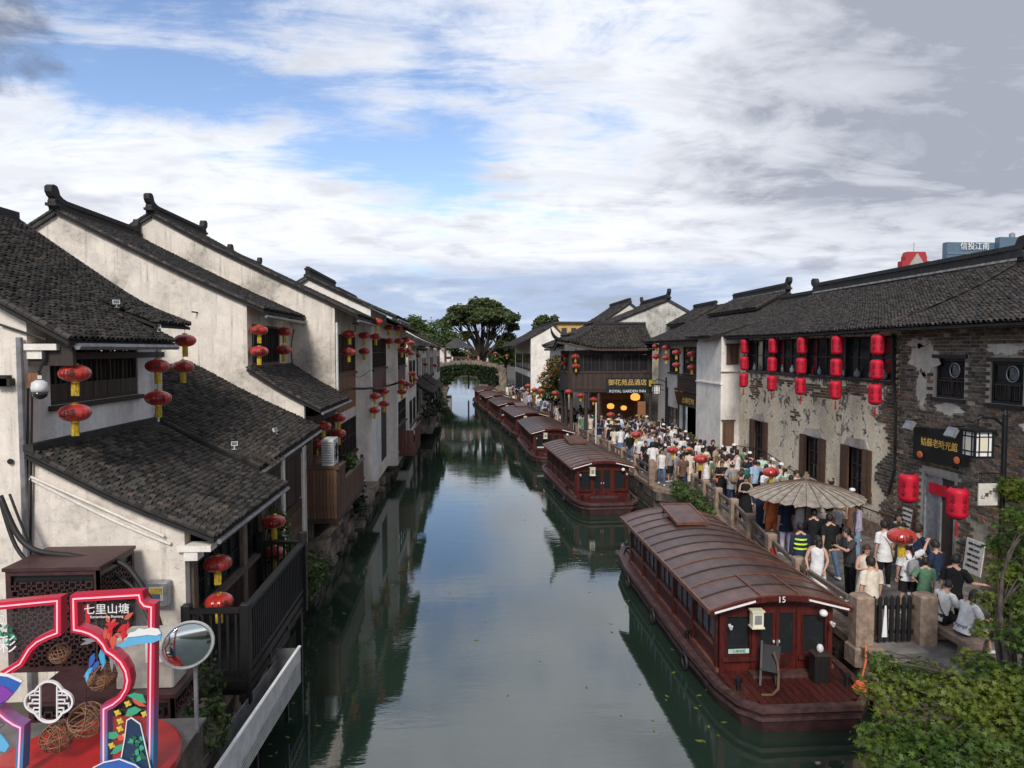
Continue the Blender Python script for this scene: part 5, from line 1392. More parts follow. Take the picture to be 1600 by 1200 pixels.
def far_bridge():
    Y0, Y1 = 104.0, 107.5
    b = thing('bridge', 'far stone arch bridge hung with dark ivy at the end of the canal', 'bridge', (0, Y0, 0))
    N = 16; R_ = 2.9
    def deck(x): return 4.7-.028*x*x*1.2
    top = [(-6+12*i/N, deck(-6+12*i/N)) for i in range(N+1)]
    arch = [(R_*math.cos(PI*i/N), max(0, .35+R_*1.02*math.sin(PI*i/N))) for i in range(N+1)]
    mb = MB()
    for Y in (Y0, Y1):
        # spandrel built as strips above the arch
        for i in range(N):
            a, c = arch[i], arch[i+1]
            mb.add([(a[0], Y, a[1]), (c[0], Y, c[1]), (c[0], Y, deck(c[0])), (a[0], Y, deck(a[0]))], [(0, 1, 2, 3)])
        for s in (-1, 1):
            mb.add([(s*R_, Y, -.5), (s*6, Y, -.5), (s*6, Y, deck(6)), (s*R_, Y, deck(R_))], [(0, 1, 2, 3)])
    for i in range(N):
        a, c = arch[i], arch[i+1]; mb.add([(a[0], Y0, a[1]), (c[0], Y0, c[1]), (c[0], Y1, c[1]), (a[0], Y1, a[1])], [(0, 1, 2, 3)])
        a, c = top[i], top[i+1]; mb.add([(a[0], Y0, a[1]), (c[0], Y0, c[1]), (c[0], Y1, c[1]), (a[0], Y1, a[1])], [(0, 1, 2, 3)])
    mb.build('arch_body', MT['stone'], b)
    for Y in (Y0+.1, Y1-.1):
        for i in range(N):
            a, c = top[i], top[i+1]; MB().beam((a[0], Y, a[1]+.4), (c[0], Y, c[1]+.4), .16, .7).build('parapet_slab', MT['stone'], b)
            MB().bbox(a[0]-.12, a[0]+.12, Y-.14, Y+.14, a[1]-.05, a[1]+.95, .02).build('parapet_post', MT['stone'], b)
    iv = [((x, Y0-.25, deck(x)-.6-(.9 if abs(x) > 2 else .3)), (.8, .35, .9 if abs(x) > 2.4 else .45)) for x in [-4.6+.72*i for i in range(13)]]+[((x, Y0-.2, deck(x)-.1), (.7, .3, .4)) for x in [-4.2+.9*i for i in range(10)]]
    t = thing('ivy', 'dark ivy curtain hanging over the far bridge face', 'ivy', (0, Y0-.2, 3))
    leaf_cloud('foliage', t, iv, 8500, .14, MT['leaf_ivy'], 'quad')
    p = thing('pavilion', 'small open pavilion with a tiled hip roof behind the far bridge', 'pavilion', (-1.4, 110, 1))
    for x in (-3.2, .4):
        for y in (109, 112.5): MB().box(x-.12, x+.12, y-.12, y+.12, 1, 7.4).build('post', MT['wood_red'], p)
    MB().rings([((-1.4, 110.7, 7.3), (3.0, 0, 0), (0, 3.2, 0)), ((-1.4, 110.7, 7.7), (2.0, 0, 0), (0, 2.2, 0)), ((-1.4, 110.7, 8.9), (.15, 0, 0), (0, .15, 0))], 4).build('roof', MT['roofs_far'], p)
    MB().box(-3.2, .4, 108.95, 109.1, 5.6, 6.0).build('beam', MT['wood_dark'], p)
    w = gable_house('pale house front seen past the far bridge', 1, 116, 124, -2.5, [(-5.5, 8.3), (-4, 7.6), (-2, 6.8)], .96, -9, MT['plaster_c'], [], pitch=.4, expo=.34, seed=161, ends=(0, 0), ridge_h=.2)
far_bridge()

def plant(label, clumps, n, size, mat, shape='oval', name='shrub', cat='plant', group=None, stems=True, base=None):
    c0 = Vector(clumps[0][0]); zb = base if base is not None else min(c[2]-r[2] for c, r in clumps)
    t = thing(name, label, cat, (c0.x, c0.y, zb), group=group)
    if stems:
        mb = MB(); rng = random.Random(n)
        for c, r in clumps:
            for _ in range(3): limb(mb, (c0.x+rng.uniform(-.1, .1), c0.y+rng.uniform(-.1, .1), zb), Vector(c)+Vector((rng.uniform(-.5, .5)*r[0], rng.uniform(-.5, .5)*r[1], rng.uniform(-.2, .7)*r[2])), .022, .006, .1, 4, rng)
        mb.build('stem', MT['bark'], t)
    leaf_cloud('foliage', t, clumps, n, size, mat, shape)
    return t
def plants():
    plant('climbing green plant trailing down the left bank behind the black balcony', [((-4.35, 16.6, 2.4), (.3, .5, .8)), ((-4.3, 17.4, 1.7), (.35, .5, .6)), ((-4.25, 18.4, 1.3), (.3, .6, .5)), ((-4.4, 16.4, 3.1), (.25, .3, .4)), ((-4.2, 17.0, .9), (.3, .5, .5))], 1700, .075, MT['leaf_shrub'])
    plant('leafy weeds on the rocks below the boarded balcony', [((-4.2, 18.9, .9), (.3, .7, .5)), ((-4.15, 20.0, .8), (.3, .6, .4))], 700, .07, MT['leaf_shrub'])
    plant('green potted plant on the boarded balcony rail', [((-4.05, 24.2, 3.15), (.28, .5, .32)), ((-4.1, 25.2, 3.1), (.25, .4, .25))], 620, .07, MT['leaf_shrub'])
    plant('fern tuft growing from the wall below the pale pier', [((-4.2, 27.4, 1.8), (.3, .6, .6)), ((-4.1, 27.2, 1.1), (.28, .5, .45))], 620, .08, MT['leaf_ivy'])
    plant('fresh green weeds beneath the black balcony corner', [((-4.1, 10.9, 1.75), (.35, .35, .55)), ((-3.8, 10.3, 1.45), (.4, .4, .4)), ((-4.4, 10.2, 1.9), (.3, .3, .4))], 800, .055, MT['leaf_shrub'])
    plant('dark bush overhanging the water by the far left houses', [((-2.6, 58, 3.0), (.9, 1.5, .9)), ((-2.2, 60, 2.4), (.8, 1.2, .7)), ((-2.9, 56, 2.2), (.7, 1, .6))], 1100, .12, MT['leaf_ivy'])
    plant('low green bush on the landing beside the second boat', [((8.75, 26.6, 1.35), (.45, .6, .35)), ((8.6, 27.6, 1.3), (.4, .5, .3)), ((8.9, 25.6, 1.2), (.35, .6, .25))], 900, .075, MT['leaf_shrub'], base=1.0)
    plant('small bush between the stone posts further along the landing', [((8.9, 28.6, 1.3), (.4, .4, .35)), ((8.7, 24.5, 1.1), (.25, .5, .2))], 520, .07, MT['leaf_shrub'], base=1.0)
    plant('yellow-green potted plant in front of the white corner house', [((12.0, 37.4, 2.1), (.45, .45, .4)), ((12.1, 37.0, 1.7), (.35, .35, .4))], 520, .10, MT['leaf_yellow'], base=1.0)
    t = tree('small tree with orange blossoms at the far end of the inn', (7.0, 57.0, 1.0), (7.0, 57.0, 3.0), [((6.8, 57, 4.6), (.9, .9, .9)), ((7.3, 57.3, 5.8), (.8, .8, .8)), ((6.4, 56.8, 3.6), (.7, .7, .6)), ((7.5, 56.6, 4.4), (.7, .7, .7))], 1500, .13, MT['leaf_shrub'], .09, 'oval', seed=44)
    leaf_cloud('blossoms', t, [((6.8, 56.6, 4.7), (1.0, .9, 1.0)), ((7.3, 57, 5.7), (.9, .9, .9))], 420, .10, MT['leaf_orange'], 'oval')
    t = plant('bright green hanging plant basket on the street lamp post', [((11.75, 14.35, 4.05), (.30, .30, .22)), ((11.85, 14.3, 3.9), (.28, .28, .16))], 620, .08, MT['leaf_maple'], 'maple', name='hanging_plant', base=3.7)
    # foreground maple by the bridge foot
    cl = []; rng = random.Random(12)
    for px, py, Y, r in ((1395, 1075, 9.2, .42), (1440, 1055, 9.5, .36), (1420, 1140, 8.6, .45), (1500, 1090, 9.0, .55), (1565, 1065, 9.2, .45), (1480, 1170, 8.2, .5), (1560, 1150, 8.4, .6), (1600, 1090, 8.8, .6), (1400, 1190, 8.2, .42),
                         (1640, 1000, 9.2, .6), (1620, 1180, 8.0, .6), (1590, 985, 10.2, .36), (1615, 935, 10.4, .42), (1640, 880, 10.6, .5), (1575, 900, 10.8, .36), (1610, 820, 10.8, .38), (1700, 1080, 8.6, .7), (1690, 950, 9.6, .7), (1540, 1210, 7.8, .55),
                         (1440, 1230, 7.8, .5), (1590, 1240, 7.6, .6), (1525, 1035, 9.8, .3), (1380, 1035, 9.4, .22), (1365, 1150, 8.5, .25), (1575, 850, 11.4, .34), (1592, 895, 11.0, .42), (1562, 940, 10.8, .34), (1605, 965, 10.4, .45), (1588, 805, 11.8, .26), (1550, 985, 10.2, .28)):
        c = at(px, py, Y=Y); cl.append((tuple(c), (r*1.1, r, r*.62)))
    tree('green maple with star-shaped leaves filling the lower right corner', (8.3, 9.0, 1.0), (7.6, 9.0, 2.0), cl, 21000, .058, MT['leaf_maple'], .10, 'maple', name='maple_tree', seed=9, sub=2, hollow=.35)
plants()

def floating():
    rng = random.Random(77); t = thing('floating_leaves', 'scattered fallen leaves floating on the canal', None, (0, 20, 0)); t['kind'] = 'stuff'
    mb = MB()
    for k in range(170):
        y = 12+rng.random()**1.6*50; x = rng.choice([rng.uniform(-4.3, 5), rng.uniform(-4.4, -3.2), rng.uniform(3.5, 5)]); s = rng.uniform(.025, .06); a = rng.uniform(0, 6.28)
        mb.add([(x+s*math.cos(a+b)*r, y+s*math.sin(a+b)*r, .006) for b, r in ((0, 1.4), (1.3, .6), (PI, 1.3), (5, .6))], [(0, 1, 2, 3)])
    mb.build('leaves', MT['leaf_yellow'], t)
floating()
# ------------------------------------------------------------------ tour boats
def make_boat():
    B = thing('tour_boat', 'x', 'boat', (0, 0, 0))
    left = [(.92, 0), (1.22, .32), (1.38, .95), (1.45, 2.4), (1.45, 8.4), (1.33, 9.7), (1.05, 10.5)]
    outl = [(-x, y) for x, y in left] + [(x, y) for x, y in reversed(left)]
    n = len(outl)
    mb = MB()
    lv = [(.82, -.45, .35), (.93, -.05, .12), (1.0, .30, .0), (1.0, .42, 0)]
    vs = []
    for s, z, o in lv: vs += [(x*s, 5.25+(y-5.25)*(1-o*.10) , z) for x, y in outl]
    fs = [(k*n+i, k*n+(i+1) % n, (k+1)*n+(i+1) % n, (k+1)*n+i) for k in range(3) for i in range(n)]
    fs += [tuple(range(n-1, -1, -1)), tuple(range(3*n, 4*n))]
    mb.add(vs, fs); mb.build('hull', MT['boat_hull'], B)
    for z, w, hh, m, nm in ((.46, .15, .10, 'boat_rim', 'gunwale'), (.28, .07, .07, 'boat_rim', 'rubbing_strake')):
        r = MB(); s = 1.0 if nm == 'gunwale' else 1.005
        r.ribbon([(a*s, b) for a, b in outl], w, z-hh/2, z+hh/2, lambda a, b, d: (a, b, d), True)
        r.build(nm, MT[m], B)
    # fore deck planks, side decks, stern deck
    for i in range(15):
        x0, x1 = -1.2+2.4*i/15, -1.2+2.4*(i+1)/15; xm = max(abs(x0), abs(x1))
        y0 = .08 if xm < .9 else .08+(xm-.9)*1.15
        MB().box(x0+.006, x1-.006, y0, 1.44, .42, .478).build('deck_plank', MT['boat_red'], B)
    for s in (-1, 1):
        for j in range(2):
            xa, xb = sorted((s*(1.19+.10*j), s*(1.285+.10*j)))
            MB().box(xa, xb, 1.46, 8.9, .42, .470+.004*j).build('side_deck_plank', MT['boat_hull'], B)
    for i in range(9): MB().box(-1.0, 1.0, 9.12+i*.13, 9.24+i*.13, .42, .475).build('deck_plank', MT['boat_red'], B)
    MB().box(-.62, .62, 1.12, 1.40, .48, .54).build('door_step', MT['boat_rim'], B)
    # cabin
    yF, yB = 1.5, 9.0; zf, ze = .44, 1.80
    for s in (-1, 1):
        X = s*1.18; pl = xplane(X, s)
        nb = 5; edges = [yF+.12+(yB-yF-.24)*i/nb for i in range(nb+1)]
        holes = [(edges[i]+.10, edges[i+1]-.10, .96, 1.66) for i in range(nb)]
        MB().panel(pl, yF, yB, zf, ze, .07, holes).build('side_wall', MT['boat_red'], B)
        for q in holes:
            w = window(B, pl, *q, 3, 1, MT['boat_red'], MT['glass_pale'], .04, False, .035)
            MB().box(*sorted((X-s*.10, X-s*.115)), q[0]+.02, q[0]+(q[1]-q[0])*.72, q[2]+.02, q[3]-.02).build('curtain', MT['curtain'], w)
            MB().box(*sorted((X+s*.001, X+s*.035)), q[0]-.03, q[1]+.03, q[2]-.06, q[2]-.004).build('sill', MT['boat_batten'], w)
        for y in edges: MB().box(*sorted((X+s*.002, X+s*.05)), y-.05, y+.05, zf, ze-.02).build('wall_post', MT['boat_red'], B)
        MB().box(*sorted((X+s*.001, X+s*.06)), yF, yB, zf, zf+.10).build('skirting', MT['boat_batten'], B)
    # end walls with arch tops
    def arch(x): return 1.83+.27*(1-(x/1.42)**2)
    def end(Y, d, doors):
        hol = [(-1.06, -.53, .80, 1.64), (.53, 1.06, .80, 1.64), (-.42, .42, .5, 1.72)]
        MB().panel(yplane(Y), -1.18, 1.18, zf, 1.80, .06, hol).build('end_wall', MT['boat_bright'], B)
        top = [(x, arch(x)-.05) for x in [-1.18+2.36*i/10 for i in range(11)]]
        MB().prism([(-1.18, 1.803)]+top+[(1.18, 1.803)], lambda a, b, dd: (a, Y+dd, b), -.02, .06).build('end_pediment', MT['boat_red'], B)
        for q in hol[:2]: window(B, yplane(Y), *q, 1, 1, MT['boat_red'], MT['glass_dark'], .03, True, .035)
        for a, b in ((-.42, -.005), (.005, .42)):
            dm = MB(); dm.panel(yplane(Y), a, b, .5, 1.72, .04, [(a+.06, b-.06, .82, 1.66)]); do = dm.build('door', MT['boat_bright'], B)
            MB().box(a+.06, b-.06, Y+.015, Y+.025, .82, 1.66).build('door_pane', MT['glass_dark'], do)
            MB().box(a+.09, b-.09, Y-.016, Y-.002, .56, .78).build('door_panel', MT['boat_red'], do)
            hx = b-.05 if a < 0 else a+.05
            MB().ball((hx, Y-.03, 1.08), (.022, .03, .035)).build('door_handle', MT['white_metal'], do)
        for x in (-1.13, -.47, .47, 1.13): MB().box(x-.045, x+.045, Y-.035, Y-.002, zf, 1.80).build('wall_post', MT['boat_bright'], B)
    end(yF, 0, True); end(yB-.06, 0, False)
    MB().box(-1.1, 1.1, 3.2, 3.25, .46, 1.8).build('inner_wall', MT['dark_room'], B)
    MB().box(-1.12, 1.12, yF+.1, yB-.1, .44, .465).build('cabin_floor', MT['wood_dark'], B)
    # arched roof: one curved sheet per bay, batten between bays
    xs = [-1.46+2.92*i/12 for i in range(13)]; nb = 12; y0, y1 = 1.28, 9.2
    sec = [(x, arch(x)) for x in xs]; poly = sec+[(x, z-.05) for x, z in reversed(sec)]
    ro = MB().prism([(x, z-.012) for x, z in sec]+[(x, z-.05) for x, z in reversed(sec)], lambda a, b, d: (a, d, b), y0, y1).build('roof', MT['boat_roof'], B)
    for i in range(nb):
        a, b = y0+(y1-y0)*i/nb+.012, y0+(y1-y0)*(i+1)/nb-.012
        MB().prism(sec+[(x, z-.008) for x, z in reversed(sec)], lambda p, q, d: (p, d, q), a, b).build('roof_sheet', MT['boat_roof'], ro)
    for i in range(nb+1):
        y = min(max(y0+(y1-y0)*i/nb, y0+.018), y1-.018); m = MB()
        m.ribbon([(p[0], p[1]+.008) for p in sec], .028, -.017, .017, lambda a, b, d: (a, y+d, b))
        m.build('batten', MT['boat_batten'] if i in (0, 2, 4, nb) else MT['boat_batten_dark'], ro)
    for s in (-1, 1):
        MB().beam((s*1.46, y0, 1.80), (s*1.46, y1, 1.80), .045, .09).build('eave_trim', MT['boat_batten'], ro)
        MB().beam((s*.40, y0, arch(.4)+.012), (s*.40, y0+1.32, arch(.4)+.012), .035, .03).build('batten', MT['boat_batten'], ro)
    fr = MB()
    fr.ribbon([(p[0], p[1]-.05) for p in sec], .11, -.045, .005, lambda a, b, d: (a, y0+d, b))
    fr.build('front_fascia', MT['boat_bright'], ro)
    for s in (-1, 1):
        MB().beam((s*.55, y0-.055, arch(.55)-.05), (s*1.38, y0-.055, arch(1.38)-.05), .02, .035).build('white_strip', MT['white_paint'], ro)
    # raised skylight hatch
    h = MB().prism([(-.42, 0), (.42, 0), (.42, .05), (-.42, .05)], lambda a, b, d: (a+.05, d, b+2.14+.10*(d-6.9)), 6.9, 8.5).build('skylight_hatch', MT['boat_roof'], ro)
    f = MB()
    c = [(x+.05, y, 2.17+.10*(y-6.9)) for x, y in ((-.44, 6.88), (.44, 6.88), (.44, 8.52), (-.44, 8.52))]
    for i in range(4): f.beam(c[i], c[(i+1) % 4], .05, .085)
    f.build('hatch_frame', MT['boat_batten'], ro)
    for s in (-1, 1): MB().beam((.05+s*.4, 8.4, 2.1), (.05+s*.4, 8.4, 2.36), .03, .03).build('hatch_stay', MT['black_metal'], ro)
    # lamps and fittings
    l = MB().box(-.62, -.40, 1.18, 1.34, 1.50, 1.80).build('lamp', MT['cream_paint'], B)
    MB().box(-.64, -.38, 1.16, 1.36, 1.801, 1.83).box(-.64, -.38, 1.16, 1.36, 1.47, 1.498).build('lamp_cap', MT['cream_paint'], l)
    MB().box(-.58, -.44, 1.172, 1.178, 1.56, 1.74).build('lamp_glass', MT['grey_metal'], l)
    MB().ball((.90, 1.32, 1.70), (.085, .085, .075), 10).build('globe_lamp', MT['white_paint'], B, True)
    for s in (-1, 1): MB().tube([(s*1.05, 1.3, 1.52), (s*1.05, 1.2, 1.48), (s*1.05, 1.18, 1.54)], .03, 6).build('hook_lamp', MT['white_metal'], B)
    MB().box(-1.0, -.57, 1.46, 1.475, .86, .95).build('window_notice', MT['c_mint'], B)
    # stern rail, bitts
    for x in (-.9, 0, .9):
        MB().box(x-.03, x+.03, 10.1, 10.16, .45, 1.25).build('stern_post', MT['black_metal'], B)
    MB().beam((-.95, 10.13, 1.25), (.95, 10.13, 1.25), .05, .05).beam((-.95, 10.13, .85), (.95, 10.13, .85), .03, .03).build('stern_rail', MT['black_metal'], B)
    for s in (-1, 1):
        MB().beam((s*.95, 10.13, 1.25), (s*1.15, 9.25, 1.25), .04, .04).beam((s*.95, 10.13, .85), (s*1.15, 9.25, .85), .03, .03).build('stern_rail', MT['black_metal'], B)
        for k in range(4):
            q = (s*(.97+.045*k), 10.0-.22*k); m = MB(); m.tube([(q[0], q[1], .86), (q[0], q[1]-.08, 1.0), (q[0], q[1]+.02, 1.12), (q[0], q[1], 1.24)], .016, 5); m.build('rail_scroll', MT['black_metal'], B)
        MB().lathe([(.05, 0), (.045, .18), (.075, .20), (.075, .25), (.02, .27)], 8, (s*1.08, .72, .46)).build('mooring_bitt', MT['black_metal'], B)
        MB().lathe([(.05, 0), (.045, .12), (.07, .14), (.07, .18), (.02, .2)], 8, (s*1.28, 3.2, .46)).build('mooring_bitt', MT['black_metal'], B)
    for s in (-1, 1):
        for y in (2.6, 5.2, 7.9):
            MB().tube([(s*1.53, y+.15*math.cos(k*PI/8), .22+.15*math.sin(k*PI/8)) for k in range(17)], .045, 6, cap=False).build('tyre_fender', MT['cable'], B, True)
            MB().tube([(s*1.53, y, .36), (s*1.49, y, .52)], .01, 4).build('fender_rope', MT['c_khaki'], B)
    return B
BOATS = [  # bow-left x, bow y, heading (deg), label
 (4.86, 12.2, .3, 'nearest tour boat, red timber with its number on the front arch, deck toward the bridge'),
 (4.70, 29.3, 3.0, 'second tour boat from the bridge, moored alongside the planted landing'),
 (4.05, 42.3, 1.6, 'third tour boat in the moored line, just before the inn'),
 (3.80, 53.6, 4.0, 'fourth tour boat in the line, moored past the inn'),
 (3.02, 64.6, 4.2, 'fifth tour boat, beyond the grey canopy on the quay'),
 (2.20, 75.6, 4.0, 'sixth tour boat, partly hidden by those in front'),
 (1.42, 86.6, 3.0, 'seventh tour boat, second from the ivy bridge')]
def fleet():
    proto = make_boat()
    for i, (x, y, a, lab) in enumerate(BOATS):
        b = copy_tree(proto) if i < len(BOATS)-1 else proto
        b['label'] = lab; b['group'] = 'red tour boats moored along the right quay'
        b.rotation_euler = (0, 0, R(a)); b.location = (x+1.43*math.cos(R(a)), y, 0)
        rm = MT[('boat_roof', 'boat_roof2', 'boat_roof3', 'boat_roof', 'boat_roof3', 'boat_roof2', 'boat_roof')[i]]
        for ro in [c for c in b.children if c.name.startswith('roof')]:
            for c in list(ro.children):
                if c.name.startswith('roof_sheet'): c.material_slots[0].link = 'OBJECT'; c.material_slots[0].material = rm
                if i in (2, 4, 5) and c.name.startswith(('skylight', 'hatch')): bpy.data.objects.remove(c)
        for c in list(b.children):
            if i > 0 and c.name.startswith('window_notice') and i % 2: bpy.data.objects.remove(c)
        if i == 0:
            inst('number', text_mesh('15', .17, MT['white_paint'], .004), b, Matrix.Translation((-.02, 1.215, 2.03)))
            inst('notice_print', text_mesh('山塘游船', .07, MT['c_green'], .001), b, Matrix.Translation((-.785, 1.452, .905)))
    # loose gear on the nearest fore deck
    bx, by = 6.29, 12.2
    t = thing('deck_cabinet', 'black cabinet standing on the nearest fore deck right of the doors', 'cabinet', (bx+.62, by+.95, .48))
    MB().bbox(bx+.50, bx+.80, by+.85, by+1.12, .48, 1.02, .02).build('case', MT['wood_black'], t)
    MB().box(bx+.48, bx+.82, by+.83, by+1.14, 1.021, 1.05).build('top', MT['wood_dark'], t)
    MB().ball((bx+.65, by+.97, 1.135), (.07, .07, .09), 8).build('kettle', MT['white_metal'], t, True)
    t = thing('folding_chair', 'dark folded chair leaning left of the boat doors', 'chair', (bx-.45, by+1.05, .48))
    MB().beam((bx-.62, by+.8, .50), (bx-.40, by+1.25, 1.20), .04, .04).build('leg', MT['black_metal'], t)
    MB().beam((bx-.30, by+.8, .50), (bx-.08, by+1.25, 1.20), .04, .04).build('leg', MT['black_metal'], t)
    MB().beam((bx-.42, by+.86, .74), (bx-.22, by+1.2, 1.12), .34, .03).build('seat', MT['wood_black'], t)
    t = thing('hose', 'pale rope curled on the nearest fore deck', 'rope', (bx-.45, by+.6, .48))
    MB().tube([(bx-.75, by+.45, .50), (bx-.55, by+.42, .51), (bx-.38, by+.55, .55), (bx-.28, by+.75, .72), (bx-.26, by+.85, .92), (bx-.30, by+.95, 1.1)], .025, 6).build('coil', MT['c_brown'], t)
    t = thing('rope', 'orange mooring rope and stake between the nearest boat and the stone post', 'rope', (7.85, 13.0, .5))
    MB().tube([(7.62, 12.9, .50), (7.75, 12.95, .95), (7.95, 13.3, 1.1)], .02, 6).build('line', MT['c_orange'], t)
    MB().tube([(7.60+.22*math.cos(a*.7)*(1-.02*a), 12.75+.16*math.sin(a*.7), .50+.004*a) for a in range(30)], .02, 5).build('coil', MT['c_orange'], t)
    t = thing('life_ring', 'red life ring hung on the rail above the nearest boat', 'life ring', (8.25, 18.9, 1.0))
    MB().tube([(8.33, 18.6+.26*math.cos(a*PI/10), 1.35+.26*math.sin(a*PI/10)) for a in range(21)], .06, 7).build('ring', MT['c_red'], t, True)
fleet()
# ------------------------------------------------------------------ lanterns
def wrap_text(txt, size, mat, rad, off=0.0):
    "lettering wrapped round a lantern; rad(z) is the radius at height z"
    src = text_mesh(txt, size, mat, 0.0); mb = MB()
    vs = []
    for v in src.vertices:
        x, z = v.co.x, v.co.z; r = rad(z)+.014; th = x/rad(0)+off
        vs.append((r*math.sin(th), -r*math.cos(th), z))
    mb.add(vs, [tuple(p.vertices) for p in src.polygons]); return mb
def make_round_lantern():
    t = thing('lantern', 'x', 'lantern')
    r, hz = .25, .148
    prof = [(r*math.sin(PI*i/14)**.9 if 0 < i < 14 else .05, hz*math.cos(PI*i/14)) for i in range(1, 14)]
    MB().lathe(prof, 40, rib=.025).build('shade', MT['lantern_red'], t)
    MB().lathe([(.06, hz-.018), (.062, hz+.012), (.03, hz+.03)], 12).build('cap', MT['gold'], t)
    MB().lathe([(.03, -hz-.03), (.068, -hz-.012), (.065, -hz+.018)], 12).build('base_ring', MT['gold'], t)
    f = MB(); rng = random.Random(3)
    for k in range(16):
        a = 2*PI*k/16; q = .05
        f.tube([(q*math.cos(a), q*math.sin(a), -hz-.02), (q*1.08*math.cos(a), q*1.08*math.sin(a), -hz-.12), (q*1.05*math.cos(a)+rng.uniform(-.01, .01), q*1.05*math.sin(a)+rng.uniform(-.01, .01), -hz-.235)], .011, 4)
    f.build('tassel', MT['tassel'], t)
    MB().tube([(0, 0, hz+.02), (0, 0, hz+.34)], .006, 4).build('cord', MT['cable'], t)
    for off in (0, PI): wrap_text('山塘', .155, MT['ink'], lambda z: r*math.sqrt(max(.05, 1-(z/(hz*1.06))**2)), off).build('lettering', MT['ink'], t)
    return t
def make_barrel_lantern(tassel):
    t = thing('lantern', 'x', 'lantern')
    hh = .34; prof = [(.10, -hh)]
    for i in range(25):
        z = -hh+2*hh*i/24; e = min(1, (1-abs(z)/hh)/.30); rr = .155+.065*math.sin(e*PI/2)+(.004 if i % 2 else 0)
        prof.append((rr, z))
    prof.append((.10, hh))
    MB().lathe(prof, 20).build('shade', MT['lantern_crimson'], t, True)
    MB().lathe([(.115, hh-.005), (.115, hh+.03), (.02, hh+.035)], 14).build('cap', MT['ink'], t)
    MB().lathe([(.02, -hh-.03), (.115, -hh-.026), (.115, -hh+.005)], 14).build('base_ring', MT['ink'], t)
    MB().tube([(0, 0, hh+.03), (0, 0, hh+.16)], .006, 4).build('cord', MT['cable'], t)
    for off in (-.55, .55, 2.6, 3.7): wrap_text('山\n塘\n人\n家', .105, MT['ink'], lambda z: .215, off).build('lettering', MT['ink'], t)
    if tassel:
        f = MB(); f.ball((0, 0, -hh-.14), (.035, .035, .05)); f.tube([(0, 0, -hh-.03), (0, 0, -hh-.1)], .005, 4)
        for k in range(6):
            a = k*PI/3; f.tube([(.018*math.cos(a), .018*math.sin(a), -hh-.18), (.03*math.cos(a), .03*math.sin(a), -hh-.42)], .008, 4)
        f.build('tassel', MT['tassel_red'], t)
    return t
ROUND = []
def left_wall_x(y):
    for a, b, x in ((21, 26, -6.35), (26, 31, -4.75), (31, 37.2, -4.12), (37.2, 43, -3.62), (43, 53.6, -3.75), (53.6, 62.2, -4.1), (62.2, 70.2, -3.9), (70.2, 79.2, -3.6)):
        if a <= y < b: return x
    return -99
def lant(px, py, label, Y=None, X=None, s=1.0):
    p = at(px, py, X=X, Y=Y)
    if Y is not None and p.x < 0 and p.z > 5 or Y is not None and p.x < 0 and Y > 26:
        while p.x < left_wall_x(p.y)+.27 and p.y > 21: p = at(px, py, Y=p.y-.1)
    ROUND.append((p, label, s))
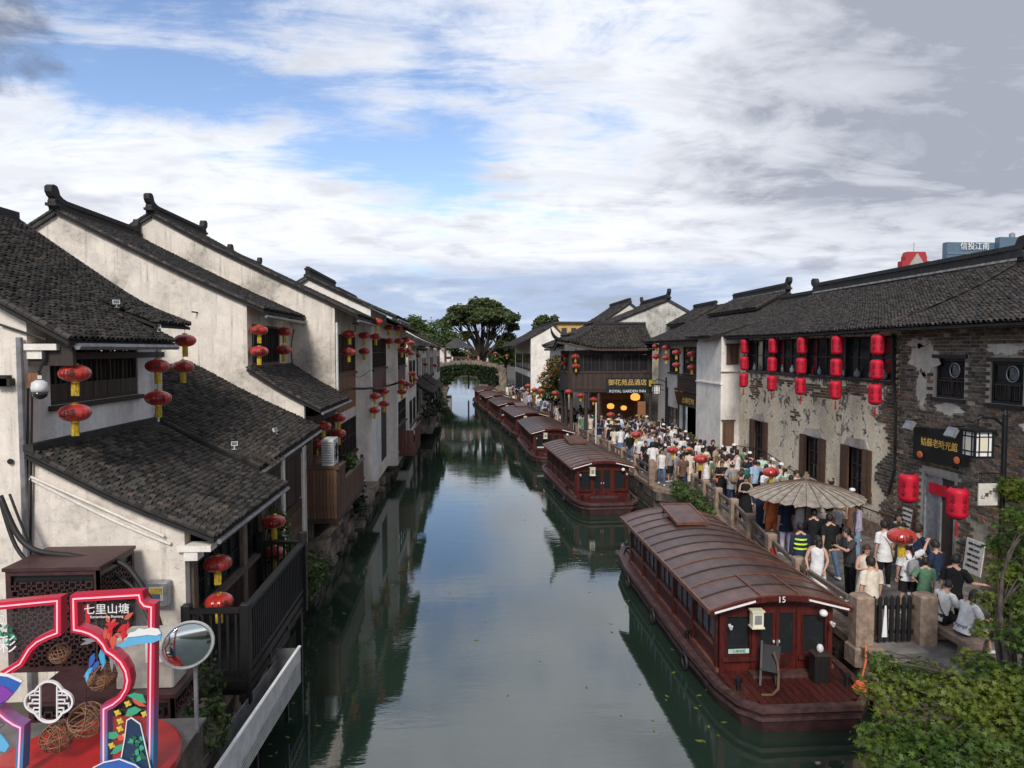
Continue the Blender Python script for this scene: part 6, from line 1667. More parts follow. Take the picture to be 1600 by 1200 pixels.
def lantern_tables():
    for px, py, Y, lab in (
      (117, 583, 12.0, 'upper red lantern of the pair before the nearest upstairs window'), (117, 645, 12.0, 'lower red lantern of the pair before the nearest upstairs window'),
      (246, 572, 15.0, 'upper red lantern by the white downpipe of the nearest house'), (247, 622, 15.0, 'lower red lantern by the white downpipe of the nearest house'),
      (289, 532, 17.4, 'red lantern under the higher eave behind the nearest house, upper of two'), (286, 573, 17.4, 'red lantern under the higher eave behind the nearest house, lower of two'),
      (340, 880, 12.4, 'upper red lantern hanging at the near end of the black balcony'), (342, 940, 12.4, 'lower red lantern hanging at the near end of the black balcony'),
      (428, 815, 16.0, 'upper red lantern at the far end of the black balcony'), (429, 864, 16.0, 'lower red lantern at the far end of the black balcony'),
      (418, 716, 19.0, 'red lantern under the low mossy eave by the dark boards'),
      (505, 666, 22.6, 'small red lantern beside the air conditioner, half hidden by the eave'), (494, 694, 22.8, 'red lantern left of the air conditioner'),
      (529, 653, 24.2, 'upper red lantern behind the air conditioner'), (529, 677, 24.2, 'lower red lantern behind the air conditioner'),
      (405, 516, 22.6, 'upper left lantern at the window of the first white gable house'), (405, 549, 22.6, 'lower left lantern at the window of the first white gable house'),
      (444, 518, 25.4, 'upper right lantern at the window of the first white gable house'), (443, 547, 25.4, 'lower right lantern at the window of the first white gable house'),
      (546, 522, 28.6, 'upper lantern before the orange boarded window'), (545, 550, 28.6, 'lower lantern before the orange boarded window'),
      (569, 524, 30.6, 'upper lantern on the pale pier past the orange boards'), (569, 549, 30.6, 'lower lantern on the pale pier past the orange boards'),
      (589, 503, 33.0, 'topmost lantern under the eave of the third white gable house'), (587, 526, 33.0, 'second lantern under the eave of the third white gable house'),
      (607, 512, 36.0, 'upper lantern at the far corner of the brown boarded front'), (608, 533, 36.0, 'lower lantern at the far corner of the brown boarded front'),
      (622, 513, 38.5, 'upper lantern on the narrow white house'), (623, 533, 38.5, 'lower lantern on the narrow white house'),
      (633, 531, 43.5, 'upper lantern just beyond the narrow white house'), (628, 547, 43.5, 'lower lantern just beyond the narrow white house, nearer one'), (636, 548, 44.5, 'lower lantern just beyond the narrow white house, farther one'),
      (600, 611, 35.5, 'upper right lantern of four on the white lower front'), (586, 619, 33.4, 'upper left lantern of four on the white lower front'),
      (600, 631, 35.5, 'lower right lantern of four on the white lower front'), (585, 641, 33.4, 'lower left lantern of four on the white lower front'),
      (628, 597, 44.0, 'upper lantern over the red balcony, nearer'), (636, 600, 45.5, 'upper lantern over the red balcony, farther'), (628, 612, 44.0, 'lower lantern over the red balcony'),
      (641, 536, 49.0, 'upper lantern on the small pale house'), (641, 552, 49.0, 'lower lantern on the small pale house'), (651, 541, 57.0, 'upper lantern on the low white house beyond'), (652, 556, 57.0, 'lower lantern on the low white house beyond'),
      (662, 545, 66.0, 'upper lantern on the middle house of the far left row'), (674, 541, 74.0, 'upper lantern on the far dark timber house'), (686, 545, 84.0, 'lantern on the last white house of the left row'),
      (644, 584, 52.0, 'lantern under the small pale house, upper'), (648, 592, 54.0, 'lantern under the small pale house, lower'),
      (665, 569, 64.0, 'lantern on the far white porch'), (680, 571, 72.0, 'lantern on the far dark timber house')):
        lant(px, py, lab, Y=Y)
    for px, py, X, lab in (
      (1025, 541, 12.1, 'upper lantern of the first pair from the inn on the shop house'), (1025, 557, 12.1, 'lower lantern of the first pair from the inn on the shop house'),
      (1041, 543, 12.1, 'upper lantern of the second pair from the inn on the shop house'), (1041, 559, 12.1, 'lower lantern of the second pair from the inn on the shop house'),
      (1057, 551, 12.1, 'upper lantern of the third pair from the inn on the shop house'), (1057, 570, 12.1, 'lower lantern of the third pair from the inn on the shop house'),
      (1081, 553, 12.1, 'upper lantern of the pair nearest the white corner house'), (1081, 574, 12.1, 'lower lantern of the pair nearest the white corner house')):
        lant(px, py, lab, X=X)
    for px, py, Y, lab in (
      (899, 557, 46.6, 'upper lantern at the canal corner of the inn'), (900, 572, 46.6, 'lower lantern at the canal corner of the inn'), (882, 555, 49.0, 'upper lantern on the canal side of the inn'), (882, 568, 49.0, 'lower lantern on the canal side of the inn'),
      (889, 612, 46.6, 'lantern between the inn posts, nearest the water'), (907, 618, 46.6, 'lantern between the inn posts, middle'), (927, 624, 46.4, 'lantern between the inn posts, beside the white pole'),
      (774, 552, 88.0, 'lantern cluster end at the far white gable, upper'), (792, 556, 84.0, 'lantern by the far brown boarded front'),
      (825, 603, 58.0, 'lantern over the far crowd beside the grey canopy'), (835, 609, 55.0, 'lantern over the crowd left of the inn, farthest'), (846, 611, 53.0, 'lantern over the crowd left of the inn, second'), (868, 614, 50.0, 'lantern over the crowd left of the inn, nearest')):
        lant(px, py, lab, Y=Y)
    # lanterns hung from poles over the street
    for px, py, Z, lab, s in ((994, 679, 2.95, 'street lantern over the crowd before the inn door', 1.0), (1051, 703, 2.95, 'street lantern above the crowd between inn and landing', 1.0),
                        (954, 648, 3.05, 'street lantern close by the inn entrance', 1.0), (1095, 717, 2.85, 'street lantern above people near the white corner house', 1.1),
                        (1205, 738, 2.95, 'street lantern just beyond the paper parasol', 1.1), (1409, 838, 2.95, 'big street lantern in front of the grey door over the group', 1.15)):
        ROUND.append((at(px, py, Z=Z), lab, s))
def place_lanterns():
    lantern_tables()
    proto = make_round_lantern(); rng = random.Random(4)
    for i, (p, lab, s) in enumerate(ROUND):
        o = proto if i == len(ROUND)-1 else copy_tree(proto)
        o['label'] = lab; o['group'] = 'round red lanterns with yellow tassels'
        o.location = p; o.scale = (s*rng.uniform(.95, 1.05),)*3
        d = CAMP-p; o.rotation_euler = (0, 0, math.atan2(d.x, -d.y)*.6+rng.uniform(-.35, .35)-.1)
    # wires that carry the street lanterns
    for a, b, lab in (((8.2, 30.9, 3.4), (13, 33.5, 4.6), 'wire across the street by the white corner house'),):
        pass
    p1 = make_barrel_lantern(False); p2 = make_barrel_lantern(True)
    cols = ((20.29, 'nearest the brick house'), (22.58, 'second from the brick house'), (25.02, 'in the middle of the five'), (27.48, 'second from the white house'), (30.33, 'beside the white house'))
    for y, where in cols:
        for k, z in enumerate((7.18, 6.44, 5.70)):
            o = copy_tree(p2 if k == 2 else p1); s = (1.0, .98, 1.0)[k]
            o['label'] = '%s crimson barrel lantern in the column %s' % (('top', 'middle', 'bottom')[k], where); o['group'] = 'crimson barrel lanterns on the long house'
            o.location = (12.28-.02*k, y+rng.uniform(-.03, .03), z-.02); o.scale = (s*.85, s*.85, s*.88); o.rotation_euler = (0, rng.uniform(-.02, .02), -.6+rng.uniform(-.2, .2))
    for pr, loc, lab in ((p1, (10.85, 16.5, 3.62), 'large crimson barrel lantern hung before the grey door'), (p2, (11.02, 15.0, 3.57), 'large crimson barrel lantern below the box street lamp')):
        pr['label'] = lab; pr['group'] = 'large crimson barrel lanterns by the brick house'; pr.location = loc; pr.rotation_euler = (0, 0, -.5)
place_lanterns()

# ------------------------------------------------------------------ street furniture
def furniture():
    rng = random.Random(9)
    # railing of stone posts and pipe rails on the quay
    r = thing('railing', 'stone-post railing with timber rails along the quay beside the nearest boat', 'railing', (8.3, 17, 1))
    P = [(8.06, 16.4), (8.35, 18.6), (8.72, 20.9), (9.05, 23.1), (9.2, 25.0), (9.28, 26.6), (9.30, 28.0)]
    full = [(8.04, 14.0)]+P
    for x, y in P: MB().bbox(x-.13, x+.13, y-.13, y+.13, .98, 1.98, .025).build('post', MT['stone_post'], r)
    for a, b in zip(full, full[1:]):
        for z in (1.78, 1.42): MB().beam((a[0], a[1]+.14, z), (b[0], b[1]-.14, z), .08, .10).build('rail', MT['wood_grey'], r)
    r = thing('railing', 'stone-post railing along the quay beside the second boat and inn crowd', 'railing', (8, 34, 1))
    P = [(8.22, 30.6), (8.15, 33.2), (8.1, 35.8), (7.98, 38.4), (7.85, 41.0), (7.7, 43.6), (7.5, 46.2)]
    for x, y in P: MB().bbox(x-.13, x+.13, y-.13, y+.13, .98, 1.98 if y > 31 else 2.15, .025).build('post', MT['stone_post'], r)
    for a, b in zip(P, P[1:]):
        for z in (1.78, 1.42): MB().beam((a[0], a[1]+.14, z), (b[0], b[1]-.14, z), .08, .10).build('rail', MT['wood_grey'], r)
    for x, y, lab in ((8.05, 13.65, 'thick stone gatepost at the corner of the nearest boat'), (9.36, 13.6, 'stone gatepost beside the two people sitting on the quay step')):
        t = thing('gatepost', lab, 'post', (x, y, 1))
        MB().bbox(x-.19, x+.19, y-.19, y+.19, .96, 2.02, .04).build('shaft', MT['stone_post'], t)
        MB().bbox(x-.23, x+.23, y-.23, y+.23, .60, .985, .03).build('foot', MT['stone_post'], t)
    g = thing('gate', 'dark picket gate between the two stone gateposts', 'gate', (8.7, 13.62, 1))
    for i in range(7):
        x = 8.30+.125*i; MB().prism([(x-.038, 1.04), (x+.038, 1.04), (x+.038, 1.93), (x, 1.99), (x-.038, 1.93)], lambda a, b, d: (a, 13.6+d, b), 0, .04).build('picket', MT['wood_black'], g)
    for z in (1.22, 1.74): MB().box(8.25, 9.16, 13.641, 13.69, z-.035, z+.035).build('cross_bar', MT['wood_black'], g)
    MB().prism([(8.45, 1.15), (8.56, 1.15), (8.53, 1.8), (8.50, 1.8)], lambda a, b, d: (a, 13.57+d, b), 0, .02).build('folded_paper', MT['white_paint'], g)
    s = thing('stone_steps', 'stone landing steps between the gate and the water', None, (8.3, 12.5, 0)); s['kind'] = 'structure'
    for i in range(3): MB().bbox(7.75+.1*i, 9.5, 12.2+.42*i, 12.68+.42*i, .2, .5+.17*i, .02).build('step', MT['stone_post'], s)
    # seats for the two resting people: low stone bench on the quay
    b = thing('stone_bench', 'low stone bench under the two people sitting by the maple', 'bench', (9.8, 13.3, 1))
    MB().bbox(9.62, 10.02, 12.7, 14.1, 1.22, 1.36, .02).build('slab', MT['stone_post'], b)
    for y in (12.95, 13.85): MB().bbox(9.68, 9.96, y-.12, y+.12, .96, 1.218, .02).build('support', MT['stone_post'], b)
    # paper parasol
    p = thing('parasol', 'wide pale oiled-paper parasol standing on the street', 'parasol', (9.7, 19.4, 1))
    n = 56; cx, cy = 9.7, 19.4; R_ = 1.58
    mb = MB(); vs = []; prof = [(0.06, 3.32), (.5, 3.20), (1.05, 3.05), (R_, 2.86)]
    for r_, z in prof:
        for k in range(n):
            a = 2*PI*k/n; q = r_*(1 if k % 2 == 0 or r_ < .1 else .985); vs.append((cx+q*math.cos(a), cy+q*math.sin(a), z-(0.05*r_/R_ if k % 2 else 0)))
    fs = [(i*n+k, i*n+(k+1) % n, (i+1)*n+(k+1) % n, (i+1)*n+k) for i in range(3) for k in range(n)]
    mb.add(vs, fs); mb.build('canopy', M('oiled_paper', (.27, .235, .19), .7, .3, 6, island=0, bump=.2), p)
    for k in range(28):
        a = 2*PI*k/28; m = MB()
        for (r0, z0), (r1, z1) in zip(prof, prof[1:]): m.beam((cx+r0*math.cos(a), cy+r0*math.sin(a), z0+.004), (cx+r1*math.cos(a), cy+r1*math.sin(a), z1+.004), .016, .014)
        m.build('rib', MT['wood_brown'], p)
    MB().tube([(cx, cy, 1.0), (cx, cy, 3.42)], .024, 8).build('pole', MT['wood_red'], p)
    MB().lathe([(.11, 3.27), (.10, 3.36), (.05, 3.44), (.04, 3.52)], 10, (cx, cy, 0)).build('hub', MT['wood_grey'], p)
    MB().bbox(cx-.22, cx+.22, cy-.22, cy+.22, .99, 1.10, .02).build('foot', MT['stone_dark'], p)
    # box street lamp with sign plate
    def lamp_post(x, y, label, sgn=-1, H=4.6, extra=True):
        t = thing('street_lamp', label, 'street lamp', (x, y, 1))
        MB().lathe([(.14, 0), (.14, .25), (.07, .35), (.055, .5), (.055, H), (.03, H+.1)], 10, (x, y, 1.0)).build('pole', MT['black_metal'], t)
        a = MB(); a.tube([(x, y, H+.75), (x+sgn*.25, y, H+.92), (x+sgn*.55, y, H+.95), (x+sgn*.78, y, H+.85)], .03, 6)
        a.tube([(x+sgn*.12, y, H+.3), (x+sgn*.35, y, H+.38), (x+sgn*.38, y, H+.6), (x+sgn*.22, y, H+.66), (x+sgn*.18, y, H+.52)], .02, 6); a.build('arm', MT['black_metal'], t)
        lx, lz = x+sgn*.62, H+.12
        f = MB()
        for i in (-1, 1):
            for j in (-1, 1): f.box(lx+i*.20-.02, lx+i*.20+.02, y+j*.2-.02, y+j*.2+.02, lz, lz+.52)
        f.box(lx-.25, lx+.25, y-.25, y+.25, lz+.521, lz+.57); f.box(lx-.23, lx+.23, y-.23, y+.23, lz-.04, lz-.001); f.tube([(lx, y, lz+.57), (lx, y, lz+.84)], .015, 5)
        lo = f.build('lamp_case', MT['black_metal'], t)
        MB().box(lx-.19, lx+.19, y-.19, y+.19, lz+.005, lz+.515).build('lamp_glass', MT['white_paint'], lo)
        for k, (ax, ay) in enumerate(((0, -1), (-1, 0))):
            g = MB()
            for u in (-.1, .1):
                if ax == 0: g.box(lx+u-.012, lx+u+.012, y-.205, y-.192, lz+.01, lz+.51)
                else: g.box(lx-.205, lx-.192, y+u-.012, y+u+.012, lz+.01, lz+.51)
            for z in (.10, .42):
                if ax == 0: g.box(lx-.19, lx+.19, y-.206, y-.193, lz+z-.012, lz+z+.012)
                else: g.box(lx-.206, lx-.193, y-.19, y+.19, lz+z-.012, lz+z+.012)
            g.build('lamp_fret', MT['black_metal'], lo)
            q = MB()
            if ax == 0: q.box(lx-.085, lx+.085, y-.204, y-.191, lz+.115, lz+.405)
            else: q.box(lx-.204, lx-.191, y-.085, y+.085, lz+.115, lz+.405)
            q.build('lamp_pane', MT['cream_paint'], lo)
        if extra:
            m = MB(); m.tube([(x, y, 4.32), (x-.55, y, 4.32)], .015, 5)
            for u in (-.18, -.5): m.tube([(x+u, y, 4.32), (x+u, y, 4.10)], .01, 4)
            m.build('plate_arm', MT['black_metal'], t)
            so_ = MB().box(x-.56, x-.12, y-.015, y+.015, 3.62, 4.10).build('sign_plate', MT['paper'], t)
            for k, c in enumerate('山塘老街'): add_text(c, .10, MT['ink'], so_, (x-.47+.09*k, y-.02, 3.80+.05*k), name='lettering')
        return t
    lamp_post(11.68, 14.5, 'black street lamp with a white box lantern and sign plate by the brick house')
    lamp_post(11.9, 41.2, 'black street lamp with a scrolled arm before the shop house', H=4.3, extra=False)
    # notices on the brick house
    for i, (y, z, w, h_, lab) in enumerate(((16.85, 1.75, .62, .85, 'white price board with rows of characters leaning on the brick house'), (19.6, 1.95, .5, .9, 'framed notice beside the grey door'))):
        t = thing('notice_board', lab, 'notice', (12.8, y, z-.4))
        fr = MB().prism([(y-w/2, z-h_/2), (y+w/2, z-h_/2), (y+w/2, z+h_/2), (y-w/2, z+h_/2)], lambda a, b, d: (12.93-d-(z+h_/2-b)*.12, a, b), 0, .03); fr.build('board', MT['paper'], t)
        for k in range(5): add_text('招牌小吃价目'[:6-(k % 2)], .075, MT['ink'], t, (12.895-(h_*.15+.14*k)*.12, y, z+h_/2-.12-.14*k), -PI/2)
        if i == 1: MB().panel(lambda u, v, d: (12.935-d-(z+h_/2-v)*.12-.03, u, v), y-w/2-.04, y+w/2+.04, z-h_/2-.04, z+h_/2+.04, .02, [(y-w/2, y+w/2, z-h_/2, z+h_/2)]).build('frame', MT['wood_red'], t)
    # traffic cone
    c = at(1118, 785, Z=1.0); t = thing('traffic_cone', 'red and white traffic cone beside the railing', 'traffic cone', c)
    MB().lathe([(.17, 0), (.17, .04), (.12, .05), (.10, .18)], 12, c).build('base', MT['c_red'], t)
    MB().lathe([(.10, .18), (.075, .34)], 12, c).build('band', MT['white_paint'], t); MB().lathe([(.075, .34), (.03, .6)], 12, c).build('tip', MT['c_red'], t)
    # white pole on the quay
    c = at(931, 705, Z=1.0); t = thing('pole', 'slim white pole rising from the quay before the inn', 'pole', c)
    MB().tube([c, c+Vector((0, 0, 2.9))], .04, 8).build('shaft', MT['white_metal'], t); MB().lathe([(.12, 0), (.10, .12), (.05, .16)], 10, c).build('base', MT['stone_post'], t)
    # grey canopy over a stall among the far crowd
    t = thing('stall_canopy', 'blue-grey pyramid canopy over a stall among the far crowd', 'canopy', (6.9, 63, 1))
    MB().rings([((7.6, 62.5, 3.1), (2.0, 0, 0), (0, 1.9, 0)), ((7.6, 62.5, 4.3), (.05, 0, 0), (0, .05, 0))], 4).build('cloth', MT['c_charcoal'], t)
    for dx, dy in ((1.9, 0), (-1.9, 0), (0, 1.8), (0, -1.8)): MB().tube([(7.6+dx, 62.5+dy, 1), (7.6+dx, 62.5+dy, 3.1)], .03, 5).build('leg', MT['grey_metal'], t)
    # spotlights on the left roofs
    fl = thing('floodlight', 'x', 'floodlight')
    MB().box(-.13, .13, -.05, .05, .10, .30).build('lamp_head', MT['white_metal'], fl); MB().box(-.11, .11, -.056, -.051, .12, .28).build('lamp_glass', MT['glass_pale'], fl)
    MB().box(-.02, .02, -.02, .02, -.06, .10).box(-.10, .10, -.06, .06, -.08, -.06).build('bracket', MT['grey_metal'], fl)
    spots = [(115, 494, None, -6.9, 7.62, 'spotlight on the nearest roof edge, left one'), (182, 470, None, -7.2, 7.85, 'spotlight higher on the nearest roof'), (246, 508, None, -6.5, 7.38, 'spotlight at the far end of the nearest gutter'),  (343, 797, None, -4.75, 4.32, 'spotlight on the corner of the nearest lean-to roof'), (366, 692, None, -5.1, 5.08, 'spotlight on the low mossy roof, left'),
             (427, 752, None, -4.5, 4.2, 'spotlight at the far eave of the nearest lean-to'), (432, 670, None, -4.9, 5.0, 'spotlight on the low mossy roof, right'), (500, 622, None, -4.9, 5.6, 'spotlight on the small pent roof')]
    for i, (px, py, _, X, Z, lab) in enumerate(spots):
        o = fl if i == len(spots)-1 else copy_tree(fl); q = at(px, py, X=X); o.location = (q.x, q.y, max(q.z-.1, Z-.35) if False else q.z-.12); o['label'] = lab; o['group'] = 'white spotlights on the left roofs'; o.rotation_euler = (0, 0, rng.uniform(.2, 1.2)); o.scale = (.5, .5, .5); o.rotation_euler.x = -.5
    # security camera on the near gable
    t = thing('security_camera', 'white dome security camera on a bracket at the nearest wall', 'security camera', at(62, 612, Y=11.4))
    c = at(62, 606, Y=11.35)
    MB().lathe([(.05, .12), (.11, .08), (.12, .0), (.115, -.06)], 16, c).build('housing', MT['white_metal'], t, True)
    MB().lathe([(.115, -.06), (.10, -.13), (.05, -.17), (.01, -.18)], 16, c).build('dome', MT['glass_dark'], t, True)
    MB().beam((c.x-.22, 11.72, c.z+.16), (c.x, 11.36, c.z+.16), .05, .05).build('bracket', MT['white_metal'], t)
    MB().box(c.x-.38, c.x-.2, 11.66, 11.748, c.z-.02, c.z+.22).build('junction_box', MT['wood_orange'], t)
    # street wires
    def wire(label, pts, r_=.012):
        t = thing('cable', label, 'cable', pts[0]); Q = []; P = [Vector(p) for p in pts]; n = len(P)
        for i in range(n-1):
            p0, p1, p2, p3 = P[max(i-1, 0)], P[i], P[i+1], P[min(i+2, n-1)]
            for k in range(7):
                u = k/7; q = .5*((2*p1)+(p2-p0)*u+(2*p0-5*p1+4*p2-p3)*u*u+(3*p1-p0-3*p2+p3)*u**3); Q.append(q-Vector((0, 0, .06*(p2-p1).length*u*(1-u))))
        Q.append(P[-1]); MB().tube(Q, r_, 7).build('strand', MT['cable'], t, True)
    wire('sagging black cable strung along the peeling wall', [at(1120, 690, X=12.9), at(1190, 703, X=12.9), at(1285, 762, X=12.9), at(1420, 815, X=12.9)], .02)
    wire('thin grey cable across the first two white gables', [at(300, 487, Y=20.8), at(470, 497, Y=25.7), at(560, 505, Y=30.6)], .022)
    wire('grey conduit running along the pale piers above the water', [at(528, 617, X=-4.66), at(548, 607, X=-4.6), at(580, 606, X=-4.05), at(604, 603, X=-4.05), at(622, 598, X=-3.5)], .05)
    wire('thin wire looping down the orange boarded front', [at(552, 585, X=-4.6), at(562, 589, X=-4.5), at(579, 578, X=-4.1)], .012)
    wire('black cable hanging beside the first white gable window', [at(463, 500, X=-6.2), at(455, 540, X=-6.2), at(458, 575, X=-6.2)], .02)
    wire('thick black cable bundle draped across the nearest wall', [at(0, 775, Y=11.3), at(40, 850, Y=11.2), at(110, 868, Y=11.1), at(185, 878, Y=11.0), at(215, 905, Y=10.9), at(240, 950, Y=10.8), at(252, 985, Y=10.7)], .045)
    wire('second black cable sagging below the bundle on the nearest wall', [at(0, 780, Y=11.35), at(30, 862, Y=11.25), at(80, 893, Y=11.15), at(150, 890, Y=11.05), at(205, 915, Y=10.95), at(235, 970, Y=10.8)], .03)
    wire('third thin cable looping under the bundle on the nearest wall', [at(15, 772, Y=11.4), at(60, 868, Y=11.3), at(120, 885, Y=11.2), at(140, 905, Y=11.1)], .02)
furniture()
# ------------------------------------------------------------------ people
# skeleton in metres for a 1.68 m adult, facing +Y, right hand at +X
def rotx(v, a):   # pitch forward about X (positive = lean to +Y)
    c, s = math.cos(a), math.sin(a); return Vector((v.x, v.y*c+v.z*s, -v.y*s+v.z*c))
POSES = {
 # arms: (upper-arm dir, fore-arm dir) for left, right ; legs: (thigh dir, shin dir); lean; head pitch, head yaw
 'stand':  dict(al=((-.16, .02, -1), (-.05, .16, -1)), ar=((.16, .0, -1), (.05, .18, -1)), ll=((-.06, .02, -1), (0, -.03, -1)), lr=((.06, .0, -1), (.02, -.02, -1)), lean=.0, hp=.12, hy=.1),
 'walk':   dict(al=((-.16, -.32, -1), (-.04, .05, -1)), ar=((.16, .34, -1), (.02, .55, -1)), ll=((-.05, .36, -1), (0, -.06, -1)), lr=((.05, -.22, -1), (0, -.55, -1)), lean=.05, hp=.08, hy=0),
 'phone':  dict(al=((-.22, .22, -1), (.45, .85, .35)), ar=((.22, .22, -1), (-.45, .85, .38)), ll=((-.07, .03, -1), (0, -.04, -1)), lr=((.07, 0, -1), (.02, -.02, -1)), lean=.06, hp=.45, hy=0),
 'photo':  dict(al=((-.3, .75, -.55), (.1, .9, .45)), ar=((.2, .15, -1), (-.25, .8, .1)), ll=((-.08, .05, -1), (0, -.05, -1)), lr=((.08, -.05, -1), (.02, -.05, -1)), lean=.12, hp=.2, hy=-.1),
 'point':  dict(al=((-.22, .05, -1), (.1, .3, -.9)), ar=((.85, .3, .25), (.55, .35, .75)), ll=((-.09, .02, -1), (-.02, -.03, -1)), lr=((.12, 0, -1), (.05, -.03, -1)), lean=.0, hp=.0, hy=.3),
 'reach':  dict(al=((-.18, .0, -1), (-.05, .15, -1)), ar=((.35, .45, -.8), (.55, .8, -.12)), ll=((-.06, .02, -1), (0, -.03, -1)), lr=((.07, 0, -1), (.02, -.02, -1)), lean=.1, hp=.25, hy=.2),
 'hips':   dict(al=((-.55, -.2, -.85), (.55, .35, -.5)), ar=((.2, .05, -1), (.05, .3, -.95)), ll=((-.07, .02, -1), (0, -.03, -1)), lr=((.09, .05, -1), (.02, -.06, -1)), lean=-.03, hp=.05, hy=-.3),
 'hold':   dict(al=((-.25, .25, -.95), (.75, .6, .1)), ar=((.25, .25, -.95), (-.75, .6, .15)), ll=((-.06, .02, -1), (0, -.03, -1)), lr=((.07, .02, -1), (.02, -.03, -1)), lean=-.02, hp=.3, hy=.2),
 'sit':    dict(al=((-.2, .35, -.9), (.3, .9, -.2)), ar=((.2, .4, -.85), (-.25, .9, .0)), ll=((-.12, 1, -.05), (-.02, .08, -1)), lr=((.12, 1, -.05), (.02, .2, -1)), lean=.28, hp=.35, hy=.2),
 'back':   dict(al=((-.3, -.25, -.95), (.25, -.35, -.85)), ar=((.3, -.25, -.95), (-.25, -.35, -.85)), ll=((-.06, .06, -1), (0, -.08, -1)), lr=((.06, 0, -1), (.02, -.02, -1)), lean=-.05, hp=-.05, hy=.9),
}
def skeleton(pose):
    P = POSES[pose]; J = {}
    sit = pose == 'sit'
    hipz = .90 if not sit else .52
    J['pelvis'] = Vector((0, 0, hipz)); ln = P['lean']
    def T(x, y, z): return J['pelvis']+rotx(Vector((x, y, z)), ln)
    J['waist'] = T(0, 0, .15); J['chest'] = T(0, .01, .34); J['collar'] = T(0, -.005, .50); J['neck'] = T(0, .012, .555)
    J['head'] = T(0, .035, .68)
    for s, k in ((-1, 'l'), (1, 'r')):
        sh = T(s*.175, -.005, .465); J['sh'+k] = sh
        u, f = P['a'+k]; el = sh+Vector(u).normalized()*.275; wr = el+Vector(f).normalized()*.235
        J['el'+k] = el; J['wr'+k] = wr; J['ha'+k] = wr+Vector(f).normalized()*.085; J['hd'+k] = Vector(f).normalized()
        hp = J['pelvis']+Vector((s*.088, 0, -.03)); J['hip'+k] = hp
        t, q = P['l'+k]; kn = hp+Vector(t).normalized()*.42; an = kn+Vector(q).normalized()*.40
        J['kn'+k] = kn; J['an'+k] = an
    # stand on the ground
    low = min(J['anl'].z, J['anr'].z)-.07
    for k in J:
        if not k.startswith('hd'): J[k] = J[k]-Vector((0, 0, low))
    J['lean'] = ln
    return J
def hand_fingers(J, k, s):
    "five finger chains: the finger roots lie inside the palm; the thumb leaves its side"
    w, h, d = J['wr'+k], J['ha'+k], J['hd'+k]
    side = d.cross(Vector((0, 0, 1)));
    if side.length < .2: side = Vector((1, 0, 0))
    side.normalize(); nrm = side.cross(d); out = []
    curl = nrm*-1 if nrm.z > 0 else nrm
    for i, L_ in enumerate((.060, .072, .076, .066)):
        b = h+side*((i-1.5)*.019); c = b+d*L_*.45+curl*.006; e = c+(d*.75+curl*.65).normalized()*L_*.38; f = e+(d*.45+curl*.9).normalized()*L_*.26
        out.append(([b-d*.015, b+d*.008, c, e, f], (.0095, .0095, .009, .0085, .0065)))
    sd = side if s < 0 else -side
    b = w+d*.035+sd*.030; c = b+(sd*.8+d*.7).normalized()*.034; e = c+(sd*.25+d*.9+curl*.3).normalized()*.030
    out.append(([b-sd*.012, b, c, e], (.011, .012, .0105, .008)))
    return out
_skin_src = {}
def skin_batch(poses):
    "grow each body as one continuous skin over its joints"
    obs = {}
    for ps in poses:
        J = skeleton(ps); V_ = []; E = []; Rr = []
        def v(p, r): V_.append(tuple(p)); Rr.append(r if isinstance(r, tuple) else (r, r)); return len(V_)-1
        pe = v(J['pelvis'], .115); wa = v(J['waist'], .105); ch = v(J['chest'], .12); co = v(J['collar'], .075); ne = v(J['neck'], .052); hd = v(J['neck'].lerp(J['head'], .55), .056)
        for a, b in ((pe, wa), (wa, ch), (ch, co), (co, ne), (ne, hd)): E.append((a, b))
        roots = [pe]
        for s, k in ((-1, 'l'), (1, 'r')):
            a = v(J['sh'+k], .056); b = v(J['el'+k], .040); m = v(J['el'+k].lerp(J['wr'+k], .35), .037); c = v(J['wr'+k], .024); d = v(J['wr'+k].lerp(J['ha'+k], .55), (.036, .020)); e = v(J['ha'+k], (.038, .017))
            E += [(co, a), (a, b), (b, m), (m, c), (c, d), (d, e)]
            h = v(J['hip'+k], .088); t = v(J['hip'+k].lerp(J['kn'+k], .5), .072); kn = v(J['kn'+k], .052); cf = v(J['kn'+k].lerp(J['an'+k], .32), .052); an = v(J['an'+k], .034); fo = v(J['an'+k]+Vector((0, .05, -.035)), .036); to = v(J['an'+k]+Vector((0, .165, -.048)), .026)
            E += [(pe, h), (h, t), (t, kn), (kn, cf), (cf, an), (an, fo), (fo, to)]
            for pts, rr in hand_fingers(J, k, s):
                ids = [v(p, r) for p, r in zip(pts, rr)]; roots.append(ids[0]); E += list(zip(ids, ids[1:]))
        me = bpy.data.meshes.new('body_src'); me.from_pydata(V_, E, [])
        ob = bpy.data.objects.new('body_src', me); COL.objects.link(ob)
        md = ob.modifiers.new('skin', 'SKIN'); md.use_smooth_shade = True
        if not me.skin_vertices: 
            pass
        obs[ps] = (ob, Rr, roots)
    bpy.context.view_layer.update()
    for ps, (ob, Rr, roots) in obs.items():
        sv = ob.data.skin_vertices
        if len(sv) == 0:
            bpy.context.view_layer.objects.active = ob; ob.select_set(True); bpy.ops.mesh.customdata_skin_add(); sv = ob.data.skin_vertices; ob.select_set(False)
        for i, r in enumerate(Rr): sv[0].data[i].radius = r
        for i in roots: sv[0].data[i].use_root = True
        ss = ob.modifiers.new('smooth', 'SUBSURF'); ss.levels = 1; ss.render_levels = 1
    dg = bpy.context.evaluated_depsgraph_get(); dg.update()
    for ps, (ob, _, _) in obs.items():
        m = bpy.data.meshes.new_from_object(ob.evaluated_get(dg)); _skin_src[ps] = m
    for ob, _, _ in obs.values(): bpy.data.objects.remove(ob)
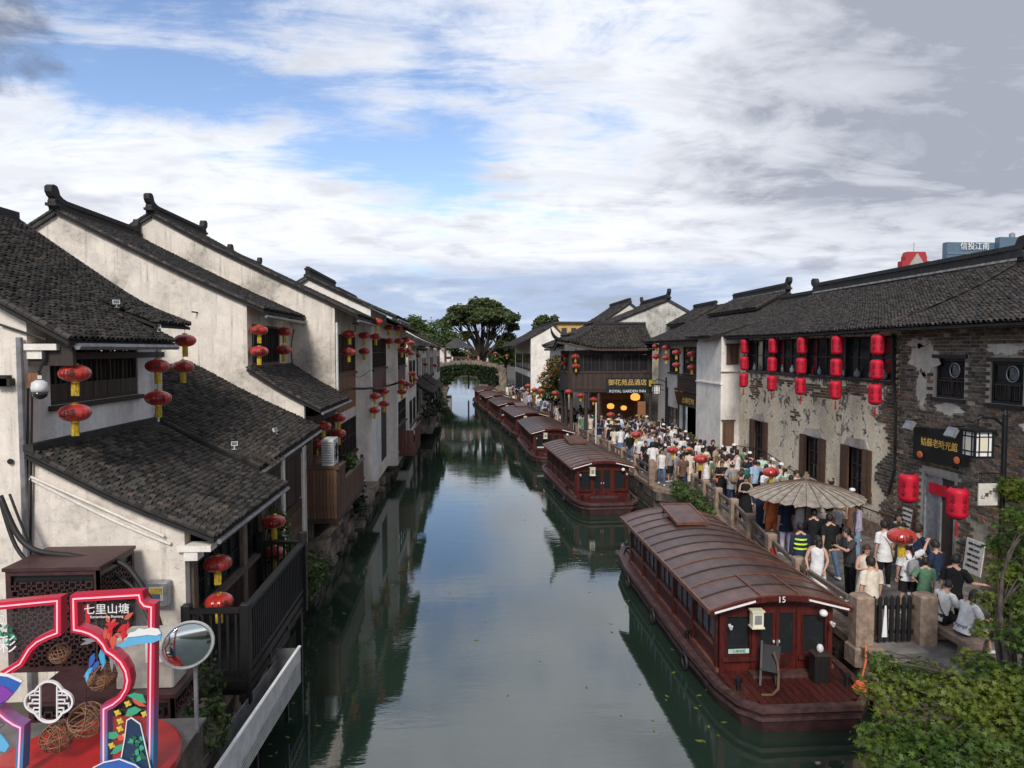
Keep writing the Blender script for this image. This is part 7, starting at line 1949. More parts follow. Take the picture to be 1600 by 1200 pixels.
def head_frame(pose, J):
    P = POSES[pose]; Mx = Matrix.Translation(J['head']) @ Matrix.Rotation(P['hy'], 4, 'Z') @ Matrix.Rotation(-(P['hp']+J['lean']*.5), 4, 'X')
    return Mx
def head_geo(mb, Mx):
    # rings from chin to crown: (z, half width, front, back)
    prof = [(-.115, .028, .062, -.005), (-.105, .044, .078, .02), (-.08, .058, .086, .05), (-.05, .066, .090, .072), (-.02, .071, .091, .086), (.01, .074, .089, .094), (.04, .076, .088, .097), (.07, .073, .080, .092), (.095, .060, .064, .075), (.112, .038, .040, .048), (.120, .012, .014, .016)]
    n = 16; vs = []
    for z, w, f, b in prof:
        for k in range(n):
            a = 2*PI*k/n; c, s = math.cos(a), math.sin(a)
            y = s*(f if s > 0 else b); vs.append(Mx @ Vector((c*w, y, z)))
    m = len(prof)
    fs = [(i*n+k, i*n+(k+1) % n, (i+1)*n+(k+1) % n, (i+1)*n+k) for i in range(m-1) for k in range(n)]+[tuple(range(n-1, -1, -1)), tuple(range((m-1)*n, m*n))]
    mb.add(vs, fs)
    def L(*p): return Mx @ Vector(p)
    mb.add([L(-.013, .088, -.032), L(.013, .088, -.032), L(0, .112, -.030), L(0, .090, .018), L(-.006, .088, .01), L(.006, .088, .01)], [(0, 2, 3, 4), (1, 5, 3, 2), (0, 1, 2)])
    for s in (-1, 1):
        mb.ball(L(s*.076, -.008, -.008), (.010, .018, .028), 6)
        mb.ball(L(s*.030, .083, .002), (.012, .008, .007), 6, 1)
        mb.beam(L(s*.017, .091, .022), L(s*.045, .082, .020), .005, .005, 1)
    mb.add([L(-.022, .088, -.062), L(.022, .088, -.062), L(.016, .094, -.055), L(-.016, .094, -.055), L(-.014, .091, -.072), L(.014, .091, -.072)], [(0, 1, 2, 3), (0, 4, 5, 1)], 2)
_cache = {}
def body_mesh(pose):
    k = ('body', pose)
    if k not in _cache:
        J = skeleton(pose); src = _skin_src[pose]; mb = MB()
        mb.add([v.co for v in src.vertices], [tuple(p.vertices) for p in src.polygons]); head_geo(mb, head_frame(pose, J))
        _cache[k] = mb.mesh('person_body', [MT['skin'], MT['eye'], MT['lip']], True)
    return _cache[k]
def torso_rings(J, hem, scale=1.0, flare=0.0, top=.545):
    ln = J['lean']
    def ring(z, w, d, y=0): 
        c = J['pelvis']+rotx(Vector((0, y, z)), ln); return (c, Vector((w*scale, 0, 0)), rotx(Vector((0, d*scale, 0)), ln))
    R_ = []
    for z, w, d, y in ((-.22, .185+flare, .142+flare, 0), (-.10, .178+flare*.6, .138+flare*.5, 0), (.0, .168, .128, 0), (.13, .150, .118, .004), (.26, .160, .126, .012), (.37, .172, .128, .012), (.44, .178, .112, .004), (.49, .150, .090, .0), (.525, .092, .070, .004), (top, .064, .060, .008)):
        if z >= hem: R_.append(ring(z, w, d, y))
    return R_
def shirt_mesh(pose, kind):
    k = (kind, pose)
    if k in _cache: return _cache[k]
    J = skeleton(pose); mb = MB(); rng = random.Random(len(k[0])*7+len(pose))
    hem = {'tee': -.11, 'crop': .02, 'long': -.11, 'vest': -.11, 'dress': -.22, 'tunic': -.23, 'sundress': -.22}[kind]
    rg = torso_rings(J, hem, 1.03, .02 if kind in ('tunic', 'dress', 'sundress') else .008, .515 if kind in ('vest', 'sundress') else .545)
    if kind in ('dress', 'sundress'):
        if pose != 'sit':
            base = J['pelvis']
            ext = [(base+Vector((0, .0, z)), Vector((w, 0, 0)), Vector((0, d, 0))) for z, w, d in ((-.62, .27, .24), (-.50, .25, .22), (-.36, .225, .19))]
            rg = ext+rg
    mb.rings(rg, 18, cap=False)
    # soft folds
    mb.v = [(p[0]+.006*math.sin(p[2]*60+p[0]*40), p[1]+.006*math.sin(p[2]*47+p[0]*55), p[2]) for p in mb.v]
    if kind not in ('vest', 'sundress'):
        for q in 'lr':
            sh, el, wr = J['sh'+q], J['el'+q], J['wr'+q]
            inn = sh.lerp(J['collar'], .35)
            if kind == 'long': pts = [inn, sh, sh.lerp(el, .5), el, el.lerp(wr, .5), wr.lerp(el, .06)]; rr = [.060, .072, .062, .052, .046, .040]
            else: pts = [inn, sh, sh.lerp(el, .4), sh.lerp(el, .80)]; rr = [.060, .076, .074, .074]
            mb.tube(pts, rr, 10, cap=False)
    _cache[k] = mb.mesh('shirt', MT['c_white'], True); return _cache[k]
def bottom_mesh(pose, kind):
    k = (kind, pose)
    if k in _cache: return _cache[k]
    J = skeleton(pose); mb = MB(); pe = J['pelvis']
    if kind in ('skirt', 'longskirt') and pose != 'sit':
        zz = -.45 if kind == 'skirt' else -.78
        mb.rings([(pe+Vector((0, 0, z)), Vector((w, 0, 0)), Vector((0, d, 0))) for z, w, d in ((zz, .24, .22), (zz*.6, .215, .19), (-.08, .178, .135), (.06, .158, .118))], 20, cap=False)
        mb.v = [(p[0]*(1+.05*math.sin(math.atan2(p[1], p[0])*9)*(pe.z-p[2])*2), p[1]*(1+.05*math.sin(math.atan2(p[1], p[0])*9)*(pe.z-p[2])*2), p[2]) for p in mb.v]
    else:
        if pose == 'sit': mb.rings([(pe+Vector((0, .02, -.11)), Vector((.16, 0, 0)), Vector((0, .12, 0))), (pe+Vector((0, 0, -.02)), Vector((.175, 0, 0)), Vector((0, .14, 0))), (pe+Vector((0, 0, .08)), Vector((.16, 0, 0)), Vector((0, .12, 0)))], 16, cap=True)
        else: mb.rings([(pe+Vector((0, 0, z)), Vector((w, 0, 0)), Vector((0, d, 0))) for z, w, d in ((-.15, .10, .10), (-.11, .170, .128), (-.02, .174, .130), (.07, .158, .118))], 16, cap=True)
        for q in 'lr':
            h, kn, an = J['hip'+q], J['kn'+q], J['an'+q]
            if kind == 'shorts': pts = [h+Vector((0, 0, .02)), h.lerp(kn, .4), h.lerp(kn, .78)]; rr = [.098, .098, .100]
            elif kind == 'wide': pts = [h+Vector((0, 0, .02)), h.lerp(kn, .5), kn, kn.lerp(an, .5), an.lerp(kn, .02)]; rr = [.10, .098, .092, .094, .098]
            else: pts = [h+Vector((0, 0, .02)), h.lerp(kn, .5), kn, kn.lerp(an, .4), an.lerp(kn, .04)]; rr = [.098, .086, .068, .064, .052]
            mb.tube(pts, rr, 10, cap=False)
    _cache[k] = mb.mesh('bottoms', MT['c_black'], True); return _cache[k]
def hair_mesh(pose, kind):
    k = ('hair_'+kind, pose)
    if k in _cache: return _cache[k]
    J = skeleton(pose); Mx = head_frame(pose, J); mb = MB()
    n, m = 18, 11; vs = []
    for i in range(m+1):
        th = PI*.02+PI*.72*i/m
        for j in range(n):
            a = 2*PI*j/n
            x, y, z = math.sin(th)*math.cos(a), math.sin(th)*math.sin(a), math.cos(th)
            w = 1+.05*math.sin(a*7+i*1.3)+.03*math.sin(a*13+i*2.1)
            vs.append(Vector((x*.088*w, y*(.098 if y > 0 else .110)*w-.002, z*.125+.012)))
    fs = []
    for i in range(m):
        for j in range(n):
            q = [vs[i*n+j], vs[i*n+(j+1) % n], vs[(i+1)*n+j], vs[(i+1)*n+(j+1) % n]]; c = sum(q, Vector())/4
            if c.y > .030 and c.z < (.052 if abs(c.x) < .06 else .02): continue
            if kind in ('short', 'cap') and c.z < -.045 and c.y > -.02: continue
            fs.append((i*n+j, i*n+(j+1) % n, (i+1)*n+(j+1) % n, (i+1)*n+j))
    mb.add([Mx @ p for p in vs], fs)
    if kind in ('long', 'bob'):
        L_ = .34 if kind == 'long' else .13; rg = []
        for i in range(6):
            t = i/5; c = Mx @ Vector((0, -.045, .0)); c = c+Vector((0, -.045*t if kind == 'long' else 0, -L_*t))
            rg.append((c, Vector((.082+.012*math.sin(t*3)-.03*t*t, 0, 0)), Vector((0, .062-.022*t, 0))))
        mb.rings(rg, 12)
    if kind == 'bun': mb.ball(Mx @ Vector((0, -.085, .095)), .048, 8)
    if kind == 'tail':
        b = Mx @ Vector((0, -.11, .03)); mb.tube([b, b+Vector((0, -.05, -.04)), b+Vector((0, -.06, -.16)), b+Vector((0, -.04, -.27))], [.03, .034, .028, .008], 8)
    _cache[k] = mb.mesh('hair', MT['hair'], True); return _cache[k]
def cap_mesh(pose):
    k = ('hat', pose)
    if k not in _cache:
        Mx = head_frame(pose, skeleton(pose)); mb = MB(); n = 16
        vs = []; pr = [(.100, .045), (.102, .075), (.094, .11), (.06, .138), (.01, .146)]
        for r, z in pr:
            for j in range(n): a = 2*PI*j/n; vs.append(Mx @ Vector((r*.92*math.cos(a), r*1.06*math.sin(a)-.004, z)))
        mb.add(vs, [(i*n+j, i*n+(j+1) % n, (i+1)*n+(j+1) % n, (i+1)*n+j) for i in range(4) for j in range(n)])
        mb.add([Mx @ Vector(p) for p in ((-.075, .07, .052), (.075, .07, .052), (.055, .165, .040), (-.055, .165, .040))], [(0, 1, 2, 3)])
        _cache[k] = mb.mesh('cap', MT['c_white'], True)
    return _cache[k]
def shoe_mesh(pose, q):
    k = ('shoe', pose, q)
    if k not in _cache:
        a = skeleton(pose)['an'+q]; mb = MB()
        mb.rings([(a+Vector((0, y, z)), Vector((w, 0, 0)), Vector((0, 0, h))) for y, z, w, h in ((-.065, -.035, .022, .022), (-.05, -.03, .040, .042), (.02, -.03, .045, .044), (.10, -.042, .050, .031), (.17, -.048, .044, .024), (.195, -.052, .022, .014))], 10)
        _cache[k] = mb.mesh('shoe', MT['c_white'], True)
    return _cache[k]
def bag_mesh(pose, kind):
    k = (kind, pose)
    if k not in _cache:
        J = skeleton(pose); mb = MB(); ln = J['lean']
        def T(x, y, z): return J['pelvis']+rotx(Vector((x, y, z)), ln)
        if kind == 'backpack':
            mb.rings([(T(0, -.20, z), Vector((w, 0, 0)), Vector((0, d, 0))) for z, w, d in ((.06, .10, .05), (.10, .135, .085), (.28, .135, .08), (.40, .11, .06), (.43, .05, .03))], 12)
            for s in (-1, 1): mb.tube([T(s*.10, -.14, .42), T(s*.11, -.03, .505), T(s*.12, .12, .42), T(s*.14, .10, .2), T(s*.12, -.12, .12)], .016, 5)
        else:
            mb.tube([T(-.15, -.02, .48), T(-.06, -.135, .38), T(.08, -.14, .18), T(.18, -.06, .02)], .010, 5); mb.tube([T(-.15, -.02, .49), T(-.05, .14, .36), T(.10, .13, .15), T(.18, .04, .02)], .010, 5)
            mb.rings([(T(.19, -.02, z), Vector((.045, 0, 0)), Vector((0, .10, 0))) for z in (-.12, -.02, .05)], 10)
        _cache[k] = mb.mesh(kind, MT['c_black'], True)
    return _cache[k]
def phone_mesh(pose):
    k = ('phone', pose)
    if k not in _cache:
        J = skeleton(pose); c = J['hal'].lerp(J['har'], .5) if pose in ('phone', 'hold') else J['hal']+J['hdl']*.04
        mb = MB(); mb.beam(c+Vector((0, .02, -.05)), c+Vector((0, .03, .09)), .075, .012, up=(0, 1, 0)); _cache[k] = mb.mesh('phone', MT['sign_black'])
    return _cache[k]
def person(loc, rz, label, pose='stand', top='tee', tc='white', bottom='trousers', bc='black', hair='short', hc='hair', shoe='c_white', bag=None, bagc='black', hat=None, phone=False, h=1.0, skin=None, child=False, group=None, lite=False):
    p = bpy.data.objects.new('person', body_mesh(pose)); link(p); tag(p, label, 'person', group)
    p.location = loc; p.rotation_euler = (0, 0, rz); p.scale = (h, h, h)
    if skin: p.material_slots[0].link = 'OBJECT'; p.material_slots[0].material = MT[skin]
    def add(nm, me, mat): 
        o = bpy.data.objects.new(nm, me); link(o, p); o.material_slots[0].link = 'OBJECT'; o.material_slots[0].material = MT[mat]; return o
    add({'tee': 'shirt', 'long': 'shirt', 'vest': 'vest', 'crop': 'shirt', 'dress': 'dress', 'sundress': 'dress', 'tunic': 'shirt'}[top], shirt_mesh(pose, top), 'c_'+tc)
    if top not in ('dress', 'sundress') or pose == 'sit': add({'trousers': 'trousers', 'wide': 'trousers', 'shorts': 'shorts', 'skirt': 'skirt', 'longskirt': 'skirt'}[bottom], bottom_mesh(pose, bottom), 'c_'+bc)
    add('hair', hair_mesh(pose, hair), hc)
    if not lite:
        for q in 'lr': add('shoe', shoe_mesh(pose, q), shoe)
    if bag: add(bag, bag_mesh(pose, bag), 'c_'+bagc)
    if hat: add('cap', cap_mesh(pose), 'c_'+hat)
    if phone: add('phone', phone_mesh(pose), 'sign_black')
    return p
def toward(p, x, y): return math.atan2(-(x-p[0]), (y-p[1]))
def people():
    skin_batch(list(POSES))
    def ph(px, py, hgt, **k):        # head top at pixel; hgt = stature
        q = at(px, py, Z=1.0+hgt); return (q.x, q.y, 1.0)
    S = 1.68
    N = []
    def add(px, py, hgt, face, label, **k):
        loc = ph(px, py, hgt); k.setdefault('h', hgt/1.70)
        person(loc, R(face), label, **k); N.append((loc[0], loc[1]))
    # face: 0 = away from camera (+Y), 180 = towards camera, 90 = towards canal (-X), -90 = towards houses
    add(1278, 838, 1.60, -35, 'person in a white sleeveless dress leaning on the quay rail', pose='back', top='sundress', tc='white', hair='long', shoe='c_tan')
    add(1330, 824, 1.76, 95, 'person in a grey T-shirt holding a phone up to photograph', pose='photo', top='tee', tc='charcoal', bottom='trousers', bc='black', phone=True)
    add(1354, 852, 1.58, 170, 'person in a patterned cream top holding something at the chest', pose='hold', top='vest', tc='cream', bottom='skirt', bc='cream', hair='tail', hc='hair_brown')
    add(1362, 871, 1.72, 8, 'person in a cream shirt seen from behind at the picket gate', pose='stand', top='tunic', tc='cream', bottom='trousers', bc='khaki')
    add(1383, 815, 1.68, 5, 'person in a white vest with a shoulder bag and black trousers', pose='stand', top='tunic', tc='white', bottom='trousers', bc='black', bag='shoulder_bag', bagc='khaki')
    add(1420, 847, 1.66, 0, 'person in a cap and white T-shirt raising one arm, black shorts', pose='point', top='tee', tc='white', bottom='shorts', bc='black', hat='lilac', bag='backpack', bagc='grey', hair='tail')
    add(1433, 819, 1.74, -75, 'person in a navy shirt with cropped hair beside the grey door', pose='walk', top='long', tc='navy', bottom='trousers', bc='navy', hc='hair_brown')
    add(1446, 872, 1.40, -20, 'small person in a green waistcoat over white sleeves', pose='hips', top='tee', tc='green', bottom='shorts', bc='green', hair='short')
    add(1491, 868, 1.74, -55, 'person all in black holding out a white paper', pose='reach', top='tee', tc='black', bottom='trousers', bc='black')
    add(1312, 788, 1.30, -60, 'small person in a white T-shirt and black shorts under the parasol edge', pose='stand', top='tee', tc='white', bottom='shorts', bc='black')
    add(1341, 783, 1.62, 60, 'person with long black hair and a pale shirt beside the small one', pose='stand', top='long', tc='lilac', bottom='wide', bc='skyblue', hair='long')
    add(1251, 818, 1.66, -10, 'attendant in a dark jacket with bright yellow-green stripes', pose='stand', top='long', tc='navy', bottom='trousers', bc='navy')
    add(1250, 781, 1.60, 5, 'person in a white top and pink skirt behind the parasol pole', pose='stand', top='vest', tc='white', bottom='shorts', bc='pink', hair='bun')
    add(1229, 775, 1.74, 10, 'person in a navy shirt and pale trousers under the parasol', pose='stand', top='tunic', tc='navy', bottom='trousers', bc='lilac')
    add(1207, 770, 1.66, 0, 'person in orange shorts and a dark top under the far parasol edge', pose='stand', top='tee', tc='orange', bottom='shorts', bc='orange')
    add(1157, 737, 1.70, 80, 'person in black leaning toward the rail', pose='hips', top='tee', tc='black', bottom='trousers', bc='black', hc='hair_brown')
    add(1166, 744, 1.62, 150, 'person in a black dress with bare arms by the rail', pose='hold', top='sundress', tc='black', hair='bun')
    add(1128, 720, 1.64, 175, 'person in a long dark dress carrying an orange bag', pose='hold', top='dress', tc='black', bottom='longskirt', bc='black', hair='tail', hc='hair_brown', bag='shoulder_bag', bagc='orange')
    add(1106, 712, 1.50, 160, 'slight person in a white T-shirt and black shorts facing the bridge', pose='stand', top='tee', tc='white', bottom='shorts', bc='black')
    add(1077, 691, 1.66, 0, 'person in an orange top with a grey backpack', pose='walk', top='vest', tc='orange', bottom='shorts', bc='black', bag='backpack', bagc='charcoal')
    add(1024, 682, 1.74, 165, 'tall person in black by the landing post', pose='hips', top='tee', tc='black', bottom='trousers', bc='charcoal')
    add(1197, 732, 1.62, 20, 'person in a white top with a cross strap by the peeling wall', pose='stand', top='tee', tc='white', bottom='trousers', bc='denim', bag='shoulder_bag', bagc='lilac')
    add(1165, 722, 1.66, 15, 'person in a dark green dress walking away before the shutters', pose='walk', top='dress', tc='teal', hair='bob')
    add(1181, 718, 1.74, 10, 'person in a light shirt walking away under the shutters', pose='walk', top='tee', tc='skyblue', bottom='trousers', bc='charcoal')
    add(1141, 709, 1.66, 5, 'person in a pale pink top near the white corner house', pose='walk', top='tee', tc='pink', bottom='trousers', bc='grey', hair='tail')
    add(1127, 702, 1.72, 0, 'person in a brown shirt at the white corner', pose='walk', top='tee', tc='brown', bottom='trousers', bc='black', hc='hair_brown')
    add(1099, 700, 1.70, 0, 'person in a black cap walking past the yellow plant', pose='walk', top='tee', tc='yellow', bottom='trousers', bc='black', hat='black')
    add(1298, 803, 1.70, 0, 'person in a black shirt and denim trousers walking past the person taking a photo', pose='walk', top='tee', tc='black', bottom='trousers', bc='denim')
    add(1402, 800, 1.62, 175, 'person in a charcoal dress coming past the framed notice', pose='walk', top='dress', tc='charcoal', hair='long')
    add(1466, 846, 1.66, 20, 'person in a navy T-shirt and grey shorts close to the price board', pose='phone', top='tee', tc='navy', bottom='shorts', bc='grey', phone=True)
    add(1272, 796, 1.72, -30, 'person in a black long-sleeved shirt just past the parasol pole', pose='hold', top='long', tc='black', bottom='trousers', bc='charcoal')
    # hi-vis stripes of the attendant
    at_ = [o for o in COL.objects if o.get('label', '').startswith('attendant')][0]
    for z in (1.05, 1.17, 1.29):
        mb = MB(); J = skeleton('stand'); mb.rings([(Vector((0, .006, z)), Vector((.176, 0, 0)), Vector((0, .140, 0))), (Vector((0, .006, z+.045)), Vector((.177, 0, 0)), Vector((0, .141, 0)))], 18, cap=False)
        o = bpy.data.objects.new('reflective_band', mb.mesh('reflective_band', MT['c_hivis'], True)); link(o, at_)
    # the two seated people on the stone bench
    for x, y, rz, lab, kw in ((9.80, 13.75, -78, 'person in a white T-shirt with a black strap sitting on the stone bench', dict(top='tee', tc='white', bottom='trousers', bc='charcoal', hair='short', bag='shoulder_bag', bagc='black')),
                              (9.84, 13.12, -88, 'person with long black hair in a white top sitting on the stone bench', dict(top='tee', tc='white', bottom='shorts', bc='grey', hair='long', skin=None))):
        person((x, y, 1.0), R(rz), lab, pose='sit', h=.97, **kw)
    # crowd along the street: every person has an outfit of their own
    rng = random.Random(21)
    tcs = ['white']*7+['cream']*3+['black']*5+['charcoal', 'navy', 'navy', 'grey', 'grey', 'pink', 'skyblue', 'lilac', 'mint', 'tan', 'teal', 'green', 'brown']
    bcs = ['black', 'black', 'denim', 'khaki', 'grey', 'white', 'navy', 'cream', 'charcoal']
    word = dict(tee='T-shirt', long='long-sleeved shirt', vest='vest', tunic='tunic', dress='dress'); bw = dict(trousers='trousers', shorts='shorts', skirt='skirt', wide='slacks')
    seen = set(); zones = []
    def where(y):
        return ('by peeling wall' if y < 26 else 'near white corner' if y < 31 else 'beside second boat' if y < 38 else 'before the inn' if y < 44 else 'by inn posts' if y < 52 else 'past the inn' if y < 64 else 'near grey canopy' if y < 76 else 'on far quay')
    pts = []
    def fill(n, y0, y1, x1f, mind):
        k = 0; tries = 0
        while k < n and tries < 4000:
            tries += 1; y = rng.uniform(y0, y1); xe = edge_x(EDGE, y)+.45; x = rng.uniform(xe, x1f(y))
            if any((x-a)**2+(y-b)**2 < mind*mind for a, b in pts+N): continue
            if any((x-a)**2+(y-b)**2 < .3 for a, b in ((7.1, 47.05), (8.1, 47.05), (8.95, 47.05), (7.1, 49.5), (12.5, 47.05))): continue
            pts.append((x, y)); k += 1
    fill(16, 20.5, 26.5, lambda y: 12.4, .55); fill(26, 26, 32, lambda y: 12.4, .55); fill(40, 32, 39, lambda y: 11.8, .5); fill(58, 39, 46.6, lambda y: 12.3, .48); fill(26, 46.6, 54, lambda y: 9.2, .5); fill(30, 54, 66, lambda y: 8.3, .6); fill(22, 66, 92, lambda y: min(7.0, edge_x(EDGE, y)+2.6), .7)
    for x, y in pts:
        for _ in range(60):
            top = rng.choice(['tee', 'tee', 'tee', 'tunic', 'long', 'vest', 'dress']); tc = rng.choice(tcs); bt = rng.choice(['trousers', 'trousers', 'shorts', 'wide', 'skirt']); bc = rng.choice(bcs)
            hr = rng.choice(['short', 'short', 'long', 'bob', 'bun', 'tail']); bag = rng.choice([None, None, None, 'backpack', 'shoulder_bag']); bgc = rng.choice(['black', 'grey', 'pink', 'khaki', 'denim'])
            ht = rng.choice([None]*7+['white', 'black', 'khaki'])
            hairw = dict(short='short hair', long='long hair', bob='bobbed hair', bun='hair bun', tail='ponytail')[hr]
            lab = 'person in a %s %s%s, %s%s, %s' % (tc, word[top], '' if top == 'dress' else ' and %s %s' % (bc, bw[bt]), (ht+' cap') if ht else hairw, ', %s %s' % (bgc, 'handbag' if bag == 'shoulder_bag' else bag) if bag else '', where(y))
            if lab not in seen: break
        seen.add(lab)
        away = rng.random() < .55
        person((x, y, 1.0), R((0 if away else 180)+rng.uniform(-50, 50)), lab, pose=rng.choice(['walk', 'walk', 'stand', 'stand', 'phone', 'hold', 'hips']), top=top, tc=tc, bottom=bt, bc=bc, hair=hr, hc='hair' if rng.random() < .85 else 'hair_brown', bag=bag, bagc=bgc, hat=ht,
               h=rng.uniform(.92, 1.04), skin='skin2' if rng.random() < .35 else None, group='people in the street crowd', lite=y > 44)
    # a few on the far bridge
    for i, (x, tc, lab) in enumerate(((-2.0, 'white', 'person in white on the far bridge, left of the crown'), (.3, 'red', 'person in red at the crown of the far bridge'), (1.9, 'pink', 'person in pink on the far bridge, right of the crown'), (3.2, 'white', 'person in white at the right end of the far bridge'))):
        person((x, 105.6, 4.7-.0336*x*x), R(90*(-1)**i), lab, pose='walk', tc=tc, group='people on the far bridge', lite=True)
people()
# ------------------------------------------------------------------ photo-spot installation and clutter at the lower left
def installation():
    t = thing('terrace', 'stone terrace at the foot of the nearest house', None, (-7, 7, 1.2)); t['kind'] = 'structure'
    MB().box(-16, -3.38, -6, 9.05, 1.0, 2.28).build('terrace_base', MT['stone_dark'], t)
    rng = random.Random(31)
    for i in range(14):
        for j in range(9):
            x0 = -12+i*.62; y0 = 5.0+j*.45
            if x0 < -3.5: MB().box(x0+.005, x0+.61, y0+.005, y0+.445, 2.281, 2.30+rng.uniform(-.003, .003)).build('paving_slab', MT['paving'], t)
    YB = 7.7
    K = (at(100, 1000, Y=YB)-at(101, 1000, Y=YB)).length
    def q(px, py, d=0.0): p = at(px, py, Y=YB); return Vector((p.x, YB+d, p.z))
    fn = lambda a, b, d: q(a, b, d)
    # gradient lacquer: pink above, violet then blue at the foot
    g = NT('frame_lacquer'); sx = g.N.new('ShaderNodeSeparateXYZ'); g.L.new(g.pos(), sx.inputs[0])
    c = g.mix(g.ramp(sx.outputs[2], 3.30, 3.05), (.50, .018, .05), (.24, .09, .25)); c = g.mix(g.ramp(sx.outputs[2], 3.0, 2.7), c, (.05, .22, .42))
    g.set('Base Color', c).set('Roughness', .35)
    neon = glow('neon_line', (1.0, .38, .44), .55)
    b = thing('photo_frame', 'pink neon-edged scalloped photo frame with painted bamboo and peaks', 'photo frame', q(120, 1195))
    right = [(166, 1200), (166, 1104), (180, 1097), (192, 1087), (200, 1074), (203, 1060), (200, 1045), (192, 1031), (181, 1021), (170, 1014), (165, 1004), (156, 994), (144, 987), (132, 983), (120, 981), (119, 933), (221, 927), (223, 937), (229, 944), (240, 946), (237, 1200)]
    leftf = [(-30, 948), (94, 936), (94, 986), (78, 992), (62, 1000), (50, 1011), (42, 1024), (36, 1034), (20, 1044), (-10, 1062)]
    leftb = [(-20, 1090), (0, 1108), (14, 1120), (26, 1128), (37, 1133), (34, 1200)]
    for nm, pl in (('frame', right), ('frame', leftf), ('frame', leftb)):
        f = MB().ribbon(pl, 11, -.05, .07, fn).build('frame', g.m, b)
        MB().ribbon(pl, 1.8, -.062, -.052, fn).build('neon_tube', neon, f)
    cp = NT('clear_panel'); cp.set('Base Color', (.5, .5, .5)).set('Roughness', .1)
    tr = cp.N.new('ShaderNodeBsdfTransparent'); mx = cp.N.new('ShaderNodeMixShader'); mx.inputs[0].default_value = .06; cp.L.new(tr.outputs[0], mx.inputs[1]); cp.L.new(cp.b.outputs[0], mx.inputs[2]); cp.L.new(mx.outputs[0], cp.N['Material Output'].inputs[0])
    MB().add([q(a, c_, .03) for a, c_ in right], [tuple(range(len(right)))]).build('clear_panel', cp.m, b)
    MB().add([q(a, c_, .03) for a, c_ in leftf+[(-30, 1062)]], [tuple(range(len(leftf)+1))]).build('clear_panel', cp.m, b)
    MB().add([q(a, c_, .03) for a, c_ in leftb+[(-20, 1200)]], [tuple(range(len(leftb)+1))]).build('clear_panel', cp.m, b)
    def flat(name, poly, mat, d=-.02, th=.012): return MB().prism(poly, fn, d, d+th).build(name, mat, b)
    def P_(n, col, r=.5): return M(n, col, r, .06, 8, bump=0)
    blue, cyan, sky, green, dgreen, red, coral, yellow, navy, purple, white = (P_('print_blue', (.03, .12, .42)), P_('print_cyan', (.06, .36, .60)), P_('print_sky', (.12, .42, .68)), P_('print_green', (.05, .34, .20)), P_('print_dark_green', (.02, .12, .07)), P_('print_red', (.55, .02, .03)), P_('print_coral', (.62, .10, .06)), P_('print_yellow', (.65, .52, .06)), P_('print_navy', (.015, .04, .09)), P_('print_purple', (.22, .05, .34)), MT['white_paint'])
    def leafp(x, y, L_, a, w=.16):
        c, s = math.cos(a), math.sin(a); return [(x+c*L_*u-s*L_*w*v, y+s*L_*u+c*L_*w*v) for u, v in ((0, 0), (.3, 1), (.6, .8), (1, 0), (.6, -.8), (.3, -1))]
    for x, y, L_, a in ((150, 1018, 26, 1.9), (160, 1012, 30, 1.4), (148, 1040, 22, 2.3), (140, 1046, 18, 1.7), (158, 1030, 22, 2.2)): flat('bamboo_leaf', leafp(x, y, L_, a), rng.choice([blue, cyan, sky]), -.030-rng.random()*.012)
    for x, y, L_, a in ((150, 998, 24, 2.8), (152, 1000, 22, 3.3), (172, 1022, 22, .9), (176, 1024, 24, 1.5), (168, 1028, 20, 2.0)): flat('bamboo_leaf', leafp(x, y, L_, a, .12), MT['c_grey'], -.030-rng.random()*.012)
    for k in range(16): flat('maple_spray', leafp(165+rng.uniform(0, 38), 965+rng.uniform(0, 34), rng.uniform(12, 22), rng.uniform(0, 6.28), .2), rng.choice([red, coral, red]), -.028-rng.random()*.018)
    for k in range(14): flat('leaf_spray', leafp(rng.uniform(5, 22), rng.uniform(975, 1000), rng.uniform(8, 16), rng.uniform(0, 6.28), .2), rng.choice([green, dgreen]), -.028-rng.random()*.015)
    flat('cloud', [(186, 1005), (196, 1001), (203, 996), (206, 987), (214, 984), (220, 980), (230, 981), (240, 979), (252, 980), (257, 985), (255, 995), (244, 1000), (228, 1001), (214, 1003), (200, 1007)], sky, -.075, .02)
    flat('cloud_top', [(204, 991), (208, 984), (216, 982), (222, 977), (231, 979), (241, 976), (253, 978), (257, 985), (250, 988), (236, 987), (222, 989), (212, 990)], white, -.088, .012)
    flat('seal_mark', [(135, 945), (142, 944), (142, 972), (135, 973)], red, -.02)
    for s_, sz, px, py, m in (('七里山塘', 18, 169, 951, white), ('Remembering Shantang', 5.5, 169, 962, white)):
        o = inst('lettering', text_mesh(s_, sz*K*1.0, m, .003), b, Matrix.Translation(q(px, py, -.03)))
    inst('lettering', text_mesh('彩', 30*K, white, .003), b, Matrix.Translation(q(15, 1006, -.04))); inst('lettering', text_mesh('的', 20*K, white, .003), b, Matrix.Translation(q(2, 966, -.04)))
    # fan
    flat('fan', [(-30, 1052), (0, 1047), (22, 1050), (43, 1058), (34, 1072), (20, 1088), (4, 1100), (-20, 1092)], blue, -.085, .015)
    flat('fan_band', [(-30, 1066), (-2, 1062), (16, 1066), (30, 1076), (20, 1087), (6, 1094), (-20, 1086)], purple, -.10, .012); flat('fan_rim', [(-30, 1046), (0, 1044), (24, 1047), (44, 1057), (42, 1060), (22, 1051), (0, 1048), (-30, 1050)], white, -.10, .012)
    # peaks, petals, flowers
    pk = [(196, 1178), (202, 1145), (205, 1118), (212, 1114), (226, 1124), (232, 1150), (243, 1200), (210, 1200)]
    flat('peak', pk, navy, -.09, .02); MB().ribbon(pk, 1.4, -.103, -.092, fn, True).build('peak_outline', white, b)
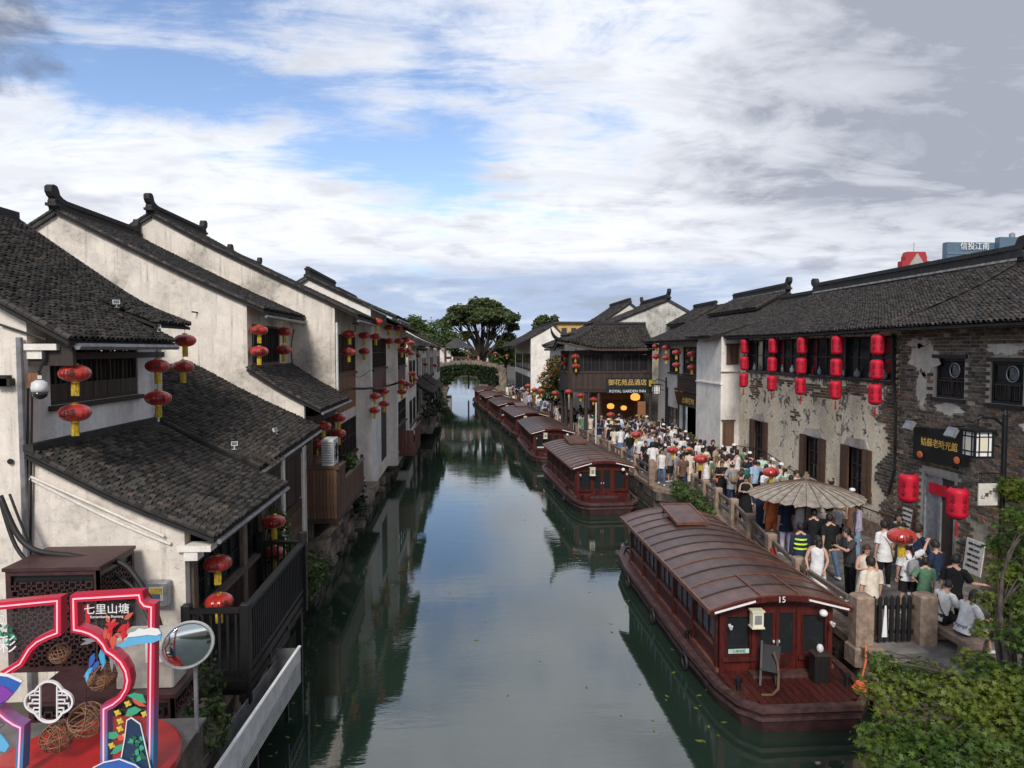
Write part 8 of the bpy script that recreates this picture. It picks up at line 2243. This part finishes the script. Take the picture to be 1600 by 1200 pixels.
    pk = [(140, 1203), (156, 1188), (172, 1180), (196, 1175), (220, 1184), (244, 1203)]
    flat('peak', pk, blue, -.125, .02); MB().ribbon(pk, 1.4, -.138, -.127, fn, True).build('peak_outline', white, b)
    for k in range(22): flat('tree_print', leafp(rng.uniform(206, 230), rng.uniform(1140, 1195), rng.uniform(6, 11), rng.uniform(0, 6.28), .35), rng.choice([dgreen, green]), -.1-rng.random()*.008, .006)
    for poly, m in (([(201, 1084), (212, 1080), (226, 1083), (231, 1096), (222, 1094), (210, 1088)], green), ([(208, 1088), (222, 1094), (231, 1102), (220, 1101), (212, 1096)], coral), ([(199, 1115), (203, 1105), (213, 1101), (224, 1106), (216, 1112), (206, 1116)], green), ([(172, 1142), (184, 1141), (190, 1148), (180, 1152), (172, 1151)], green), ([(186, 1146), (196, 1146), (198, 1153), (188, 1154)], coral), ([(175, 1175), (184, 1163), (200, 1158), (196, 1167), (184, 1174)], green), ([(0, 1140), (10, 1150), (18, 1162), (12, 1172), (0, 1170)], sky)):
        flat('petal', poly, m, -.03-rng.random()*.02)
    for x, y in ((202, 1097), (228, 1113), (199, 1147), (190, 1136), (177, 1162), (186, 1111), (190, 1124)):
        for k in range(4): flat('flower_petal', leafp(x, y, 6, k*PI/2+.4, .4), yellow, -.034-.003*k)
    # round red plinth
    p = thing('plinth', 'glossy red round plinth under the pink photo frame', 'plinth', (-4.15, 8.15, 2.3))
    MB().lathe([(1.02, 0), (1.02, .08), (.99, .11), (.02, .112)], 40, (-4.3, 7.95, 2.3)).build('disc', M('plinth_red', (.42, .018, .018), .3, .1), p)
    # rattan balls
    for px, py, r, lab in ((75, 1035, 16, 'small rattan ball hung inside the frame opening, top'), (143, 1072, 23, 'rattan ball hung at the right of the frame opening'), (71, 1168, 26, 'rattan ball at the lower left of the opening'), (119, 1141, 29, 'largest rattan ball, low in the frame opening')):
        c = q(px, py, .22); rr = r*K; o = thing('rattan_ball', lab, 'rattan ball', c, group='rattan balls in the photo frame'); mb = MB()
        for k in range(20):
            Mx = Matrix.Rotation(rng.uniform(0, 6.28), 3, Vector((rng.uniform(-1, 1), rng.uniform(-1, 1), rng.uniform(-1, 1))).normalized()); s_ = rng.uniform(.9, 1.0); off = rng.uniform(-.3, .3)
            mb.tube([c+Mx @ Vector((math.cos(a*PI/10)*rr*s_*math.sqrt(1-off*off), math.sin(a*PI/10)*rr*s_*math.sqrt(1-off*off), off*rr)) for a in range(21)], .0065, 4, cap=False)
        mb.build('weave', M('rattan%d' % int(px), (.20, .105, .055), .7, .3, 20, bump=0), o)
        MB().tube([c+Vector((0, 0, rr)), c+Vector((0, 0, rr+.7))], .003, 4).build('cord', MT['cable'], o)
    # plum-blossom window ornament
    w = thing('lattice_ornament', 'white plum-blossom shaped lattice hanging in the frame opening', 'ornament', q(72, 1125, .05))
    ol = []
    for k in range(48):
        a = 2*PI*k/48; r = 1+.10*abs(math.cos(2*a))-.12*abs(math.sin(2*a))**3; ol.append((72+34*math.cos(a)*r, 1100-29*math.sin(a)*r))
    MB().ribbon(ol, 3.0, .04, .07, fn, True).build('outline', MT['white_paint'], w)
    for x in (58, 85): MB().ribbon([(x, 1076), (x, 1125)], 2.0, .043, .067, fn).build('upright', MT['white_paint'], w)
    for s_ in (-1, 1):
        x0 = 58 if s_ < 0 else 85
        for k, (y, x1) in enumerate(((1084, 8), (1090, 16), (1097, 12), (1103, 18), (1110, 10), (1116, 6))): MB().ribbon([(x0, y), (x0+s_*x1, y), (x0+s_*x1, y+6)], 1.5, .046, .064, fn).build('fret', MT['white_paint'], w)
    # lattice-clad air-conditioner housings behind the frame
    def housing(label, x0, x1, y0, y1, z0, z1):
        h = thing('lattice_housing', label, 'housing', ((x0+x1)/2, y0, z0))
        MB().box(x0+.05, x1-.05, y0+.06, y1, z0, z1-.03).build('inner_box', MT['sign_black'], h)
        fm = M('housing_brown', (.050, .018, .018), .5, .3, 6) if 'housing_brown' not in bpy.data.materials else bpy.data.materials['housing_brown']
        MB().box(x0-.03, x1+.03, y0-.03, y1, z1, z1+.05).build('top', fm, h)
        for pl, u0, u1 in ((yplane(y0), x0, x1), (xplane(x1, 1), y0, y1)):
            fr = MB().panel(pl, u0, u1, z0, z1, .04, [(u0+.07, u1-.07, z0+.07, z1-.07)]); fo = fr.build('frame', fm, h)
            m = MB(); s_ = .115; nu = int((u1-u0-.14)/s_); nv = int((z1-z0-.14)/s_)
            for i in range(nu):
                for j in range(nv):
                    u = u0+.07+s_*i; v = z0+.07+s_*j
                    hol = [(u+.022, u+s_-.022, v+.022, v+s_-.022)]
                    if (i+j) % 2: m.panel(pl, u+.004, u+s_-.004, v+.004, v+s_-.004, .02, hol)
                    else:
                        m.panel(pl, u-.006, u+s_+.006, v+s_/2-.01, v+s_/2+.01, .022, []); m.panel(pl, u+s_/2-.01, u+s_/2+.01, v-.006, v+s_+.006, .026, [])
            m.build('fretwork', fm, fo)
        return h
    a = at(8, 893, Y=10.5); c = at(154, 893, Y=10.5)
    housing('brown fretwork housing against the nearest wall, higher one', a.x, c.x, 10.5, 11.6, 2.3, a.z)
    a = at(60, 1010, Y=9.4); c = at(283, 1075, Y=9.4)
    housing('brown fretwork housing with a white unit on top, lower one', a.x, c.x, 9.15, 9.95, 2.2, c.z)
    o = thing('air_conditioner', 'pale air conditioner unit standing on the lower fretwork housing', 'air conditioner', at(225, 1080, Y=9.5))
    x0 = at(182, 1000, Y=9.35).x; x1 = at(272, 1000, Y=9.35).x; zt = at(225, 995, Y=9.35).z
    MB().bbox(x0, x1, 9.3, 9.75, c.z+.06, zt, .02).build('casing', M('aged_cream', (.40, .38, .32), .6, .25, 4), o)
    MB().box(x1-.34, x1-.04, 9.285, 9.298, zt-.32, zt-.06).build('badge', MT['white_paint'], o)
    MB().prism([(x1-.30, zt-.28), (x1-.10, zt-.18), (x1-.14, zt-.12), (x1-.26, zt-.16)], lambda u, v, d: (u, d, v), 9.276, 9.284).build('badge_mark', MT['c_orange'], o)
    # meter box on the wall
    e = at(250, 925, Y=11.68); m = thing('meter_box', 'grey electric box with a yellow and blue label on the nearest wall', 'electric box', e)
    MB().bbox(e.x-.17, e.x+.17, 11.55, 11.745, e.z-.19, e.z+.19, .015).build('case', MT['grey_metal'], m); MB().box(e.x-.11, e.x+.11, 11.535, 11.548, e.z-.10, e.z+.13).build('label_plate', MT['paper'], m)
    MB().box(e.x-.09, e.x+.09, 11.522, 11.534, e.z+.02, e.z+.11).build('label_print', MT['tassel'], m); MB().box(e.x-.09, e.x+.06, 11.522, 11.534, e.z-.06, e.z+.01).build('label_print', MT['c_denim'], m)
    # convex traffic mirror
    cm = at(293, 1008, Y=8.6); mi = thing('convex_mirror', 'round convex traffic mirror beside the photo frame', 'mirror', (cm.x+.05, 8.75, 2.3))
    Mx = Matrix.Translation(cm) @ Matrix.Rotation(R(28), 4, 'Z') @ Matrix.Rotation(R(96), 4, 'X')
    d = MB(); pr = [(.001, .075)]+[(.285*math.sin(.11*k*1.0)/math.sin(.99), .075*(math.cos(.11*k)-math.cos(.99))/(1-math.cos(.99))) for k in range(1, 10)]; d.lathe(list(reversed(pr)), 36); d.v = [tuple(Mx @ Vector(p)) for p in d.v]; d.build('glass', MT['mirror'], mi, True)
    d = MB(); d.tube([(.292*math.cos(k*PI/18), .292*math.sin(k*PI/18), 0) for k in range(37)], .018, 6, cap=False); d.v = [tuple(Mx @ Vector(p)) for p in d.v]; d.build('rim', MT['white_metal'], mi, True)
    d = MB(); d.lathe([(.28, -.01), (.2, -.04), (.02, -.05)], 24); d.v = [tuple(Mx @ Vector(p)) for p in d.v]; d.build('back', MT['c_orange'], mi, True)
    MB().tube([(cm.x+.02, 8.78, 2.25), (cm.x+.02, 8.78, cm.z), cm], .028, 8).build('pole', MT['grey_metal'], mi)
    # white perforated trough along the water
    tr_ = thing('planter_trough', 'long white metal trough with a perforated side on the water edge', 'trough', (-3.15, 11, .8))
    def tf(u, v, d): return (-3.28+(u-9.0)*.052-d, u, v)
    MB().panel(tf, 9.0, 13.0, .86, 1.52, .02).build('side_panel', MT['white_metal'], tr_)
    MB().panel(lambda u, v, d: tf(u, v, .42+d), 9.0, 13.0, .86, 1.30, .02).build('back_panel', MT['grey_metal'], tr_)
    MB().add([tf(9, .9, .02), tf(13, .9, .02), tf(13, .9, .42), tf(9, .9, .42)], [(0, 1, 2, 3)]).build('bottom', MT['black_metal'], tr_)
    MB().add([tf(13, .87, 0), tf(13, .87, .42), tf(13, 1.5, .42), tf(13, 1.5, 0)], [(0, 1, 2, 3)]).build('end_panel', MT['grey_metal'], tr_)
    MB().beam(tf(9, 1.53, .01), tf(13, 1.53, .01), .05, .03).build('lip', MT['white_paint'], tr_)
    m = MB()
    for i in range(74):
        for j in range(9):
            u = 9.15+i*.052+(j % 2)*.026; v = .90+j*.045
            if v < 1.0+.30*(u-9)/4: m.add([tf(u-.012, v-.012, -.003), tf(u+.012, v-.012, -.003), tf(u+.012, v+.012, -.003), tf(u-.012, v+.012, -.003)], [(0, 1, 2, 3)])
    tag(m.build('perforation', MT['sign_black'], tr_), kind='stuff')
    for y in (9.6, 11.2, 12.8): MB().beam(tf(y, .2, .2), tf(y, .88, .2), .06, .06).build('support', MT['black_metal'], tr_)
installation()
